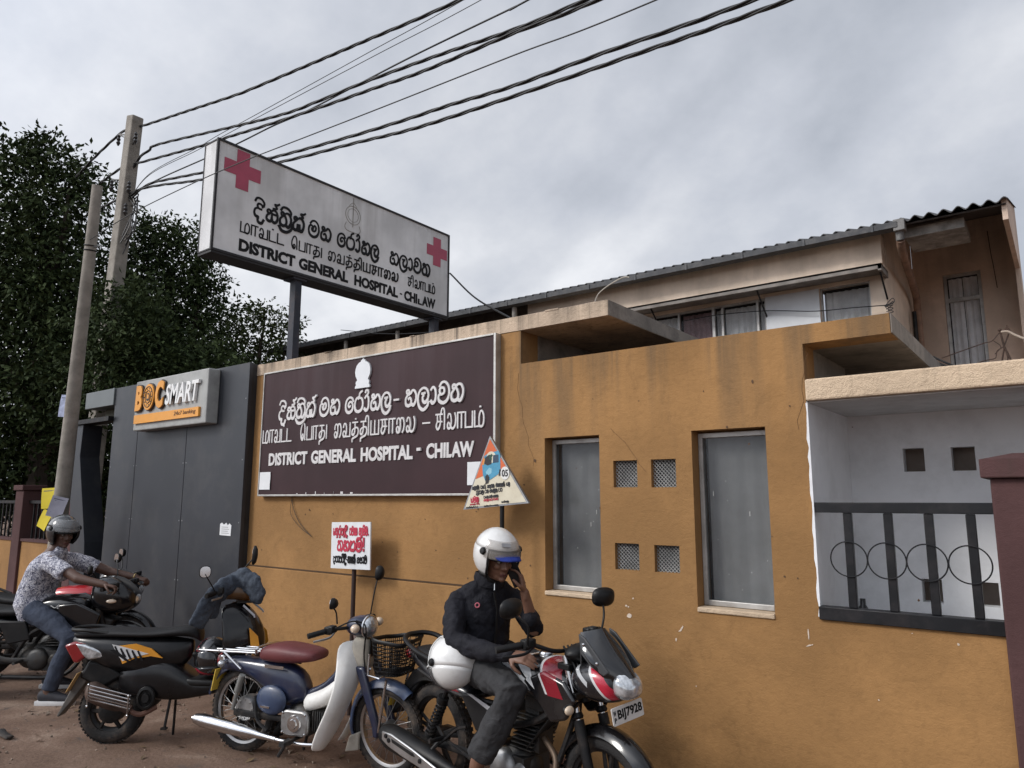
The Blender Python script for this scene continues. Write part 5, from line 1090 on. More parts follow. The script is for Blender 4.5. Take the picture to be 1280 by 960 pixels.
# head fairing, lamp, screen, plate
shell([(1.19, .10, .80, .905, 0, .12), (1.24, .125, .775, .925, 0, .14), (1.32, .14, .755, .945, 0, .16), (1.40, .138, .755, .945, 0, .2), (1.46, .125, .77, .93, 0, .25), (1.49, .11, .785, .92, 0, .28)] and
      [(1.19, .10, .80, .905), (1.24, .125, .775, .93), (1.32, .14, .755, .95), (1.38, .132, .758, .945), (1.44, .110, .768, .925), (1.47, .085, .785, .90)], 'head_fairing', PAINT1F, M1, steer=ST1)
shell([(1.44, .080, .785, .935), (1.485, .082, .785, .925), (1.515, .072, .795, .90), (1.54, .05, .81, .87), (1.545, .02, .825, .85)], 'headlamp', LENS, M1, steer=ST1, e=2.4)
mb = MB(); mb.lathe([(.05, .03), (.03, 0), (.012, 0)], (1.47, 0, .85), (1, 0, 0), 16); mb.xf(ST1).build('lamp_reflector', CHROME, M1)
rings = []   # windscreen: a bent dark sheet with a bracket
for i in range(10):
    t = i/9; x = 1.525-.19*t; z = .895+.20*t; hw = .055+.085*sin(pi*min(1, t*1.15+.15)); hw = .05+.09*(1-(2*t-1.05)**2*.55)
    hw *= .95 if t < .85 else .8
    o = []
    for s_, off in ((1, 0), (-1, -.006)):
        for j in range(9):
            u = (j/8*2-1)*s_; o.append((x-.075*u*u+off, hw*u, z-.02*u*u+off*.5))
    rings.append(o)
MB().loft(rings).xf(ST1).build('windscreen', P('smoked_screen', (.006, .006, .007), .12, coat=.8, var=.2, alpha=.93), M1, angle=60)
mb = MB()
for sy in (-1, 1):
    pass
    mb = MB(); mb.prism([(1.28, 1.075), (1.32, 1.06), (1.47, .925), (1.44, .905), (1.36, .93), (1.29, .985)], .012, O=(0, sy*.115, 0), U=(1, 0, 0), V=(0, 0, 1), N=(0, -sy, 0)); mb.tube([(1.27, sy*.09, .92), (1.29, sy*.11, 1.06)], .006, 6); mb.xf(ST1).build('screen_bracket', P('grey_plastic', (.04, .042, .045), .5, var=.2), M1, bevel=.004)
for x, z in ((1.315, 1.03), (1.40, .955)):
    mb = MB(); mb.lathe([(.001, .006), (.006, .004), (.008, 0)], (x, -.118, z), (0, -1, 0), 10); mb.xf(ST1).build('screw', CHROME, M1)
mb = MB(); mb.ell((1.19, 0, .96), (.07, .11, .045)); mb.xf(ST1).build('instrument_cluster', BLACK, M1)
PFR = Fr(ST1 @ Vector((1.487, -.105, .688)), ST1.to_3x3() @ Vector((.0, 1, 0.06)), ST1.to_3x3() @ Vector((-.15, -.06, 1)))
mb = MB(); poly_on(mb, PFR, rounded(0, .215, 0, .078, .008), -.004, .004); npl = mb.build('number_plate', P('white_plate', (.56, .55, .53), .45, var=.06, dirt=((.25, .2, .16), .4, 12)), M1, smooth=False)
mb = MB(); latin(mb, PFR, 'BIJ7928', .036, .207, .012, .064, d=.001, d0=.0005, bold=.03); latin(mb, PFR, 'W', .008, .028, .042, .064, d=.001, d0=.0005, bold=.02); latin(mb, PFR, 'P', .011, .026, .012, .034, d=.001, d0=.0005, bold=.02)
mb.build('plate_lettering', INK, npl, smooth=False)
# ------------------------------------------------------------------ the white and navy step-through moped
M2 = thing('moped', 'old step-through moped with white leg shield, maroon seat and black front basket', 'moped', (-4.775, -1.171, 0), RD(14.3))
NAVY = P('navy_paint', (.012, .018, .045), .28, coat=.4, var=.2, dirt=((.07, .06, .055), .35, 8)); NAVY2 = P('worn_navy_paint', (.035, .055, .11), .4, coat=.2, var=.3, dirt=((.12, .11, .11), .5, 7))
SHW = P('ivory_leg_shield', (.74, .73, .70), .38, var=.06, vs=2.5, dirt=((.33, .29, .24), .45, 5)); MAR = P('maroon_seat_vinyl', (.115, .024, .026), .5, var=.15, bump=.2, bs=70)
ST2 = STEERX(.98, .75, -9, 26)
wheel(M2, 0.02, .272, .275, .034, 'spoke'); wheel(M2, 1.20, .272, .275, .034, 'spoke', ST2)
for sy in (-1, 1):   # pressed steel fork
    mb = MB(); mb.loft([[(x-a, sy*.075-b, z) for a, b in ((.03*w_, .018), (-.03*w_, .018), (-.03*w_, -.018), (.03*w_, -.018))] for x, z, w_ in ((1.035, .66, 1.2), (1.075, .55, 1.1), (1.13, .40, 1.0), (1.165, .30, .9), (1.165, .24, .7))]); mb.xf(ST2).build('fork', NAVY, M2, bevel=.012)
    mb = MB(); mb.tube([(1.15, sy*.07, .245), (1.20, sy*.07, .272)], [(.022, .014)]*2, 8); mb.tube([(1.17, sy*.07, .30), (1.215, sy*.07, .25)], .012, 6); mb.xf(ST2).build('leading_link', ALU, M2)
    mb = MB(); mb.tube([(.10, sy*.125, .53), (.06, sy*.125, .42)], .022, 10); mb.tube([(.06, sy*.125, .42), (.03, sy*.125, .30)], .013, 8); mb.build('shock_absorber', P('grey_shock', (.22, .22, .21), .5, .5), M2)
    mb = MB(); mb.tube([(.42, sy*.08, .27), (.02, sy*.095, .275)], [(.022, .012)]*2, 8); mb.build('swing_arm', SATIN, M2)
    mb = MB(); mb.ell((-.10, sy*.12, .585), (.028, .024, .024)); i_ = mb.build('indicator', LENS, M2); mb = MB(); mb.tube([(-.10, sy*.05, .59), (-.10, sy*.1, .585)], .010, 8); mb.build('indicator_stalk', CHROME, i_)
    mb = MB(); mb.ell((1.03, sy*.115, .905), (.03, .03, .028)); mb.xf(ST2).build('indicator', AMBER, M2)
mudguard(1.20, .272, .315, 200, 52, .052, NAVY2, M2, steer=ST2, n=22)
mb = MB(); mb.prism([(.905, .20), (.985, .235), (.98, .12), (.86, .09)], .10, O=(0, -.05, 0), U=(1, 0, 0), V=(0, 0, 1), N=(0, 1, 0)); mb.xf(ST2).build('mud_flap', P('cream_flap', (.45, .42, .36), .6, dirt=((.15, .12, .1), .5, 9)), M2, bevel=.01)
mudguard(.02, .272, .335, 165, 48, .060, NAVY, M2, 'rear_mudguard')
shell([(-.20, .05, .50, .60), (-.10, .075, .52, .62), (.05, .085, .53, .63), (.22, .09, .45, .63), (.36, .085, .33, .63), (.46, .075, .34, .60), (.54, .06, .37, .56), (.58, .045, .40, .46)], 'body', NAVY, M2)
shell([(.56, .048, .38, .46), (.66, .045, .43, .49), (.78, .045, .49, .56), (.92, .05, .60, .80), (.98, .045, .68, .84)], 'frame_tube', NAVY, M2)
for sy in (-1, 1):
    mb = MB(); mb.ell((.335, sy*.098, .385), (.125, .035, .095)); sc_ = mb.build('side_cover', NAVY2, M2); mb = MB(); mb.box((.31, sy*.131, .345), (.075, .004, .012)); mb.build('badge', CHROME, sc_); mb = MB(); mb.bb(.26, .42, sy*.094-.002, sy*.094+.002, .585, .605); mb.build('trim_strip', CHROME, M2)
shell([(.19, .095, .625, .70), (.25, .125, .62, .735), (.36, .135, .615, .75), (.50, .13, .625, .735), (.62, .11, .64, .725), (.675, .085, .66, .70)], 'seat', MAR, M2, e=3)
mb = MB()   # chrome carrier
for y in (-.09, -.03, .03, .09): mb.tube([(-.36, y, .655), (.20, y, .675)], .008, 8)
for x in (-.35, -.15, .10): mb.tube([(x, -.10, .66), (x, .10, .66)], .008, 8)
mb.tube(catmull([(.19, -.105, .67), (.205, -.11, .71), (.21, 0, .72), (.205, .11, .71), (.19, .105, .67)], 5), .009, 8); mb.tube([(-.1, -.1, .66), (.06, -.1, .56)], .008, 8); mb.tube([(-.1, .1, .66), (.06, .1, .56)], .008, 8)
mb.build('carrier', CHROME, M2)
mb = MB(); mb.ell((-.20, 0, .585), (.035, .055, .055)); mb.build('tail_lamp', REDL, M2); mb = MB(); mb.box((-.17, 0, .585), (.05, .10, .08)); mb.build('lamp_housing', CHROME, M2, bevel=.01)
mb = MB(); mb.box((-.20, 0, .46), (.005, .17, .15), R=Euler((0, RD(12), 0)).to_matrix()); mb.build('number_plate', P('yellow_plate', (.62, .42, .06), .5), M2, smooth=False)
# engine
mb = MB(); mb.ell((.53, 0, .27), (.12, .085, .10)); mb.box((.53, 0, .25), (.2, .15, .14)); mb.tube([(.60, 0, .27), (.80, 0, .29)], [.06, .055], 12)
for k in range(7): mb.box((.66+.018*k, 0, .28), (.007, .14, .13))
e2 = mb.build('engine', ENGINE, M2, bevel=.006)
mb = MB(); mb.prism(rounded(.44, .66, .185, .345, .05), .035, O=(0, -.088, 0), U=(1, 0, 0), V=(0, 0, 1), N=(0, -1, 0)); cov = mb.build('engine_cover', ALU, e2, bevel=.012)
mb = MB(); mb.lathe([(.001, .02), (.028, .02), (.032, .012), (.05, .010), (.055, 0)], (.555, -.124, .265), (0, -1, 0), 22)
for q in ((.46, .325), (.64, .325), (.46, .205), (.64, .205)): mb.lathe([(.001, .008), (.008, .006), (.009, 0)], (q[0], -.123, q[1]), (0, -1, 0), 10)
mb.build('clutch_cap', CHROME, cov)
mb = MB(); mb.lathe([(.001, .05), (.075, .05), (.085, .03), (.085, -.03)], (.10, -.04, .30), (0, -1, 0), 22); 
for k in range(8): mb.box((.10+.06*cos(2*pi*k/8), -.092, .30+.06*sin(2*pi*k/8)), (.012, .004, .012))
mb.build('brake_drum', ALU, M2); mb = MB(); mb.tube([(.05, .07, .315), (.45, .07, .30)], [(.045, .02), (.04, .02)], 10); mb.build('chain_case', NAVY, M2)
mb = MB(); mb.tube(catmull([(.78, -.03, .24), (.76, -.08, .16), (.62, -.12, .145), (.40, -.135, .155)], 6), .014, 10); mb.build('exhaust_pipe', CHROME, M2)
muffler(M2, (-.27, -.155, .215), (.42, -.135, .155), .040, .016, CHROME)
mb = MB(); mb.tube([(.55, -.22, .165), (.55, .22, .165)], .012, 8); mb.box((.55, -.19, .165), (.04, .09, .028)); mb.box((.55, .19, .165), (.04, .09, .028)); mb.tube([(.5, -.10, .16), (.44, -.13, .05)], .011, 6); mb.tube([(.5, .10, .16), (.44, .13, .02)], .011, 6); mb.build('foot_peg', RUBBER, M2)
mb = MB(); mb.tube(catmull([(.20, -.10, .40), (.24, -.12, .26), (.34, -.13, .20)], 5), .012, 6); mb.build('kick_starter', SATIN, M2)
# leg shield: a curved ivory sheet swept round the front, with the tunnel cover behind it
def shield_ring(z, xe, xf2, hw, th=.010):
    o = []; n = 12
    for s_ in (0, 1):
        for j in range(n+1):
            u = (j/n*2-1)*(1 if s_ == 0 else -1); k = abs(u)
            x = xf2+(xe-xf2)*k**2.2-(th if s_ else 0); o.append((x, hw*u*(1 if s_ == 0 else .96), z))
    return o
def wing(rows, sy):   # one half of the leg shield: outer edge (x, y) to inner edge (x, y) per height, with a rolled outer lip
    rr = []
    for z, xo, yo, xi, yi in rows:
        f = []; n = 7
        for j in range(n+1): t = j/n; f.append((xo+(xi-xo)*t+.018*sin(pi*t)-.03*max(0, 1-t*6)**2, sy*(yo+(yi-yo)*t), z))
        rr.append(f+[(x-.012, y, z) for x, y, z in f[::-1]])
    return MB().loft(rr)
WROWS = ((.125, .77, .15, .755, .07), (.15, .785, .20, .79, .06), (.25, .83, .225, .855, .05), (.38, .905, .23, .92, .045), (.52, .955, .22, .985, .03), (.64, .955, .19, 1.012, .015), (.74, .925, .15, 1.005, .004), (.785, .92, .125, 1.0, .0), (.81, .945, .085, .99, .0))
for sy in (-1, 1): wing(WROWS, sy).build('leg_shield', SHW, M2, sub=1)
mb = MB(); mb.loft([[(x, y, z) for y, z in ((-w_, zb_), (-w_*.95, zt*.72+zb_*.28), (-w_*.4, zt), (w_*.4, zt), (w_*.95, zt*.72+zb_*.28), (w_, zb_))] for x, w_, zb_, zt in ((.555, .075, .31, .435), (.62, .095, .32, .455), (.72, .10, .35, .49), (.80, .10, .40, .545), (.88, .09, .46, .62))]); mb.build('tunnel_cover', SHW, M2, sub=1)
shell([(.945, .10, .65, .835), (.985, .09, .625, .84), (1.03, .075, .62, .835), (1.06, .05, .64, .82)], 'front_cover', P('cream_cover', (.52, .48, .40), .45, dirt=((.25, .2, .15), .4, 8)), M2, e=3.4); mb = MB(); mb.box((1.068, 0, .765), (.012, .075, .11)); mb.build('front_badge', BLACK, M2, bevel=.005)
shell([(.885, .05, .85, .93), (.92, .08, .84, .955), (.98, .085, .83, .965), (1.03, .08, .835, .96), (1.055, .06, .85, .94)], 'head_cover', NAVY, M2, e=2.6, steer=ST2)
mb = MB(); mb.ell((1.05, 0, .895), (.045, .068, .068)); mb.xf(ST2).build('headlamp', LENS, M2); mb = MB(); mb.torus((1.05, 0, .895), (1, 0, 0), .07, .009, 28, 8); mb.xf(ST2).build('headlamp_ring', CHROME, M2); mb = MB(); mb.tube([(.97, 0, .62), (.93, 0, .88)], .025, 12); mb.xf(ST2).build('steering_stem', CHROME, M2)
handlebars(M2, ST2, .93, .885, .12, .30, .01)
mirror_part(M2, (.90, -.17, .925), (.895, -.18, 1.0), (.88, -.215, 1.045), (-.86, -.38, .1), .045, .035, r=.005); mirror_part(M2, (.93, .16, .93), (.95, .17, 1.08), (.96, .20, 1.20), (-.85, .2, .1), .034, .05, r=.005)
mb = MB(); mb.tube(catmull([(.99, -.09, .94), (1.06, -.08, .90), (1.04, -.06, .7), (1.10, -.06, .45)], 6), .005, 6); mb.tube(catmull([(.90, -.19, .90), (1.0, -.12, .94), (1.05, -.07, .85)], 6), .005, 6); mb.build('cable', BLACK, M2)
# front basket: woven black bars
mb = MB()
def bk(u, v, s_):  # u round 0..1, v height 0..1
    hw = .125+.035*v; hd = .095+.035*v; cx_ = 1.235+.02*v; a = 2*pi*u
    c_, s2 = cos(a), sin(a)
    return Vector((cx_+hd*math.copysign(abs(c_)**.55, c_), hw*math.copysign(abs(s2)**.55, s2), .625+.205*v+.012*v*sin(2*a)))
for v in (0, .12, .24, .36, .48, .60, .72, .84): mb.tube([bk(i/40, v, 0) for i in range(40)], .0038, 5, closed=True)
mb.tube([bk(i/40, 1, 0) for i in range(40)], [(.013, .007)]*40, 6, closed=True)
for i in range(44): mb.tube([bk(i/44, v, 0) for v in np.linspace(0, 1, 6)], .0032, 4)
for q in np.linspace(-.10, .10, 9): mb.tube([(1.15, q, .626), (1.32, q, .626)], .0035, 4); mb.tube([(1.235+q*.8, -.11, .627), (1.235+q*.8, .11, .627)], .0035, 4)
BK_ = mb.build('basket', BLACK, M2, angle=60)
mb = MB(); mb.tube([(1.13, -.13, .75), (1.12, -.13, .62), (1.20, -.13, .61), (1.20, .13, .61), (1.12, .13, .62), (1.13, .13, .75)], .007, 8); mb.tube([(1.19, -.10, .28), (1.26, -.135, .60)], .009, 8); mb.tube([(1.19, .10, .28), (1.26, .135, .60)], .009, 8); mb.tube([(1.06, -.05, .60), (1.13, -.12, .66)], .006, 6); mb.build('basket_stay', CHROME, BK_)
# ------------------------------------------------------------------ the black scooter
M3 = thing('scooter', 'black scooter with orange and white side graphics and a denim jacket over its handlebar', 'scooter', (-5.64, -1.655, 0), RD(42))
ORD = P('orange_decal', (.62, .26, .02), .4, var=.1); WHD = P('white_decal', (.55, .55, .55), .4)
wheel(M3, 0.0, .225, .225, .055, 'scooter'); wheel(M3, 1.24, .225, .225, .05, 'scooter')
mudguard(1.24, .225, .27, 175, 35, .07, GLOSSB, M3)
for sy in (-1, 1):
    mb = MB(); mb.tube([(1.10, sy*.075, .50), (1.24, sy*.08, .225)], .022, 10); mb.build('fork', SATIN, M3)
shell([(-.42, .03, .69, .735), (-.34, .08, .62, .745), (-.18, .125, .55, .755), (.02, .15, .49, .755), (.22, .15, .47, .745), (.42, .125, .47, .735), (.56, .085, .49, .72), (.64, .05, .55, .71), (.68, .03, .60, .70)], 'body', P('black_body_plastic', (.005, .005, .006), .28, coat=.2, spec=.35, var=.2, dirt=((.06, .05, .045), .2, 6)), M3)
shell([(-.42, .05, .735, .765), (-.28, .10, .73, .785), (-.05, .13, .735, .795), (.15, .135, .73, .785), (.32, .135, .725, .78), (.50, .13, .735, .795), (.66, .11, .73, .815), (.73, .085, .70, .79), (.745, .06, .68, .74)], 'seat', SEATM, M3)
for sy in (-1, 1):
    if sy < 0:
        F3 = Fr((0, sy*.158, 0), (1, 0, 0), (0, 0, 1))
        mb = MB(); mb.prism([(.05, .685), (.22, .70), (.36, .665), (.46, .60), (.36, .615), (.22, .60), (.12, .565)], .012, O=(0, sy*.156, 0), U=(1, 0, 0), V=(0, 0, 1), N=(0, -sy, 0)); d_ = mb.build('side_decal', ORD, M3, smooth=False)
        mb = MB(); mb.prism([(.02, .70), (.10, .685), (.34, .632), (.24, .615), (.12, .585), (.08, .62)], .004, O=(0, sy*.159, 0), U=(1, 0, 0), V=(0, 0, 1), N=(0, -sy, 0)); mb.build('decal_field', WHD, d_, smooth=False)
        mb = MB()
        for k, (x, z) in enumerate(((.07, .655), (.12, .64), (.17, .632), (.22, .625), (.27, .622))): mb.prism([(x-.03, z+.03), (x-.018, z+.034), (x+.03, z-.035+.01*(k % 2)), (x+.012, z-.04)], .003, O=(0, sy*.1615, 0), U=(1, 0, 0), V=(0, 0, 1), N=(0, -sy, 0))
        mb.prism([(.0, .665), (.06, .66), (.18, .585), (.16, .58)], .003, O=(0, sy*.1617, 0), U=(1, 0, 0), V=(0, 0, 1), N=(0, -sy, 0)); mb.build('decal_lines', INK, d_, smooth=False)
    mb = MB(); mb.prism([(-.43, .69), (-.34, .715), (-.22, .69), (-.20, .625), (-.30, .565), (-.335, .575)], .05, O=(0, sy*.128, 0), U=(1, 0, 0), V=(0, 0, 1), N=(0, -sy, 0)); mb.build('tail_lamp', REDL, M3, bevel=.015)
    mb = MB(); mb.prism([(-.33, .705), (-.24, .695), (-.02, .63), (-.06, .605), (-.20, .59), (-.25, .62)], .04, O=(0, sy*.134, 0), U=(1, 0, 0), V=(0, 0, 1), N=(0, -sy, 0)); mb.build('lamp_lens', LENS, M3, bevel=.012)
mb = MB(); mb.tube(catmull([(-.05, -.11, .77), (-.25, -.11, .79), (-.38, -.07, .79), (-.42, 0, .79), (-.38, .07, .79), (-.25, .11, .79), (-.05, .11, .77)], 5), .013, 8); mb.build('grab_rail', BLACK, M3)
shell([(.60, .12, .40, .47), (.70, .15, .395, .455), (.90, .155, .39, .45), (1.02, .15, .39, .46), (1.08, .13, .42, .52)], 'floorboard', BLACK, M3, e=4)
shell([(.02, .10, .34, .52), (.25, .135, .31, .58), (.45, .145, .29, .60), (.62, .145, .29, .52), (.74, .14, .31, .44), (.90, .13, .33, .43), (1.05, .12, .36, .46)], 'lower_cover', MATS['black_body_plastic'], M3, e=3.2)
MB().loft([shield_ring(*q) for q in ((.44, 1.05, 1.14, .17), (.56, 1.00, 1.28, .195), (.68, .99, 1.32, .20), (.80, .98, 1.29, .195), (.90, .95, 1.20, .175), (.97, .93, 1.10, .12))]).build('front_apron', GLOSSB, M3, sub=1)
mb = MB(); mb.loft([[(x-.02, y, z) for y in (-.12, .12)]+[(x+.03, y, z) for y in (.10, -.10)] for x, z in ((1.03, .46), (1.0, .6), (.98, .8), (.94, .94))]); mb.build('inner_panel', BLACK, M3, bevel=.01)
for sy in (-1, 1):
    mb = MB(); mb.prism([(1.20, .80), (1.28, .74), (1.30, .66), (1.24, .60), (1.22, .68)], .01, O=(0, sy*.150, 0), U=(1, 0, 0), V=(0, 0, 1), N=(0, -sy, 0)); mb.build('apron_decal', ORD, M3, smooth=False)
    mb = MB(); mb.tube([(1.13, sy*.13, .955), (1.235, sy*.14, .885), (1.24, sy*.14, .87)], [(.008, .004)]*3, 6); mb.build('silver_trim', DEC, M3)
ST3 = STEERX(1.0, .95, 8)
shell([(.90, .06, .98, 1.05), (.96, .12, .985, 1.09), (1.04, .13, .98, 1.10), (1.12, .12, .97, 1.09), (1.18, .09, .98, 1.06)], 'head_cover', P('orange_black_head', (.10, .045, .012), .4, var=.5, coat=.3), M3, steer=ST3)
mb = MB(); mb.ell((1.16, 0, 1.02), (.05, .09, .045)); mb.xf(ST3).build('headlamp', LENS, M3); mb = MB(); mb.box((1.12, 0, .965), (.15, .15, .012)); mb.xf(ST3).build('visor_lip', BLACK, M3)
handlebars(M3, ST3, .97, 1.02, .12, .34, .03)
mirror_part(M3, (.93, -.25, 1.06), (.91, -.30, 1.12), (.86, -.33, 1.20), (.37*2-.2, -.93, .05), .048, .042, r=.005)
mirror_part(M3, (.95, .22, 1.06), (1.0, .24, 1.18), (1.07, .27, 1.26), (-.92, .30, .1), .022, .075, r=.006)
mb = MB(); mb.prism([(-.22, .58), (-.06, .56), (.10, .47), (-.08, .38), (-.30, .46)], .16, O=(0, -.08, 0), U=(1, 0, 0), V=(0, 0, 1), N=(0, 1, 0)); mb.build('rear_fender', BLACK, M3, bevel=.02)
mb = MB(); mb.prism([(-.30, .50), (-.18, .50), (-.34, .31), (-.46, .19), (-.48, .20), (-.40, .33)], .11, O=(0, -.055, 0), U=(1, 0, 0), V=(0, 0, 1), N=(0, 1, 0)); mb.build('mud_flap', P('grey_mud_flap', (.07, .065, .06), .6, var=.3, dirt=((.2, .16, .13), .5, 8)), M3, bevel=.008)
R_ = Euler((0, RD(35), RD(0))).to_matrix(); mb = MB(); mb.box((-.335, -.0, .435), (.006, .24, .155), R=R_); npp = mb.build('number_plate', P('faded_yellow_plate', (.50, .31, .12), .5, var=.15, dirt=((.35, .26, .18), .5, 9)), M3, bevel=.003)
NF = Fr(Vector((-.335, .0, .435))+R_ @ Vector((-.0036, .085, -.06)), R_ @ Vector((0, -1, 0)), R_ @ Vector((0, 0, 1)))
mb = MB()
for k in range(7):
    for r_ in range(2): mb.bb(0, 0, 0, 0, 0, 0) if False else poly_on(mb, NF, [(.012+.022*k, .015+.05*r_), (.024+.022*k, .015+.05*r_), (.024+.022*k-.003*(k % 2), .05+.05*r_), (.012+.022*k, .05+.05*r_)], .0002, .0006)
mb.build('worn_lettering', P('worn_plate_print', (.33, .20, .09), .6), npp, smooth=False)
mb = MB(); mb.ell((.20, .06, .30), (.2, .1, .10)); mb.box((.10, .10, .26), (.34, .08, .12)); mb.tube([(.34, -.12, .33), (.34, -.15, .33)], .075, 20); e3 = mb.build('engine', ENGINE, M3, bevel=.01)
mb = MB(); mb.lathe([(.001, .012), (.03, .012), (.035, .0), (.055, .0), (.06, .012), (.075, .008), (.08, 0)], (.34, -.152, .33), (0, -1, 0), 24); mb.build('fan_cover', BLACK, e3)
mb = MB(); mb.tube(catmull([(.42, -.10, .26), (.30, -.14, .22), (.18, -.15, .26)], 5), .018, 8); mb.build('exhaust_pipe', P('rust_exhaust', (.14, .07, .05), .7, .3), M3)
mu = muffler(M3, (-.16, -.155, .40), (.22, -.15, .25), .062, .03, P('rusty_silencer', (.075, .05, .04), .6, .4, var=.4, dirt=((.16, .085, .06), .6, 10)))
mb = MB()
for k in range(5): mb.tube([(-.10, -.232+.008*abs(k-2), .44-.022*k), (.25, -.222+.008*abs(k-2), .365-.022*k)], .0045, 6)
for a, b in (((-.10, -.235, .45), (-.10, -.235, .31)), ((.24, -.225, .37), (.24, -.225, .24))): mb.tube([a, b], .006, 6); mb.ell(a, .011, nu=8, nv=6); mb.ell(b, .011, nu=8, nv=6)
mb.build('chrome_guard', CHROME, mu)
mb = MB(); mb.tube([(.52, -.06, .32), (.50, -.10, .12)], .012, 6); mb.box((.5, -.11, .115), (.05, .04, .012)); mb.tube([(.52, .06, .32), (.50, .10, .02)], .012, 6); mb.build('stand', SATIN, M3)
def squeeze(x): return x*(.80 if x > 0 else .76)
for ch in list(M3.children):
    if ch.name.startswith('wheel'):
        if sum(v.co.x for v in ch.data.vertices)/len(ch.data.vertices) > .6:
            for c2 in [ch]+list(ch.children):
                for v in c2.data.vertices: v.co.x -= .15
        continue
    for c2 in [ch]+list(ch.children):
        for v in c2.data.vertices: v.co.x = squeeze(v.co.x); v.co.y *= .88 if abs(v.co.y) < .2 else 1
# ------------------------------------------------------------------ the two faired motorcycles at the far left
def faired_bike(label, loc, rz, accent, group=None):
    r = thing('motorcycle', label, 'motorcycle', loc, rz)
    wheel(r, -.72, .30, .30, .05, 'alloy'); wheel(r, .60, .30, .30, .045, 'alloy')
    mudguard(.60, .30, .345, 165, 20, .06, GLOSSB, r); mudguard(-.72, .30, .36, 150, 60, .07, BLACK, r, 'rear_mudguard')
    for sy in (-1, 1):
        f = MB(); f.tube([(.40, sy*.09, .86), (.60, sy*.09, .30)], .024, 10); f.build('fork', SATIN, r)
        m_ = MB(); coil(m_, (-.50, sy*.13, .56), (-.64, sy*.13, .35), .028, 9, .0065); sh_ = m_.build('shock_absorber', SATIN, r)
        m_ = MB(); m_.tube([(-.47, sy*.13, .61), (-.655, sy*.13, .33)], .013, 8); m_.lathe([(.032, 0), (.032, .05)], (-.50, sy*.13, .56), (.55, 0, .83), 12); m_.build('shock_rod', GALV, sh_)
        m_ = MB(); m_.tube([(-.25, sy*.11, .32), (-.72, sy*.11, .30)], [(.026, .015)]*2, 8); m_.build('swing_arm', SATIN, r)
        m_ = MB(); m_.tube(catmull([(-.08, sy*.13, .33), (-.30, sy*.15, .34), (-.45, sy*.16, .42)], 5), [(.022, .012)]*11, 8); m_.tube([(-.15, sy*.14, .33), (-.15, sy*.27, .33)], .013, 8); m_.build('foot_peg', ENGINE, r)
        m_ = MB(); m_.prism([(.12, .80), (.28, .82), (.50, .72), (.44, .52), (.30, .45), (.14, .60)], .03, O=(0, sy*.175, 0), U=(1, 0, 0), V=(0, 0, 1), N=(0, -sy, 0)); m_.build('tank_shroud', GLOSSB, r, bevel=.015)
        m_ = MB(); m_.prism([(-.40, .66), (-.16, .66), (-.10, .50), (-.30, .46)], .03, O=(0, sy*.14, 0), U=(1, 0, 0), V=(0, 0, 1), N=(0, -sy, 0)); m_.build('side_panel', BLACK, r, bevel=.012)
        m_ = MB(); m_.tube(catmull([(.40, 0, .80), (.20, sy*.1, .66), (-.1, sy*.12, .56), (-.25, sy*.11, .34)], 6), .018, 8); m_.build('frame', SATIN, r)
    shell([(-.16, .08, .72, .80), (-.10, .12, .68, .845), (.02, .15, .67, .875), (.16, .165, .67, .875), (.28, .15, .68, .855), (.36, .11, .72, .82)], 'tank', accent, r)
    shell([(-.98, .04, .80, .85), (-.85, .09, .76, .845), (-.60, .125, .70, .80), (-.40, .135, .68, .765), (-.22, .12, .69, .765), (-.12, .09, .72, .80)], 'seat', SEATM, r)
    shell([(-1.0, .05, .74, .80), (-.85, .09, .68, .77), (-.60, .12, .62, .72), (-.40, .125, .60, .69), (-.28, .10, .62, .67)], 'tail_panel', GLOSSB, r)
    shell([(-1.04, .04, .74, .80), (-1.0, .055, .73, .81), (-.96, .05, .74, .80)], 'tail_lamp', REDL, r)
    m_ = MB(); m_.tube(catmull([(-.60, -.13, .78), (-.85, -.12, .87), (-.98, 0, .90), (-.85, .12, .87), (-.60, .13, .78)], 6), .013, 8); m_.build('grab_rail', BLACK, r)
    engine_block(r, -.02, .34, 1.05).children[0].data.materials[0] = ENGINE
    muffler(r, (-.92, -.19, .29), (-.30, -.17, .20), .062, .026, P('brushed_silencer', (.24, .21, .18), .4, .8, var=.2, dirt=((.12, .09, .07), .5, 8)))
    m_ = MB(); m_.tube(catmull([(.22, -.04, .48), (.32, -.08, .36), (.18, -.14, .20), (-.30, -.17, .20)], 6), .018, 8); m_.build('exhaust_pipe', SATIN, r)
    shell([(.34, .10, .76, 1.0), (.42, .15, .72, 1.035), (.52, .165, .70, 1.04), (.62, .155, .71, 1.0), (.70, .12, .74, .93), (.745, .07, .79, .87)], 'head_fairing', GLOSSB, r)
    shell([(.64, .10, .76, .90), (.71, .08, .77, .89), (.757, .04, .80, .86)], 'headlamp', LENS, r)
    m_ = MB(); m_.prism([(.46, .69), (.58, .66), (.54, .56), (.44, .60)], .18, O=(0, -.09, 0), U=(1, 0, 0), V=(0, 0, 1), N=(0, 1, 0)); m_.build('chin_panel', BLACK, r, bevel=.02)
    m_ = MB(); m_.tube([(.58, -.15, .84), (.60, -.20, .835)], .01, 6); m_.ell((.60, -.215, .835), (.045, .02, .018)); m_.tube([(.58, .15, .84), (.60, .20, .835)], .01, 6); m_.ell((.60, .215, .835), (.045, .02, .018)); m_.build('indicator', AMBER, r)
    handlebars(r, Matrix.Identity(4), .62, .925, .06, .31, .035)
    mirror_part(r, (.44, -.18, 1.02), (.43, -.22, 1.07), (.415, -.25, 1.09), (-.35, .92, .0), .022, .04, r=.006)
    mirror_part(r, (.44, .20, 1.02), (.40, .27, 1.10), (.36, .32, 1.15), (-.75, -.70, .05), .062, .045, r=.006)
    return r
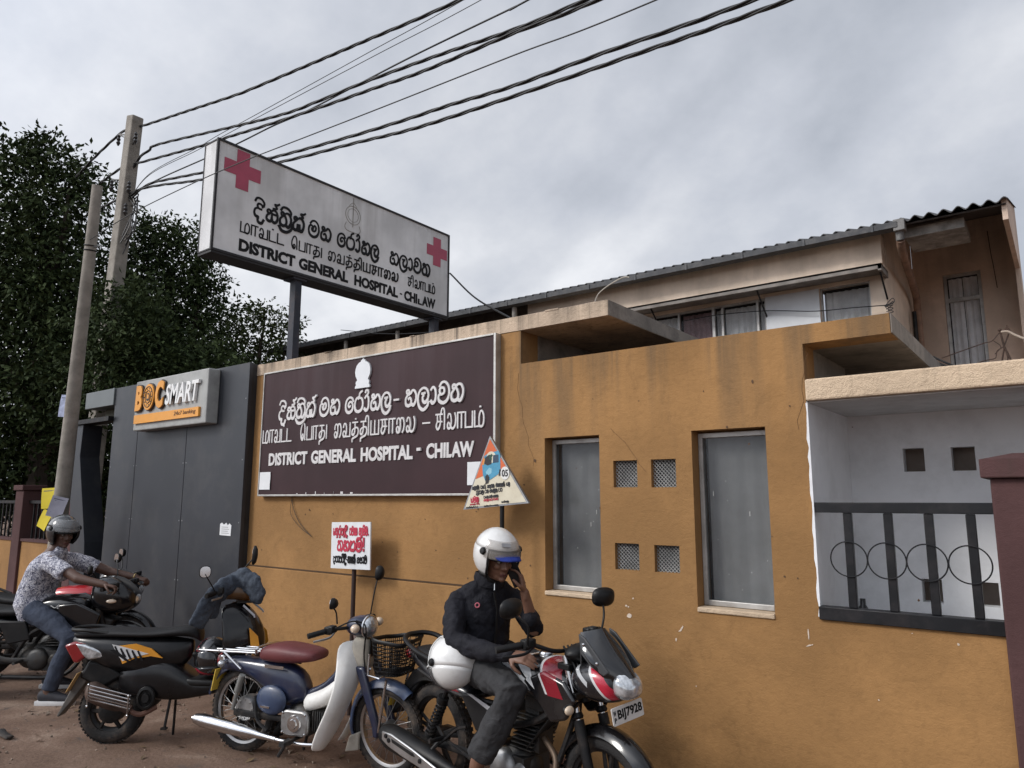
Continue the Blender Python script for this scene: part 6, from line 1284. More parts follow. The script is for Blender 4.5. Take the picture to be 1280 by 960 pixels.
TANKB = stripes('black_tank_script', (.008, .008, .010), [], rough=.2) if False else GLOSSB
M4 = faired_bike('black faired motorcycle under the rider in the patterned shirt', (-7.392, -1.427, 0), RD(40), GLOSSB)
mb = MB(); mb.tube(catmull([(.06, -.169, .795), (.10, -.169, .775), (.13, -.169, .80), (.12, -.169, .77), (.17, -.169, .79), (.19, -.169, .77), (.23, -.168, .795), (.24, -.168, .77), (.29, -.165, .79)], 5), .0035, 5); mb.build('tank_script', WHD, M4)
M5 = faired_bike('second dark motorcycle with a red tank standing behind the ridden black one', (-8.06, -1.08, 0), RD(40), P('red_tank_paint', (.42, .012, .018), .22, coat=.6, var=.1))
# helmet, jacket and small things are built with the people

# ================================================================== PEOPLE
SKIN = P('brown_skin', (.155, .075, .046), .5, var=.12, vs=14, bump=.08, bs=120); SKIN2 = P('dark_brown_skin', (.085, .042, .028), .5, var=.12, vs=14, bump=.08, bs=120)
EYEW = P('eye_white', (.34, .30, .27), .3); EYED = P('eye_dark', (.012, .008, .006), .1); LIP = P('lip', (.13, .05, .042), .45)
def hand(mb, wr, d, nrm, side, curl=.5, spread=.05, thumb=.6):
    """palm and five fingers; d = pointing direction, nrm = back of the hand, side = +1 thumb towards d x nrm"""
    d = Vector(d).normalized(); nrm = Vector(nrm); nrm = (nrm-d*nrm.dot(d)).normalized(); w = d.cross(nrm)*side; wr = Vector(wr)
    mb.tube([wr-d*.03, wr, wr+d*.03, wr+d*.065, wr+d*.092], [(.024, .019), (.027, .018), (.036, .016), (.042, .0155), (.040, .014)], 14, flat=w, round_ends=True)
    for k, (o, l) in enumerate(((.030, .074), (.010, .082), (-.011, .077), (-.030, .060))):
        p = wr+d*.086+w*o; a = curl*(.75+.12*k); dd = (d+w*(o*spread*20*.1)).normalized(); pts = [wr+d*.055+w*o*.9, p]
        for j, f in enumerate((.42, .32, .26)):
            q = a*(.6, 1.0, .75)[j]; dd = (dd*cos(q)-nrm*sin(q)).normalized() if j == 0 else (dd*cos(q)-(nrm*dd.dot(d)+d*dd.dot(nrm)*-1).normalized()*sin(q)).normalized()
            p = p+dd*l*f; pts.append(p)
        mb.tube(pts, [.0088, .0088, .0084, .0078, .0068], 8, round_ends=True)
    t0 = wr+d*.022+w*.026-nrm*.004; t1 = t0+(w*.75+d*.55-nrm*.25).normalized()*.036; t2 = t1+(d*.85+w*.3-nrm*thumb).normalized()*.03; t3 = t2+(d*.9-nrm*thumb*1.2).normalized()*.024
    mb.tube([t0-w*.012, t0, t1, t2, t3], [.013, .0135, .0115, .0098, .008], 8, round_ends=True)
def head(mb, M):
    T = MB()
    T.ell((-.012, 0, .035), (.098, .077, .092)); T.ell((.018, 0, -.03), (.075, .062, .085)); T.ell((.040, 0, -.082), (.042, .044, .034)); T.ell((.012, 0, -.065), (.06, .058, .045))
    T.ell((.075, 0, .028), (.022, .056, .016)); T.ell((.066, .034, -.022), (.024, .024, .022)); T.ell((.066, -.034, -.022), (.024, .024, .022))
    T.tube([(.083, 0, .016), (.096, 0, -.006), (.108, 0, -.030), (.094, 0, -.038)], [.009, .011, .0135, .010], 10, round_ends=True); T.ell((.094, .013, -.033), (.010, .009, .008)); T.ell((.094, -.013, -.033), (.010, .009, .008))
    T.ell((.083, 0, -.062), (.012, .024, .0065)); T.ell((.081, 0, -.074), (.011, .021, .0075)); T.ell((.074, 0, -.098), (.018, .022, .016))
    for s_ in (-1, 1): T.ell((-.008, s_*.079, -.012), (.018, .009, .031)); T.ell((-.002, s_*.077, -.038), (.010, .008, .010))
    T.tube([(-.02, 0, -.05), (-.035, 0, -.13), (-.045, 0, -.19)], [.056, .054, .062], 16)
    mb.xf(Matrix.Identity(4)); T.xf(M); o = len(mb.v); mb.v += T.v; mb.f += [tuple(i+o for i in f) for f in T.f]; mb.m += T.m
def face_parts(root, M, skin):
    for s_ in (-1, 1):
        e = MB(); e.ell((.0785, s_*.031, .004), (.0125, .014, .0065)); eo = e.xf(M).build('eye', EYEW, root); p_ = MB(); p_.ell((.0880, s_*.030, .004), (.0045, .0072, .0062)); p_.xf(M).build('iris', EYED, eo)
        b_ = MB(); b_.tube(catmull([(.096, s_*.014, .028), (.095, s_*.034, .034), (.082, s_*.054, .026)], 4), [(.004, .006)]*9, 6); b_.xf(M).build('eyebrow', EYED, root)
    l = MB(); l.tube(catmull([(.086, -.024, -.067), (.0945, -.008, -.064), (.0955, 0, -.066), (.0945, .008, -.064), (.086, .024, -.067)], 4), [(.0035, .004)]*17, 6); l.tube(catmull([(.086, -.022, -.070), (.0935, 0, -.076), (.086, .022, -.070)], 4), [(.004, .005)]*9, 6); l.xf(M).build('lips', LIP, root)
def helmet(M, shellm, root=None, name='helmet', full=False, visor=None, vr=(8, 58), trim=None, n=48):
    """helmet shell on an elevation/azimuth grid; opening in front; optional visor"""
    rx, ry, rz = .152, .128, .148
    def pt(az, el, k=1.):
        e, a = RD(el), RD(az); kk = k*(1+.05*max(0, -sin(e)))
        return Vector((rx*kk*cos(e)*cos(a)-.006, ry*kk*cos(e)*sin(a), rz*k*sin(e)))
    mb = MB()
    els = [89, 80, 70, 60, 50, 41, 33, 26, 18]
    up = [[pt(360*j/n, e) for j in range(n)] for e in els]; mb.loft(up, False); mb.f.append(tuple(range(n-1, -1, -1))); mb.m.append(0)
    e2 = [18, 10, 0, -10, -20, -30, -39, -46]
    def edge(e): return 57+ (max(0, -e-20)*.25 if not full else 0)
    rows = []
    for e in e2:
        a0 = edge(e) if not full or e > -26 else 0
        rows.append([pt(a0+(360-2*a0)*j/n, e-(5*(1-cos(RD(a0+(360-2*a0)*j/n))) if e < -40 else 0), 1.0) for j in range(n+1)])
    if full:
        top = [r for r, e in zip(rows, e2) if e > -26]; bot = [[pt(360*j/n, e, 1.02+.10*max(0, cos(RD(360*j/n)))) for j in range(n+1)] for e in (-26, -32, -40, -50)]
        rows_sets = (top, bot)
    else: rows_sets = (rows,)
    for rs in rows_sets:
        o = len(mb.v); k = len(rs[0]); mb.v += [tuple(q) for r in rs for q in r]
        for i in range(len(rs)-1):
            for j in range(k-1): mb.f.append((o+i*k+j, o+(i+1)*k+j, o+(i+1)*k+j+1, o+i*k+j+1)); mb.m.append(0)
    h = mb.xf(M).build(name, shellm, root, angle=80)
    md = h.modifiers.new('so', 'SOLIDIFY'); md.thickness = .016; md.offset = -1
    t = MB()
    if not full:
        path = [pt(edge(e), e, 1.0) for e in e2]+[pt(a, -46-5*(1-cos(RD(a))), 1.0) for a in np.linspace(edge(-46), 360-edge(-46), 40)]+[pt(360-edge(e), e, 1.0) for e in e2[::-1]]
        top_ = [pt(a, 18, 1.0) for a in np.linspace(-57, 57, 18)]
        t.tube(path+top_[1:-1], .007, 6, closed=True)
    else:
        t.tube([pt(a, 18, 1.0) for a in np.linspace(-57, 57, 16)]+[pt(57, e, 1.0) for e in (5, -8, -20)]+[pt(a, -25, 1.04) for a in np.linspace(54, -54, 16)]+[pt(-57, e, 1.0) for e in (-20, -8, 5)], .007, 6, closed=True)
    t.xf(M).build('edge_trim', trim or BLACK, h)
    inn = MB(); inn.loft([[pt(360*j/24, e, .86) for j in range(24)] for e in (80, 50, 20, -5)], False); inn.f.append(tuple(range(23, -1, -1))); inn.m.append(0); inn.xf(M).build('lining', SEATM, h)
    if visor:
        v = MB(); k = 24; rows = [[pt(-68+136*j/k, e, 1.05) for j in range(k+1)] for e in np.linspace(vr[1], vr[0], 10)]
        o = 0; kk = k+1; v.v += [tuple(q) for r in rows for q in r]
        for i in range(len(rows)-1):
            for j in range(kk-1): v.f.append((i*kk+j, (i+1)*kk+j, (i+1)*kk+j+1, i*kk+j+1)); v.m.append(0)
        vo = v.xf(M).build('visor', visor, h, angle=80); md = vo.modifiers.new('so', 'SOLIDIFY'); md.thickness = .003
        for s_ in (-1, 1):
            pv = MB(); c = pt(s_*72, 12, 1.02); pv.lathe([(.001, .016), (.014, .015), (.02, .008), (.022, 0)], c, c, 16); pv.xf(M).build('visor_pivot', BLACK, h)
    return h
CLEARV = P('clear_visor', (.42, .38, .34), .06, alpha=.24, coat=.8, var=.02); SMOKEV = P('smoke_visor', (.05, .05, .055), .08, alpha=.45, coat=.8, var=.02)
WHELM = P('white_helmet', (.66, .655, .64), .16, coat=.7, var=.04, dirt=((.36, .34, .31), .35, 14))
def ori(c, f, u):
    f = Vector(f).normalized(); u = Vector(u); u = (u-f*u.dot(f)).normalized(); l = u.cross(f); c = Vector(c)
    return Matrix(((f.x, l.x, u.x, c.x), (f.y, l.y, u.y, c.y), (f.z, l.z, u.z, c.z), (0, 0, 0, 1)))
def cloth(mb, name, mat, root, vox=.009, disp=(.016, .10), relax=4): return mb.build(name, mat, root, remesh=vox, relax=relax, disp=disp)
def fabric(name, col, rough=.85, pat=None, **k):
    m = P(name, col, rough, bump=.35, bs=220, spec=.2, **k)
    N, L = m.node_tree.nodes, m.node_tree.links; b = N['Principled BSDF']; co = N.new('ShaderNodeTexCoord'); nz = N.new('ShaderNodeTexNoise'); nz.inputs['Scale'].default_value = 9; nz.inputs['Detail'].default_value = 3; nz.inputs['Distortion'].default_value = 2.2; L.new(co.outputs['Object'], nz.inputs['Vector'])
    bp = N.new('ShaderNodeBump'); bp.inputs['Strength'].default_value = .55; bp.inputs['Distance'].default_value = .02; L.new(nz.outputs['Fac'], bp.inputs['Height']); L.new(b.inputs['Normal'].links[0].from_socket, bp.inputs['Normal']); L.new(bp.outputs[0], b.inputs['Normal'])
    if pat:
        N, L = m.node_tree.nodes, m.node_tree.links; b = N['Principled BSDF']; co = N.new('ShaderNodeTexCoord')
        vo = N.new('ShaderNodeTexVoronoi'); vo.feature = 'DISTANCE_TO_EDGE'; vo.inputs['Scale'].default_value = 34; nz = N.new('ShaderNodeTexNoise'); nz.inputs['Scale'].default_value = 22; nz.inputs['Detail'].default_value = 3; nz.inputs['Distortion'].default_value = 1.5
        mxv = N.new('ShaderNodeMix'); mxv.data_type = 'VECTOR'; mxv.inputs[0].default_value = .12; L.new(co.outputs['Object'], mxv.inputs[4]); L.new(co.outputs['Object'], nz.inputs['Vector']); L.new(nz.outputs['Color'], mxv.inputs[5]); L.new(mxv.outputs[1], vo.inputs['Vector'])
        r = N.new('ShaderNodeValToRGB'); e = r.color_ramp.elements; e[0].position = .045; e[0].color = (*pat, 1); e[1].position = .10; e[1].color = (*col, 1); L.new(vo.outputs['Distance'], r.inputs[0])
        r2 = N.new('ShaderNodeValToRGB'); e = r2.color_ramp.elements; e[0].position = .50; e[0].color = (1, 1, 1, 1); e[1].position = .56; e[1].color = (*[q*1.2 for q in pat], 1); L.new(nz.outputs['Fac'], r2.inputs[0])
        mm_ = N.new('ShaderNodeMix'); mm_.data_type = 'RGBA'; mm_.blend_type = 'MULTIPLY'; mm_.inputs[0].default_value = .55; L.new(r.outputs[0], mm_.inputs[6]); L.new(r2.outputs[0], mm_.inputs[7]); L.new(mm_.outputs[2], b.inputs['Base Color'])
    return m
# ------------------------------------------------------------------ the man on the front motorcycle
OX = .38
a1 = RD(-10)
PA = thing('person', 'man in black zip jacket and grey trousers sitting on a motorcycle, phone at his ear', 'person', (-3.22+OX*cos(a1), -.82+OX*sin(a1), 0), a1)
def sh(p): return Vector((p[0]-OX, p[1], p[2]))
def S(*pts): return [sh(p) for p in pts]
HA = Matrix.Translation(sh((.56, -.03, 1.385))) @ Matrix.Rotation(RD(-9), 4, 'Z') @ Matrix.Rotation(RD(13), 4, 'Y')
b = MB(); head(b, HA)
b.tube(S((.38, 0, .80), (.385, 0, .92), (.41, 0, 1.05), (.435, -.01, 1.14), (.46, -.02, 1.20), (.485, -.02, 1.27)), [(.10, .15), (.10, .145), (.105, .15), (.085, .14), (.055, .085), (.05, .05)], 18, flat=(1, 0, 0), round_ends=True)
shR, elR, wrR = (.39, -.185, 1.150), (.50, -.275, .945), (.86, -.205, .925)
shL, elL, wrL = (.50, .150, 1.155), (.665, .165, .985), (.665, .088, 1.195)
b.tube(S(shR, elR, wrR), [.05, .042, .028], 12, round_ends=True); b.tube(S(shL, elL, wrL), [.05, .042, .027], 12, round_ends=True)
hand(b, sh(wrR), (.93, .28, -.10), (.15, -.55, .8), 1, .35); hand(b, sh(wrL), (-.16, -.14, .97), (.72, .66, .12), -1, .62, thumb=.5)
kR, aR = (.90, -.215, .748), (.685, -.275, .355); kL, aL = (.86, .215, .74), (.60, .25, .36)
for hp, kn, an, sy in (((.40, -.10, .80), kR, aR, -1), ((.40, .10, .80), kL, aL, 1)):
    b.tube(S(hp, ((hp[0]+kn[0])/2, (hp[1]+kn[1])/2, (hp[2]+kn[2])/2+.012), kn, ((kn[0]+an[0])/2-.015, (kn[1]+an[1])/2, (kn[2]+an[2])/2), an), [.085, .078, .056, .055, .036], 14, round_ends=True)
    fd = Vector((.62, sy*.62, -.24)).normalized(); A_0 = sh(an)
    b.tube([A_0+Vector((0, 0, .02)), A_0-Vector((.005, 0, .045)), A_0+fd*.07-Vector((0, 0, .055)), A_0+fd*.13-Vector((0, 0, .068)), A_0+fd*.175-Vector((0, 0, .075))], [.036, .042, .036, (.042, .024), (.036, .016)], 12, round_ends=True)
    for k, o in enumerate((-.03, -.014, .002, .017, .031)):
        sd_ = Vector((-fd.y, fd.x, 0)).normalized(); q = A_0+fd*(.178-.006*abs(k-1.0))-Vector((0, 0, .077))+sd_*o*(-sy); b.tube([q-fd*.02, q+fd*.020], [.010, .009], 8, round_ends=True)
b.build('body', SKIN, PA, remesh=.0052, relax=2)
face_parts(PA, HA, SKIN)
JK = fabric('black_jacket_cloth', (.0125, .0125, .017), .72, var=.3); TR = fabric('grey_trouser_cloth', (.040, .040, .042), var=.15)
j = MB()
j.tube(S((.37, 0, .835), (.38, 0, .90), (.40, 0, 1.0), (.43, -.005, 1.09), (.445, -.01, 1.16), (.465, -.015, 1.215), (.48, -.02, 1.255)), [(.130, .165), (.140, .172), (.138, .175), (.128, .18), (.108, .16), (.08, .10), (.066, .07)], 20, flat=(1, 0, 0), round_ends=True)
j.tube(S((.47, -.02, 1.255), (.43, -.10, 1.195), (.39, -.18, 1.145)), [.05, .058, .056], 12, round_ends=True); j.tube(S((.48, -.02, 1.255), (.49, .07, 1.195), (.50, .145, 1.145)), [.05, .058, .056], 12, round_ends=True)
j.tube(S((.42, -.06, 1.16), shR, ((shR[0]+elR[0])/2-.01, (shR[1]+elR[1])/2-.015, (shR[2]+elR[2])/2), elR, ((elR[0]+wrR[0])/2, (elR[1]+wrR[1])/2-.01, (elR[2]+wrR[2])/2-.012), (wrR[0]-.01, wrR[1], wrR[2])), [.058, .064, .064, .060, .054, .044], 14, round_ends=True)
j.tube(S((.48, .06, 1.16), shL, ((shL[0]+elL[0])/2, (shL[1]+elL[1])/2+.015, (shL[2]+elL[2])/2), elL, (elL[0]+.004, elL[1]-.035, elL[2]+.05)), [.058, .063, .063, .058, .054], 14, round_ends=True)
cloth(j, 'jacket', JK, PA, disp=(.034, .075), relax=3)
c_ = MB(); c_.loft([[sh((.476+r_*cos(a)*1.0, -.02+r_*sin(a)*1.05, z+(.012 if cos(a) < 0 else -.018*cos(a)))) for a in [2*pi*k/24 for k in range(24)]] for r_, z in ((.082, 1.235), (.086, 1.265), (.076, 1.295), (.070, 1.29), (.075, 1.24))], False); c_.build('collar', JK, PA)
zl = MB(); zl.tube(S((.556, -.05, 1.20), (.575, -.04, 1.10), (.553, -.03, .98), (.53, -.02, .87)), [(.004, .007)]*4, 6); zl.build('zip', SATIN, PA)
z_ = MB(); z_.tube(S((.552, -.045, 1.25), (.558, -.05, 1.21)), [(.006, .003)]*2, 6); z_.build('zip_pull', CHROME, PA)
l_ = MB(); l_.torus(sh((.512, -.135, 1.130)), (.62, -.74, .25), .012, .004, 20, 6); lo = l_.build('chest_badge', P('pink_badge', (.42, .10, .13), .6), PA); lo.scale = (1, 1, 1)
t_ = MB(); t_.tube(S((.36, 0, .88), (.37, 0, .80), (.40, 0, .75)), [(.125, .175), (.13, .18), (.10, .15)], 18, flat=(1, 0, 0), round_ends=True)
for hp, kn, an in (((.40, -.10, .80), kR, aR), ((.40, .10, .80), kL, aL)):
    m1 = ((hp[0]+kn[0])/2, (hp[1]+kn[1])/2, (hp[2]+kn[2])/2+.012); m2 = ((kn[0]*.55+an[0]*.45)+.0, (kn[1]*.55+an[1]*.45), (kn[2]*.55+an[2]*.45)); e_ = (an[0]+.022, an[1]*.99, an[2]+.055)
    t_.tube(S(hp, m1, kn, m2, e_), [.105, .098, .080, .078, .074], 16, round_ends=False)
cloth(t_, 'trousers', TR, PA, disp=(.030, .075), relax=3)
for an, sy in ((aR, -1), (aL, 1)):
    fd = Vector((.62, sy*.62, -.24)).normalized(); A_0 = sh(an); q = MB(); q.tube([A_0-fd*.05-Vector((0, 0, .088)), A_0+fd*.08-Vector((0, 0, .098)), A_0+fd*.20-Vector((0, 0, .105))], [(.036, .008), (.042, .008), (.042, .008)], 14, flat=(-fd.y, fd.x, 0), round_ends=True); q.build('sandal', BLACK, PA)
hm = helmet(HA @ Matrix.Translation((-.008, 0, .028)), WHELM, PA, visor=CLEARV, vr=(0, 40))
cb = MB()
rows = []
for i in range(6):
    r_ = i/5; rows.append([(.105+.085*r_*cos(a)*(1), .088*sin(a)*(1-.12*r_), .062-.020*r_-.020*abs(sin(a))**2*(1-.3*r_)) for a in np.linspace(-1.35, 1.35, 15)])
vv = [q for r in rows for q in r]; k = 15; cb.v = [tuple(q) for q in vv]
for i in range(5):
    for q in range(k-1): cb.f.append((i*k+q, i*k+q+1, (i+1)*k+q+1, (i+1)*k+q)); cb.m.append(0)
cp = cb.xf(HA).build('cap_peak', fabric('blue_cap_cloth', (.018, .035, .20), .8, var=.1), PA, angle=80); md = cp.modifiers.new('so', 'SOLIDIFY'); md.thickness = .006
cbk = MB(); cbk.ell((.0, 0, .045), (.108, .086, .07)); cbk.xf(HA).build('cap_crown', P('dark_cap', (.012, .014, .03), .9), PA)
st = MB(); st.tube([HA @ Vector(q) for q in ((.01, .09, -.06), (.03, .05, -.115), (.035, 0, -.125), (.03, -.05, -.115), (.01, -.09, -.06))], [(.009, .003)]*5, 6); st.build('chin_strap', BLACK, hm)
gq = MB(); gq.box(HA @ Vector((.120, -.030, .112)), (.004, .05, .022), R=(HA.to_3x3() @ Euler((0, RD(-38), RD(-16))).to_matrix())); gq.build('helmet_decal', P('grey_decal', (.24, .24, .25), .4), hm, smooth=False)
ph = MB(); phc = sh((.628, .046, 1.300)); R_ = Euler((RD(8), RD(-24), RD(38))).to_matrix(); ph.box((0, 0, 0), (.072, .010, .15), R=R_)
pho = ph.build('phone', BLACK, None, bevel=.004); tag(pho, 'black phone held to the ear of the man in the black jacket', 'phone')
pho.matrix_world = Matrix.Translation(PA.location) @ Matrix.Rotation(a1, 4, 'Z') @ Matrix.Translation(phc)
# white spare helmet resting on the seat behind him
HM = ori((0, 0, 0), (-.86, -.18, -.12), (.28, -.30, -.88))
h2 = helmet(HM, WHELM, None, visor=SMOKEV, vr=(20, 74), trim=P('white_trim', (.5, .5, .49), .4))
tag(h2, 'upturned white open-face helmet resting against the thigh of the man on the phone', 'helmet')
wl_ = Vector((.445, -.255, .835)); h2.location = Vector((-3.22, -.82, 0))+Matrix.Rotation(a1, 3, 'Z') @ wl_; h2.rotation_euler = (0, 0, a1)
# oval mark and tag on its outer side
for nm, pts, mt in (('oval_mark', [(.035*cos(a), .013*sin(a)) for a in [2*pi*k/24 for k in range(24)]], INK),):
    q = MB(); c = HM @ Vector((-.075, .112, .045)); nv = (HM.to_3x3() @ Vector((-.45, 1.0, .28))).normalized(); u_ = (Vector((.35, 0, -.94))-nv*Vector((.35, 0, -.94)).dot(nv)).normalized(); v_ = nv.cross(u_)
    q.tube([c+nv*.004+u_*x+v_*y for x, y in pts], .0016, 5, closed=True)
    for k in range(4): q.tube([c+nv*.004+u_*(-.02+.013*k)+v_*.007, c+nv*.004+u_*(-.02+.013*k)-v_*.007], .0018, 5); q.tube([c+nv*.004+u_*(-.02+.013*k)+v_*.007, c+nv*.004+u_*(-.013+.013*k)+v_*.005], .0016, 5)
    q.build(nm, mt, h2)
# ------------------------------------------------------------------ the rider at the far left
OX = -.33; a2 = RD(40); SHF = .035
PC = thing('person', 'rider in white and navy patterned shirt, jeans and dark helmet with feet on the ground', 'person', (-7.3+(OX+SHF)*cos(a2), -1.35+(OX+SHF)*sin(a2), 0), a2)
HC = Matrix.Translation(sh((-.135, -.01, 1.405))) @ Matrix.Rotation(RD(-38), 4, 'Z') @ Matrix.Rotation(RD(8), 4, 'Y')
b = MB(); head(b, HC)
b.tube(S((-.32, 0, .76), (-.315, 0, .86), (-.29, 0, .98), (-.255, 0, 1.10), (-.22, 0, 1.20), (-.19, 0, 1.28)), [(.06, .10), (.085, .11), (.10, .15), (.10, .165), (.075, .13), (.06, .065)], 18, flat=(1, 0, 0), round_ends=True)
for sy in (-1, 1):
    s0, e0, w0 = (-.12, sy*.19, 1.18), (.18, sy*.285, 1.035), (.415, sy*.295, .985)
    b.tube(S(s0, e0, w0), [.052, .044, .030], 12, round_ends=True); hand(b, sh(w0), (.92, 0, -.22), (.1, -sy*.15, .95), -sy, 1.15)
kR, aR = (.155, -.265, .525), (.02, -.29, .11); kL, aL = (.10, .265, .50), (-.28, .29, .11)
for hp, kn, an in (((-.28, -.11, .75), kR, aR), ((-.28, .11, .75), kL, aL)):
    b.tube(S(hp, ((hp[0]+kn[0])/2, (hp[1]+kn[1])/2, (hp[2]+kn[2])/2+.02), kn, ((kn[0]+an[0])/2-.015, (kn[1]+an[1])/2, (kn[2]+an[2])/2), an), [.068, .07, .058, .056, .04], 14, round_ends=True)
    b.tube(S((an[0], an[1], an[2]), (an[0]+.03, an[1], .06), (an[0]+.13, an[1], .045)), [.04, .04, .032], 10, round_ends=True)
b.build('body', SKIN2, PC, remesh=.006, relax=2); face_parts(PC, HC, SKIN2)
SHT = fabric('patterned_shirt_cloth', (.62, .62, .66), pat=(.055, .06, .125)); JN = fabric('blue_grey_jeans', (.045, .055, .080), var=.25)
j = MB(); j.tube(S((-.34, 0, .70), (-.345, 0, .78), (-.33, 0, .88), (-.295, 0, 1.0), (-.26, 0, 1.11), (-.19, 0, 1.205), (-.155, 0, 1.25)), [(.11, .15), (.14, .175), (.138, .172), (.135, .178), (.125, .185), (.09, .14), (.066, .075)], 20, flat=(1, 0, 0), round_ends=True)
j.tube(S((-.32, 0, .86), (-.28, 0, .74)), [(.14, .165), (.13, .165)], 18, flat=(1, 0, 0), round_ends=True)
for sy in (-1, 1): j.tube(S((-.19, sy*.09, 1.175), (-.12, sy*.185, 1.155), (-.02, sy*.225, 1.115), (.06, sy*.252, 1.07)), [.07, .075, .077, .076], 14)
cloth(j, 'shirt', SHT, PC, disp=(.016, .10))
t_ = MB(); t_.tube(S((-.31, 0, .84), (-.31, 0, .75), (-.28, 0, .70)), [(.12, .155), (.13, .168), (.11, .155)], 18, flat=(1, 0, 0), round_ends=True)
for hp, kn, an in (((-.28, -.11, .75), kR, aR), ((-.28, .11, .75), kL, aL)):
    t_.tube(S(hp, ((hp[0]+kn[0])/2, (hp[1]+kn[1])/2, (hp[2]+kn[2])/2+.02), kn, ((kn[0]+an[0])/2-.01, (kn[1]+an[1])/2, (kn[2]+an[2])/2), (an[0]+.012, an[1], an[2]+.01)), [.10, .092, .076, .068, .062], 16)
cloth(t_, 'jeans', JN, PC, disp=(.018, .09))
for an in (aR, aL):
    s_ = MB(); s_.tube(S((an[0]-.045, an[1], .07), (an[0]+.03, an[1], .075), (an[0]+.11, an[1]-.005, .055), (an[0]+.20, an[1]-.012, .045)), [(.036, .050), (.042, .055), (.044, .040), (.034, .026)], 14, flat=(0, 1, 0), round_ends=True); so_ = s_.build('shoe', P('dark_shoe', (.018, .018, .024), .7, var=.3), PC)
    s_ = MB(); s_.loft([[sh((an[0]-.085+.31*t, an[1]-.006*t+w_*sg*(.036+.012*sin(pi*t)), z)) for t, sg in [(q/10, -1) for q in range(11)]+[(q/10, 1) for q in range(10, -1, -1)]] for z, w_ in ((.002, .95), (.018, 1.06), (.036, 1.02))]); s_.build('sole', P('white_sole', (.60, .60, .60), .6, var=.1), so_)
helmet(HC @ Matrix.Translation((-.008, 0, .028)), P('dark_helmet', (.018, .018, .02), .14, coat=.8, var=.2), PC, visor=P('grey_clear_visor', (.34, .35, .36), .07, alpha=.32, coat=.9, var=.05), vr=(4, 48))
wb = MB(); wb.torus(sh((.40, .295, .99)), (.9, .1, -.2), .031, .007, 20, 6); wb.build('wristwatch', P('pale_gold', (.45, .34, .16), .35, .8), PC)
# ------------------------------------------------------------------ helmet and jacket left on the scooter
M3W = Matrix.Translation((-5.64, -1.655, 0)) @ Matrix.Rotation(RD(42), 4, 'Z') @ Matrix.Diagonal((.80, 1, 1, 1))
HR = stripes('red_black_helmet', (.010, .010, .012), [(.45, 1, .035, .075, 1, 0, -.2, .2, (.32, .012, .03)), (.45, 1, -.09, -.055, 1, 0, -.2, .2, (.32, .012, .03)), (1, -.35, -.105, -.075, 0, 1, -.2, .2, (.32, .012, .03))], rough=.14, coat=.8)
hh = helmet(ori((0, 0, 0), (.72, -.68, .12), (-.1, .0, 1)), HR, None, full=True, visor=P('dark_visor', (.006, .006, .007), .05, coat=.9, var=.05), vr=(-26, 20))
tag(hh, 'black and red full-face helmet standing on the floorboard of the black scooter', 'helmet'); hh.location = M3W @ Vector((.86, -.05, .590)); hh.scale = (.93, .93, .93)
dj = MB()
dj.tube([M3W @ Vector(q) for q in ((1.06, .02, 1.125), (.98, -.12, 1.10), (.90, -.24, 1.02), (.845, -.30, .92), (.81, -.31, .86))], [(.05, .04), (.075, .04), (.085, .034), (.075, .030), (.07, .028)], 12, round_ends=True)
dj.tube([M3W @ Vector(q) for q in ((.98, -.03, 1.13), (.93, -.16, 1.06), (.90, -.19, .97), (.90, -.20, .90))], [(.05, .04), (.06, .035), (.06, .03), (.05, .03)], 12, round_ends=True)
dj.tube([M3W @ Vector(q) for q in ((1.0, -.02, 1.125), (1.10, -.06, 1.145), (1.20, -.10, 1.10), (1.25, -.11, 1.03), (1.24, -.10, .985))], [(.06, .04), (.085, .04), (.085, .036), (.065, .03), (.05, .024)], 12, round_ends=True)
jc = M3W @ Vector((1.0, -.05, 1.1)); dj.xf(Matrix.Translation(-jc))
djo = cloth(dj, 'denim_jacket', fabric('blue_denim', (.052, .063, .082), var=.3, dirt=((.11, .13, .16), .5, 9)), None, vox=.008, disp=(.028, .05), relax=2)
tag(djo, 'blue denim jacket draped over the handlebar of the black scooter', 'jacket'); djo.location = jc

# ================================================================== TREES, CABLES AND SMALL THINGS
BARK = P('tree_bark', (.055, .042, .032), .95, var=.3, bump=.6, bs=25)
def leafmat(name, c, c2):
    m, N, L, b = newmat(name); g = N.new('ShaderNodeNewGeometry'); co = N.new('ShaderNodeTexCoord')
    nz = N.new('ShaderNodeTexNoise'); nz.inputs['Scale'].default_value = 1.6; nz.inputs['Detail'].default_value = 4; L.new(co.outputs['Object'], nz.inputs['Vector'])
    ad = N.new('ShaderNodeMath'); ad.operation = 'ADD'; L.new(g.outputs['Random Per Island'], ad.inputs[0]); L.new(nz.outputs['Fac'], ad.inputs[1])
    r = N.new('ShaderNodeValToRGB'); e = r.color_ramp.elements; e[0].position = .30; e[0].color = (*c, 1); e[1].position = 1.35/2+.3; e[1].color = (*c2, 1)
    hf = N.new('ShaderNodeMath'); hf.operation = 'MULTIPLY'; hf.inputs[1].default_value = .66; L.new(ad.outputs[0], hf.inputs[0]); L.new(hf.outputs[0], r.inputs[0]); L.new(r.outputs[0], b.inputs['Base Color'])
    b.inputs['Roughness'].default_value = .7; b.inputs['Specular IOR Level'].default_value = .1
    return m
LEAF = leafmat('dark_leaf', (.012, .021, .008), (.050, .070, .026)); LEAF2 = leafmat('olive_leaf', (.024, .034, .013), (.085, .105, .042))
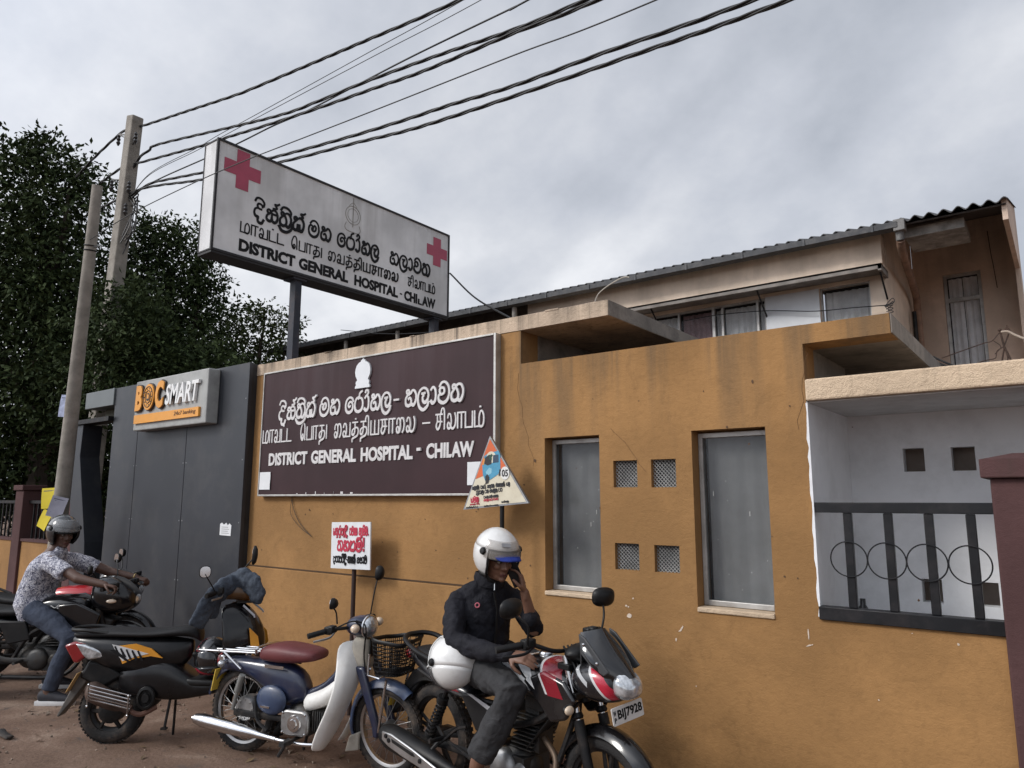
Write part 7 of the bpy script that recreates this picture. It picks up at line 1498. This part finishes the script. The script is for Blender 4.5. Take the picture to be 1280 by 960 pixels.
def foliage(name, blobs, dens, size, mat, root, org):
    """leaf sheets clustered on twigs through each clump's volume: an uneven outline with gaps"""
    V = []; F = []
    for (x, y, z, r) in blobs:
        nt = int(dens*r*r)+6
        for t in range(nt):
            d = rng.normal(size=3); d /= np.linalg.norm(d); rad = r*(rng.random()**.42)*rng.uniform(.72, 1.34)
            c = np.array([x, y, z])+d*rad*np.array([1, 1, .92]); tw = d*.7+rng.normal(size=3)*.5+np.array([0, 0, .25]); tw /= np.linalg.norm(tw)
            k = rng.integers(5, 11)
            for q in range(k):
                p = c+tw*(q/k)*.28*min(1.3, r+.4)+rng.normal(size=3)*.055; a = rng.normal(size=3)+tw*.6+np.array([0, 0, -.35]); a /= np.linalg.norm(a); b = np.cross(a, rng.normal(size=3)); b /= np.linalg.norm(b)+1e-9; n_ = np.cross(a, b); s = size*rng.uniform(.6, 1.25)
                o = len(V); V += [p, p+a*s*.5+b*s*.24+n_*s*.06, p+a*s, p+a*s*.5-b*s*.24+n_*s*.06]; F += [(o, o+1, o+2), (o, o+2, o+3)]
    V = np.array(V)-np.array(org); me = bpy.data.meshes.new(name); me.from_pydata(V.tolist(), [], F); me.materials.append(mat)
    o = bpy.data.objects.new(name, me); COL.objects.link(o); o.parent = root; return o
def trunk(root, limbs):
    mb = MB()
    for pts, r0_, r1_ in limbs:
        p = catmull(pts, 6); n = len(p); mb.tube(p, [r0_+(r1_-r0_)*i/(n-1) for i in range(n)], 9)
    return mb.build('trunk', BARK, root)
def tree(label, org, blobs, limbs, dens, size, mat):
    r = thing('tree', label, 'tree', org); trunk(r, [([tuple(Vector(q)-Vector(org)) for q in p], a, b) for p, a, b in limbs]); foliage('crown', blobs, dens, size, mat, r, org); return r
T1 = [(-15.53, .48, 7.65, .96), (-14.85, 1.07, 7.24, .85), (-15.79, .57, 6.2, 1.39), (-15.03, 1.24, 5.74, 1.16), (-15.72, .99, 4.37, 1.54), (-14.04, 1.34, 3.93, 1.02), (-16.0, 1.11, 2.69, 1.39), (-15.49, 1.93, 2.48, .95), (-17.48, -.15, 6.52, 1.76), (-17.75, .21, 3.67, 2.08), (-15.61, .28, 8.3, .34), (-14.96, .8, 8.21, .37), (-14.59, 1.16, 7.85, .28), (-15.2, .55, 8.52, .22), (-14.6, 1.5, 5.0, 1.1), (-14.3, 1.8, 3.0, .9), (-16.5, 2.2, 1.9, 1.3), (-15.2, 2.6, 1.6, 1.1), (-17.6, 1.6, 2.2, 1.4)]
tree('huge dark leafy tree filling the left edge behind the slender pole', (-15.6, 1.4, 0), T1, [([(-15.6, 1.4, 0), (-15.5, 1.3, 2), (-15.6, 1.1, 4.4), (-15.4, .9, 6.8)], .34, .08), ([(-15.5, 1.3, 2.2), (-14.6, 1.4, 3.8), (-14.3, 1.3, 5.4)], .16, .04), ([(-15.6, 1.2, 3.4), (-16.8, .6, 4.8), (-17.4, .1, 6.4)], .18, .05), ([(-15.5, 1.0, 5.2), (-14.9, 1.0, 6.6), (-14.8, 1.0, 7.8)], .10, .02)], 430, .12, LEAF)
T1B = [(-11.44, .9, 4.79, .37), (-11.57, .95, 4.09, .59), (-11.73, .85, 4.45, .56), (-11.65, 1.21, 3.9, .57), (-12.02, .93, 3.48, .62), (-11.0, 1.4, 3.6, .45), (-12.3, 1.4, 4.3, .6), (-11.3, 1.7, 3.9, .6), (-10.6, 1.9, 3.6, .5)]
tree('low dark tree in front of the thick square pole above the kiosk', (-11.9, 1.9, 0), T1B, [([(-11.9, 1.9, 0), (-11.95, 1.7, 1.6), (-11.8, 1.3, 3.2), (-11.7, 1.0, 4.3)], .13, .03), ([(-11.9, 1.6, 2.2), (-11.3, 1.6, 3.2), (-11.0, 1.6, 3.9)], .07, .02)], 640, .095, LEAF)
T2 = [(-14.93, 2.96, 7.11, .58), (-14.5, 3.33, 6.89, .65), (-15.03, 3.1, 6.01, 1.03), (-14.53, 3.51, 5.88, .72), (-15.26, 3.12, 5.0, 1.2), (-14.67, 3.61, 4.83, .85), (-15.53, 2.62, 6.51, .68), (-14.31, 3.56, 6.43, .43), (-15.11, 2.77, 7.36, .34), (-14.9, 3.4, 4.0, 1.1), (-14.1, 4.0, 4.1, .8)]
tree('dark round-crowned tree rising between the square pole and the roof sign', (-15.0, 3.4, 0), T2, [([(-15.0, 3.4, 0), (-15.1, 3.3, 2.4), (-15.0, 3.2, 4.6), (-14.9, 3.1, 6.6)], .26, .05), ([(-15.05, 3.3, 3.2), (-14.5, 3.5, 4.8), (-14.4, 3.5, 6.2)], .12, .03), ([(-15.05, 3.3, 3.8), (-15.6, 2.8, 5.2), (-15.5, 2.7, 6.5)], .11, .03)], 400, .115, LEAF)
T3 = [(-15.14, 4.99, 5.69, .48), (-14.6, 5.36, 5.91, .40), (-14.39, 5.61, 5.5, .40), (-15.35, 4.95, 5.13, .66), (-14.6, 5.52, 5.13, .48), (-14.84, 5.14, 6.09, .2), (-15.0, 5.2, 4.4, .8), (-14.2, 5.7, 4.9, .35), (-14.1, 5.8, 5.8, .16)]
tree('sparse olive leafed tree with loose sprays beside the roof sign post', (-14.9, 5.3, 0), T3, [([(-14.9, 5.3, 0), (-14.95, 5.2, 2.5), (-14.85, 5.3, 4.6), (-14.7, 5.35, 5.9)], .14, .02), ([(-14.9, 5.2, 3.6), (-14.4, 5.6, 4.8), (-14.15, 5.8, 5.8)], .06, .012), ([(-14.9, 5.2, 3.8), (-15.3, 5.0, 5.0), (-15.2, 5.0, 5.8)], .07, .014)], 330, .11, LEAF2)
# ---- overhead cables
WIREM = P('cable_black', (.012, .012, .013), .6, var=.2)
def cable(label, kind, rad, pts):
    p = catmull(pts, 14); o = Vector(p[0]); mb = MB()
    if kind == 'twist':
        q = []; acc = 0.
        for i in range(len(p)):
            q.append(p[i])
        # resample evenly, then wind two strands round each other
        L_ = [0.]
        for i in range(1, len(q)): L_.append(L_[-1]+(q[i]-q[i-1]).length)
        n = int(L_[-1]/.07); pos = []
        arr = np.array([tuple(v) for v in q]); ts = np.linspace(0, L_[-1], n)
        arr = np.stack([np.interp(ts, L_, arr[:, k]) for k in range(3)], 1)
        for ph in (0, 2*pi/3, 4*pi/3):
            st_ = []
            for i in range(n):
                t = Vector(arr[min(i+1, n-1)]-arr[max(i-1, 0)]).normalized(); u = t.cross(Vector((0, 0, 1))).normalized(); v = u.cross(t); a = ts[i]*2*pi/.95+ph+.6*sin(ts[i]*1.7)
                st_.append(Vector(arr[i])-o+u*(rad*.66*cos(a))+v*(rad*.66*sin(a)))
            mb.tube(st_, rad*.62, 6)
    else: mb.tube([v-o for v in p], rad, 6)
    c = tag(mb.build('overhead_cable', WIREM), label, 'cable', 'overhead cables'); c.location = o
    return c
cable('topmost thick twisted cable running from the square pole to the top edge', 'twist', 0.017, [(-13.92, 0.77, 7.52), (-13.17, 0.78, 7.71), (-12.37, 0.8, 7.87), (-12.04, 0.8, 7.86), (-11.53, 0.81, 7.76), (-10.24, 0.82, 7.56), (-8.91, 0.84, 7.36), (-8.37, 0.85, 7.3), (-6.29, 0.88, 7.11), (-4.68, 0.9, 6.97), (-1.7, 0.94, 6.83), (2.29, 0.99, 7.07)])
cable('upper of the two hair-thin wires just under the topmost cable', 'thin', 0.0048, [(-11.86, 0.8, 6.5), (-11.26, 0.86, 6.87), (-10.02, 0.94, 6.95), (-9.49, 0.98, 7.01), (-8.64, 1.04, 7.07), (-6.55, 1.19, 7.23), (-4.98, 1.3, 7.35), (-2.0, 1.51, 7.68), (1.98, 1.79, 8.56)])
cable('lower of the two hair-thin wires just under the topmost cable', 'thin', 0.0048, [(-11.86, 0.8, 6.5), (-11.25, 0.85, 6.84), (-10.01, 0.94, 6.91), (-9.16, 1.0, 6.97), (-8.36, 1.05, 7.02), (-6.33, 1.19, 7.14), (-4.72, 1.3, 7.23), (-1.73, 1.5, 7.5), (2.25, 1.78, 8.29)])
cable('thick twisted cable leaving the right-hand insulator of the square pole', 'twist', 0.017, [(-11.8, 0.8, 7.02), (-11.52, 0.81, 7.22), (-11.24, 0.82, 7.25), (-10.91, 0.83, 7.26), (-8.01, 0.89, 6.75), (-7.02, 0.91, 6.65), (-6.15, 0.93, 6.6), (-5.02, 0.96, 6.5), (-4.05, 0.98, 6.39), (-3.19, 1.0, 6.35), (-0.2, 1.07, 6.31), (3.79, 1.16, 6.69)])
cable('twisted cable crossing just over the upper left corner of the roof sign', 'twist', 0.017, [(-12.89, 0.78, 7.13), (-12.15, 0.8, 7.2), (-11.62, 0.81, 7.13), (-9.55, 0.86, 6.84), (-9.06, 0.87, 6.79), (-8.36, 0.88, 6.7), (-7.33, 0.91, 6.59), (-6.01, 0.93, 6.46), (-5.23, 0.95, 6.39), (-4.05, 0.98, 6.35), (-3.07, 1.0, 6.29), (-0.08, 1.07, 6.25), (3.91, 1.16, 6.62)])
cable('medium single cable climbing steeply across the two twisted cables behind the sign', 'single', 0.0105, [(-11.86, 0.8, 6.5), (-11.2, 0.84, 6.67), (-9.6, 0.92, 6.68), (-8.88, 0.96, 6.69), (-8.16, 0.99, 6.71), (-7.5, 1.03, 6.71), (-6.61, 1.07, 6.75), (-5.56, 1.12, 6.8), (-4.21, 1.19, 6.83), (-4.01, 1.2, 6.84), (-1.01, 1.35, 7.07), (2.98, 1.55, 7.79)])
cable('hair-thin wire passing in front of the left red cross of the roof sign', 'thin', 0.0048, [(-8.8, -0.88, 4.7), (-7.62, -0.95, 4.71), (-6.34, -0.96, 4.7), (-5.44, -0.97, 4.66), (-5.11, -0.97, 4.64), (-3.8, -0.98, 4.55), (-2.54, -0.99, 4.47), (-1.55, -1.0, 4.4), (1.44, -1.03, 4.32), (5.43, -1.06, 4.64)])
cable('upper of the two lowest thick twisted cables in the sky', 'twist', 0.017, [(-11.86, 0.8, 6.6), (-11.13, 0.81, 6.64), (-10.7, 0.81, 6.58), (-9.47, 0.82, 6.37), (-7.9, 0.84, 6.12), (-6.49, 0.85, 5.94), (-5.51, 0.86, 5.84), (-4.75, 0.87, 5.78), (-3.97, 0.88, 5.7), (-2.93, 0.89, 5.65), (-1.63, 0.9, 5.57), (1.37, 0.93, 5.52), (5.36, 0.97, 5.87)])
cable('lowest thick twisted cable in the sky, coming from behind the roof sign', 'twist', 0.017, [(-12.72, 0.79, 6.65), (-11.52, 0.8, 6.63), (-10.81, 0.81, 6.53), (-9.46, 0.82, 6.26), (-7.49, 0.84, 5.97), (-6.3, 0.85, 5.82), (-5.26, 0.86, 5.68), (-3.97, 0.88, 5.59), (-2.76, 0.89, 5.52), (-1.36, 0.9, 5.45), (1.64, 0.93, 5.43), (5.64, 0.97, 5.83)])
# cable from the sign to the slab, thin line behind the posts, window line
mb = MB(); mb.tube(catmull([(0, 0, 0), (.85, -.45, -.60), (1.77, -.9, -1.10)], 8), .012, 6); c = tag(mb.build('sign_cable', WIREM), 'short black cable sloping from the roof sign down to the beige slab', 'cable'); c.location = (-6.60, 2.9, 4.83)
mb = MB(); mb.tube(catmull([(-11.5, 5.0, 5.12), (-10.2, 5.0, 4.86), (-9.0, 5.0, 4.72), (-7.9, 5.0, 4.68), (-7.0, 5.2, 4.72)], 8), .007, 5); mb.xf(Matrix.Translation((7, -5.2, -4.72))); c = tag(mb.build('thin_cable', WIREM), 'thin sagging line passing behind the left post of the roof sign', 'cable'); c.location = (-7, 5.2, 4.72)
wp = [(-4.50, 5.90, 4.43), (-3.95, 5.90, 4.44), (-3.24, 5.9, 4.39), (-2.58, 5.9, 4.28), (-2.1, 5.9, 4.25), (-1.72, 5.90, 4.22)]
mb = MB(); mb.tube([Vector(q)-Vector(wp[-1]) for q in catmull(wp, 8)], .007, 5)
for k in range(5): mb.tube(catmull([(0, 0, 0), (.04+.02*k, -.02, -.06+.02*k), (.10, .0, -.10+.045*k), (.02, -.01, -.12+.03*k)], 5), .005, 5)
c = tag(mb.build('window_cable', WIREM), 'dark cable strung across the upper windows ending in a tangle at the corner', 'cable'); c.location = wp[-1]
# bent bracket with loose wires above the porch
br = thing('cable_bracket', 'bent rusty bracket with loose wires standing above the porch roof', 'bracket', (-.30, 2.0, 2.62))
RUST = P('rusty_iron', (.06, .035, .025), .8, .3, var=.4)
mb = MB()
def at(*p): return [Vector(q)-Vector((-.30, 2.0, 2.62)) for q in p]
mb.tube(at((-.235, 2.0, 2.62), (-.30, 2.0, 2.83), (-.315, 2.0, 2.95)), .007, 6); mb.tube(at((-.30, 2.0, 2.82), (-.345, 2.0, 2.62)), .006, 6); mb.tube(catmull(at((-.30, 2.0, 2.83), (-.285, 2, 2.75), (-.30, 2, 2.62)), 5), .005, 6); mb.tube(at((-.30, 2, 2.83), (-.265, 2, 2.92)), .005, 6); mb.ell(at((-.315, 2, 2.955))[0], .013, nu=8, nv=6); mb.prism([(0, 0), (.035, -.005), (.05, -.02), (.02, .045)], .02, O=at((-.29, 2.0, 2.945))[0], U=(1, 0, 0), V=(0, 0, 1), N=(0, 1, 0)); mb.build('stay', RUST, br)
mb = MB(); mb.tube(catmull(at((-.31, 2, 2.94), (-.265, 2, 2.935), (-.22, 2, 2.90), (-.10, 2, 2.83), (.2, 2, 2.7)), 6), .009, 8); mb.build('conduit', P('pale_conduit', (.36, .29, .23), .7), br)
mb = MB(); mb.tube(catmull(at((-.315, 2, 2.94), (-.37, 2, 2.88), (-.42, 2, 2.87), (-.56, 2.0, 2.83), (-.70, 2, 2.79)), 6), .004, 5); mb.tube(catmull(at((-.30, 2, 2.83), (-.345, 2, 2.80), (-.36, 2, 2.75), (-.42, 2, 2.74), (-.52, 2, 2.71), (-.60, 2, 2.67)), 6), .004, 5); mb.tube(catmull(at((-.36, 2, 2.88), (-.32, 2, 2.83), (-.36, 2, 2.78)), 5), .003, 5); mb.build('wire', RUST, br)
mb = MB(); o_ = Vector((-.62, 1.9, 2.62))
for k in range(6): mb.tube([Vector((-.14-.02*k, .05*k, .18-.02*k)), Vector((.10-.04*k, 0, .02+.012*k))], .008 if k < 2 else .004, 6)
c = tag(mb.build('metal_strip', SATIN), 'small heap of dark metal strips lying behind the porch lintel', 'scrap'); c.location = o_
mb = MB(); mb.tube(catmull([(-.12, 0, 0), (-.08, 0, .07), (.03, 0, .13), (.16, 0, .17), (.22, 0, .16)], 6), .006, 6); c = tag(mb.build('bent_rod', P('pale_rod', (.36, .34, .30), .7)), 'thin pale bent rod sticking up from the beige slab edge', 'rod'); c.location = (-3.03, 1.0, 3.42)
# ---- papers on the slender pole
def paper(name, label, px, w, h, mat, rot, tilt, text=None):
    mb = MB(); n = 6; vs_ = []
    for t in (0, .0018):
        for j in range(n+1):
            for i in range(n+1):
                x, z = -w/2+w*i/n, -h/2+h*j/n; vs_.append((x, -.006-t-.018*(i/n)**2*(1-j/n)-.006*sin(3*j/n), z))
    o2 = (n+1)**2; fs = []
    for j in range(n):
        for i in range(n): q = j*(n+1)+i; fs += [(q, q+1, q+n+2, q+n+1), (o2+q+n+1, o2+q+n+2, o2+q+1, o2+q)]
    mb.add(vs_, fs); o = tag(mb.build(name, mat, angle=80), label, 'notice'); o.location = px; o.rotation_euler = (0, tilt, rot)
    if text:
        m2 = MB()
        for j in range(text):
            z = h*.36-j*h*.72/text; ww = w*.36*(1-.25*(j % 2)); m2.bb(-ww, ww, -.0125, -.0115, z-h*.02, z+h*.02)
        m2.build('print', P('notice_print', (.10, .10, .14), .8), o, smooth=False)
    return o
YEL = P('yellow_paper', (.62, .50, .03), .75, var=.08)
paper('paper_notice', 'upper yellow flyer taped to the slender concrete pole', (-9.60, -.735, 1.73), .19, .24, YEL, RD(30), RD(-3), 3)
paper('paper_notice', 'lower yellow flyer curling off the slender pole above the rider', (-9.63, -.745, 1.48), .15, .22, YEL, RD(22), RD(24))
paper('paper_notice', 'grey printed sheet on the right side of the slender pole', (-9.38, -.725, 1.63), .17, .24, P('grey_paper', (.30, .30, .36), .8), RD(55), RD(14), 8)
paper('paper_notice', 'narrow blue and white strip taped halfway up the slender pole', (-9.31, -.79, 2.80), .09, .26, P('blue_white_paper', (.34, .38, .52), .8, var=.3, vs=20), RD(30), RD(5), 6)
mb = MB(); mb.tube(catmull([(-.12, .02, .018), (-.03, 0, .02), (.05, -.01, .022), (.12, .0, .016)], 5), [(.03, .012)]*16, 8, flat=(0, 1, 0), round_ends=True); c = tag(mb.build('rubber_scrap', RUBBER), 'dark scrap of rubber lying on the road at the left edge', 'scrap'); c.location = (-6.40, -2.07, 0)
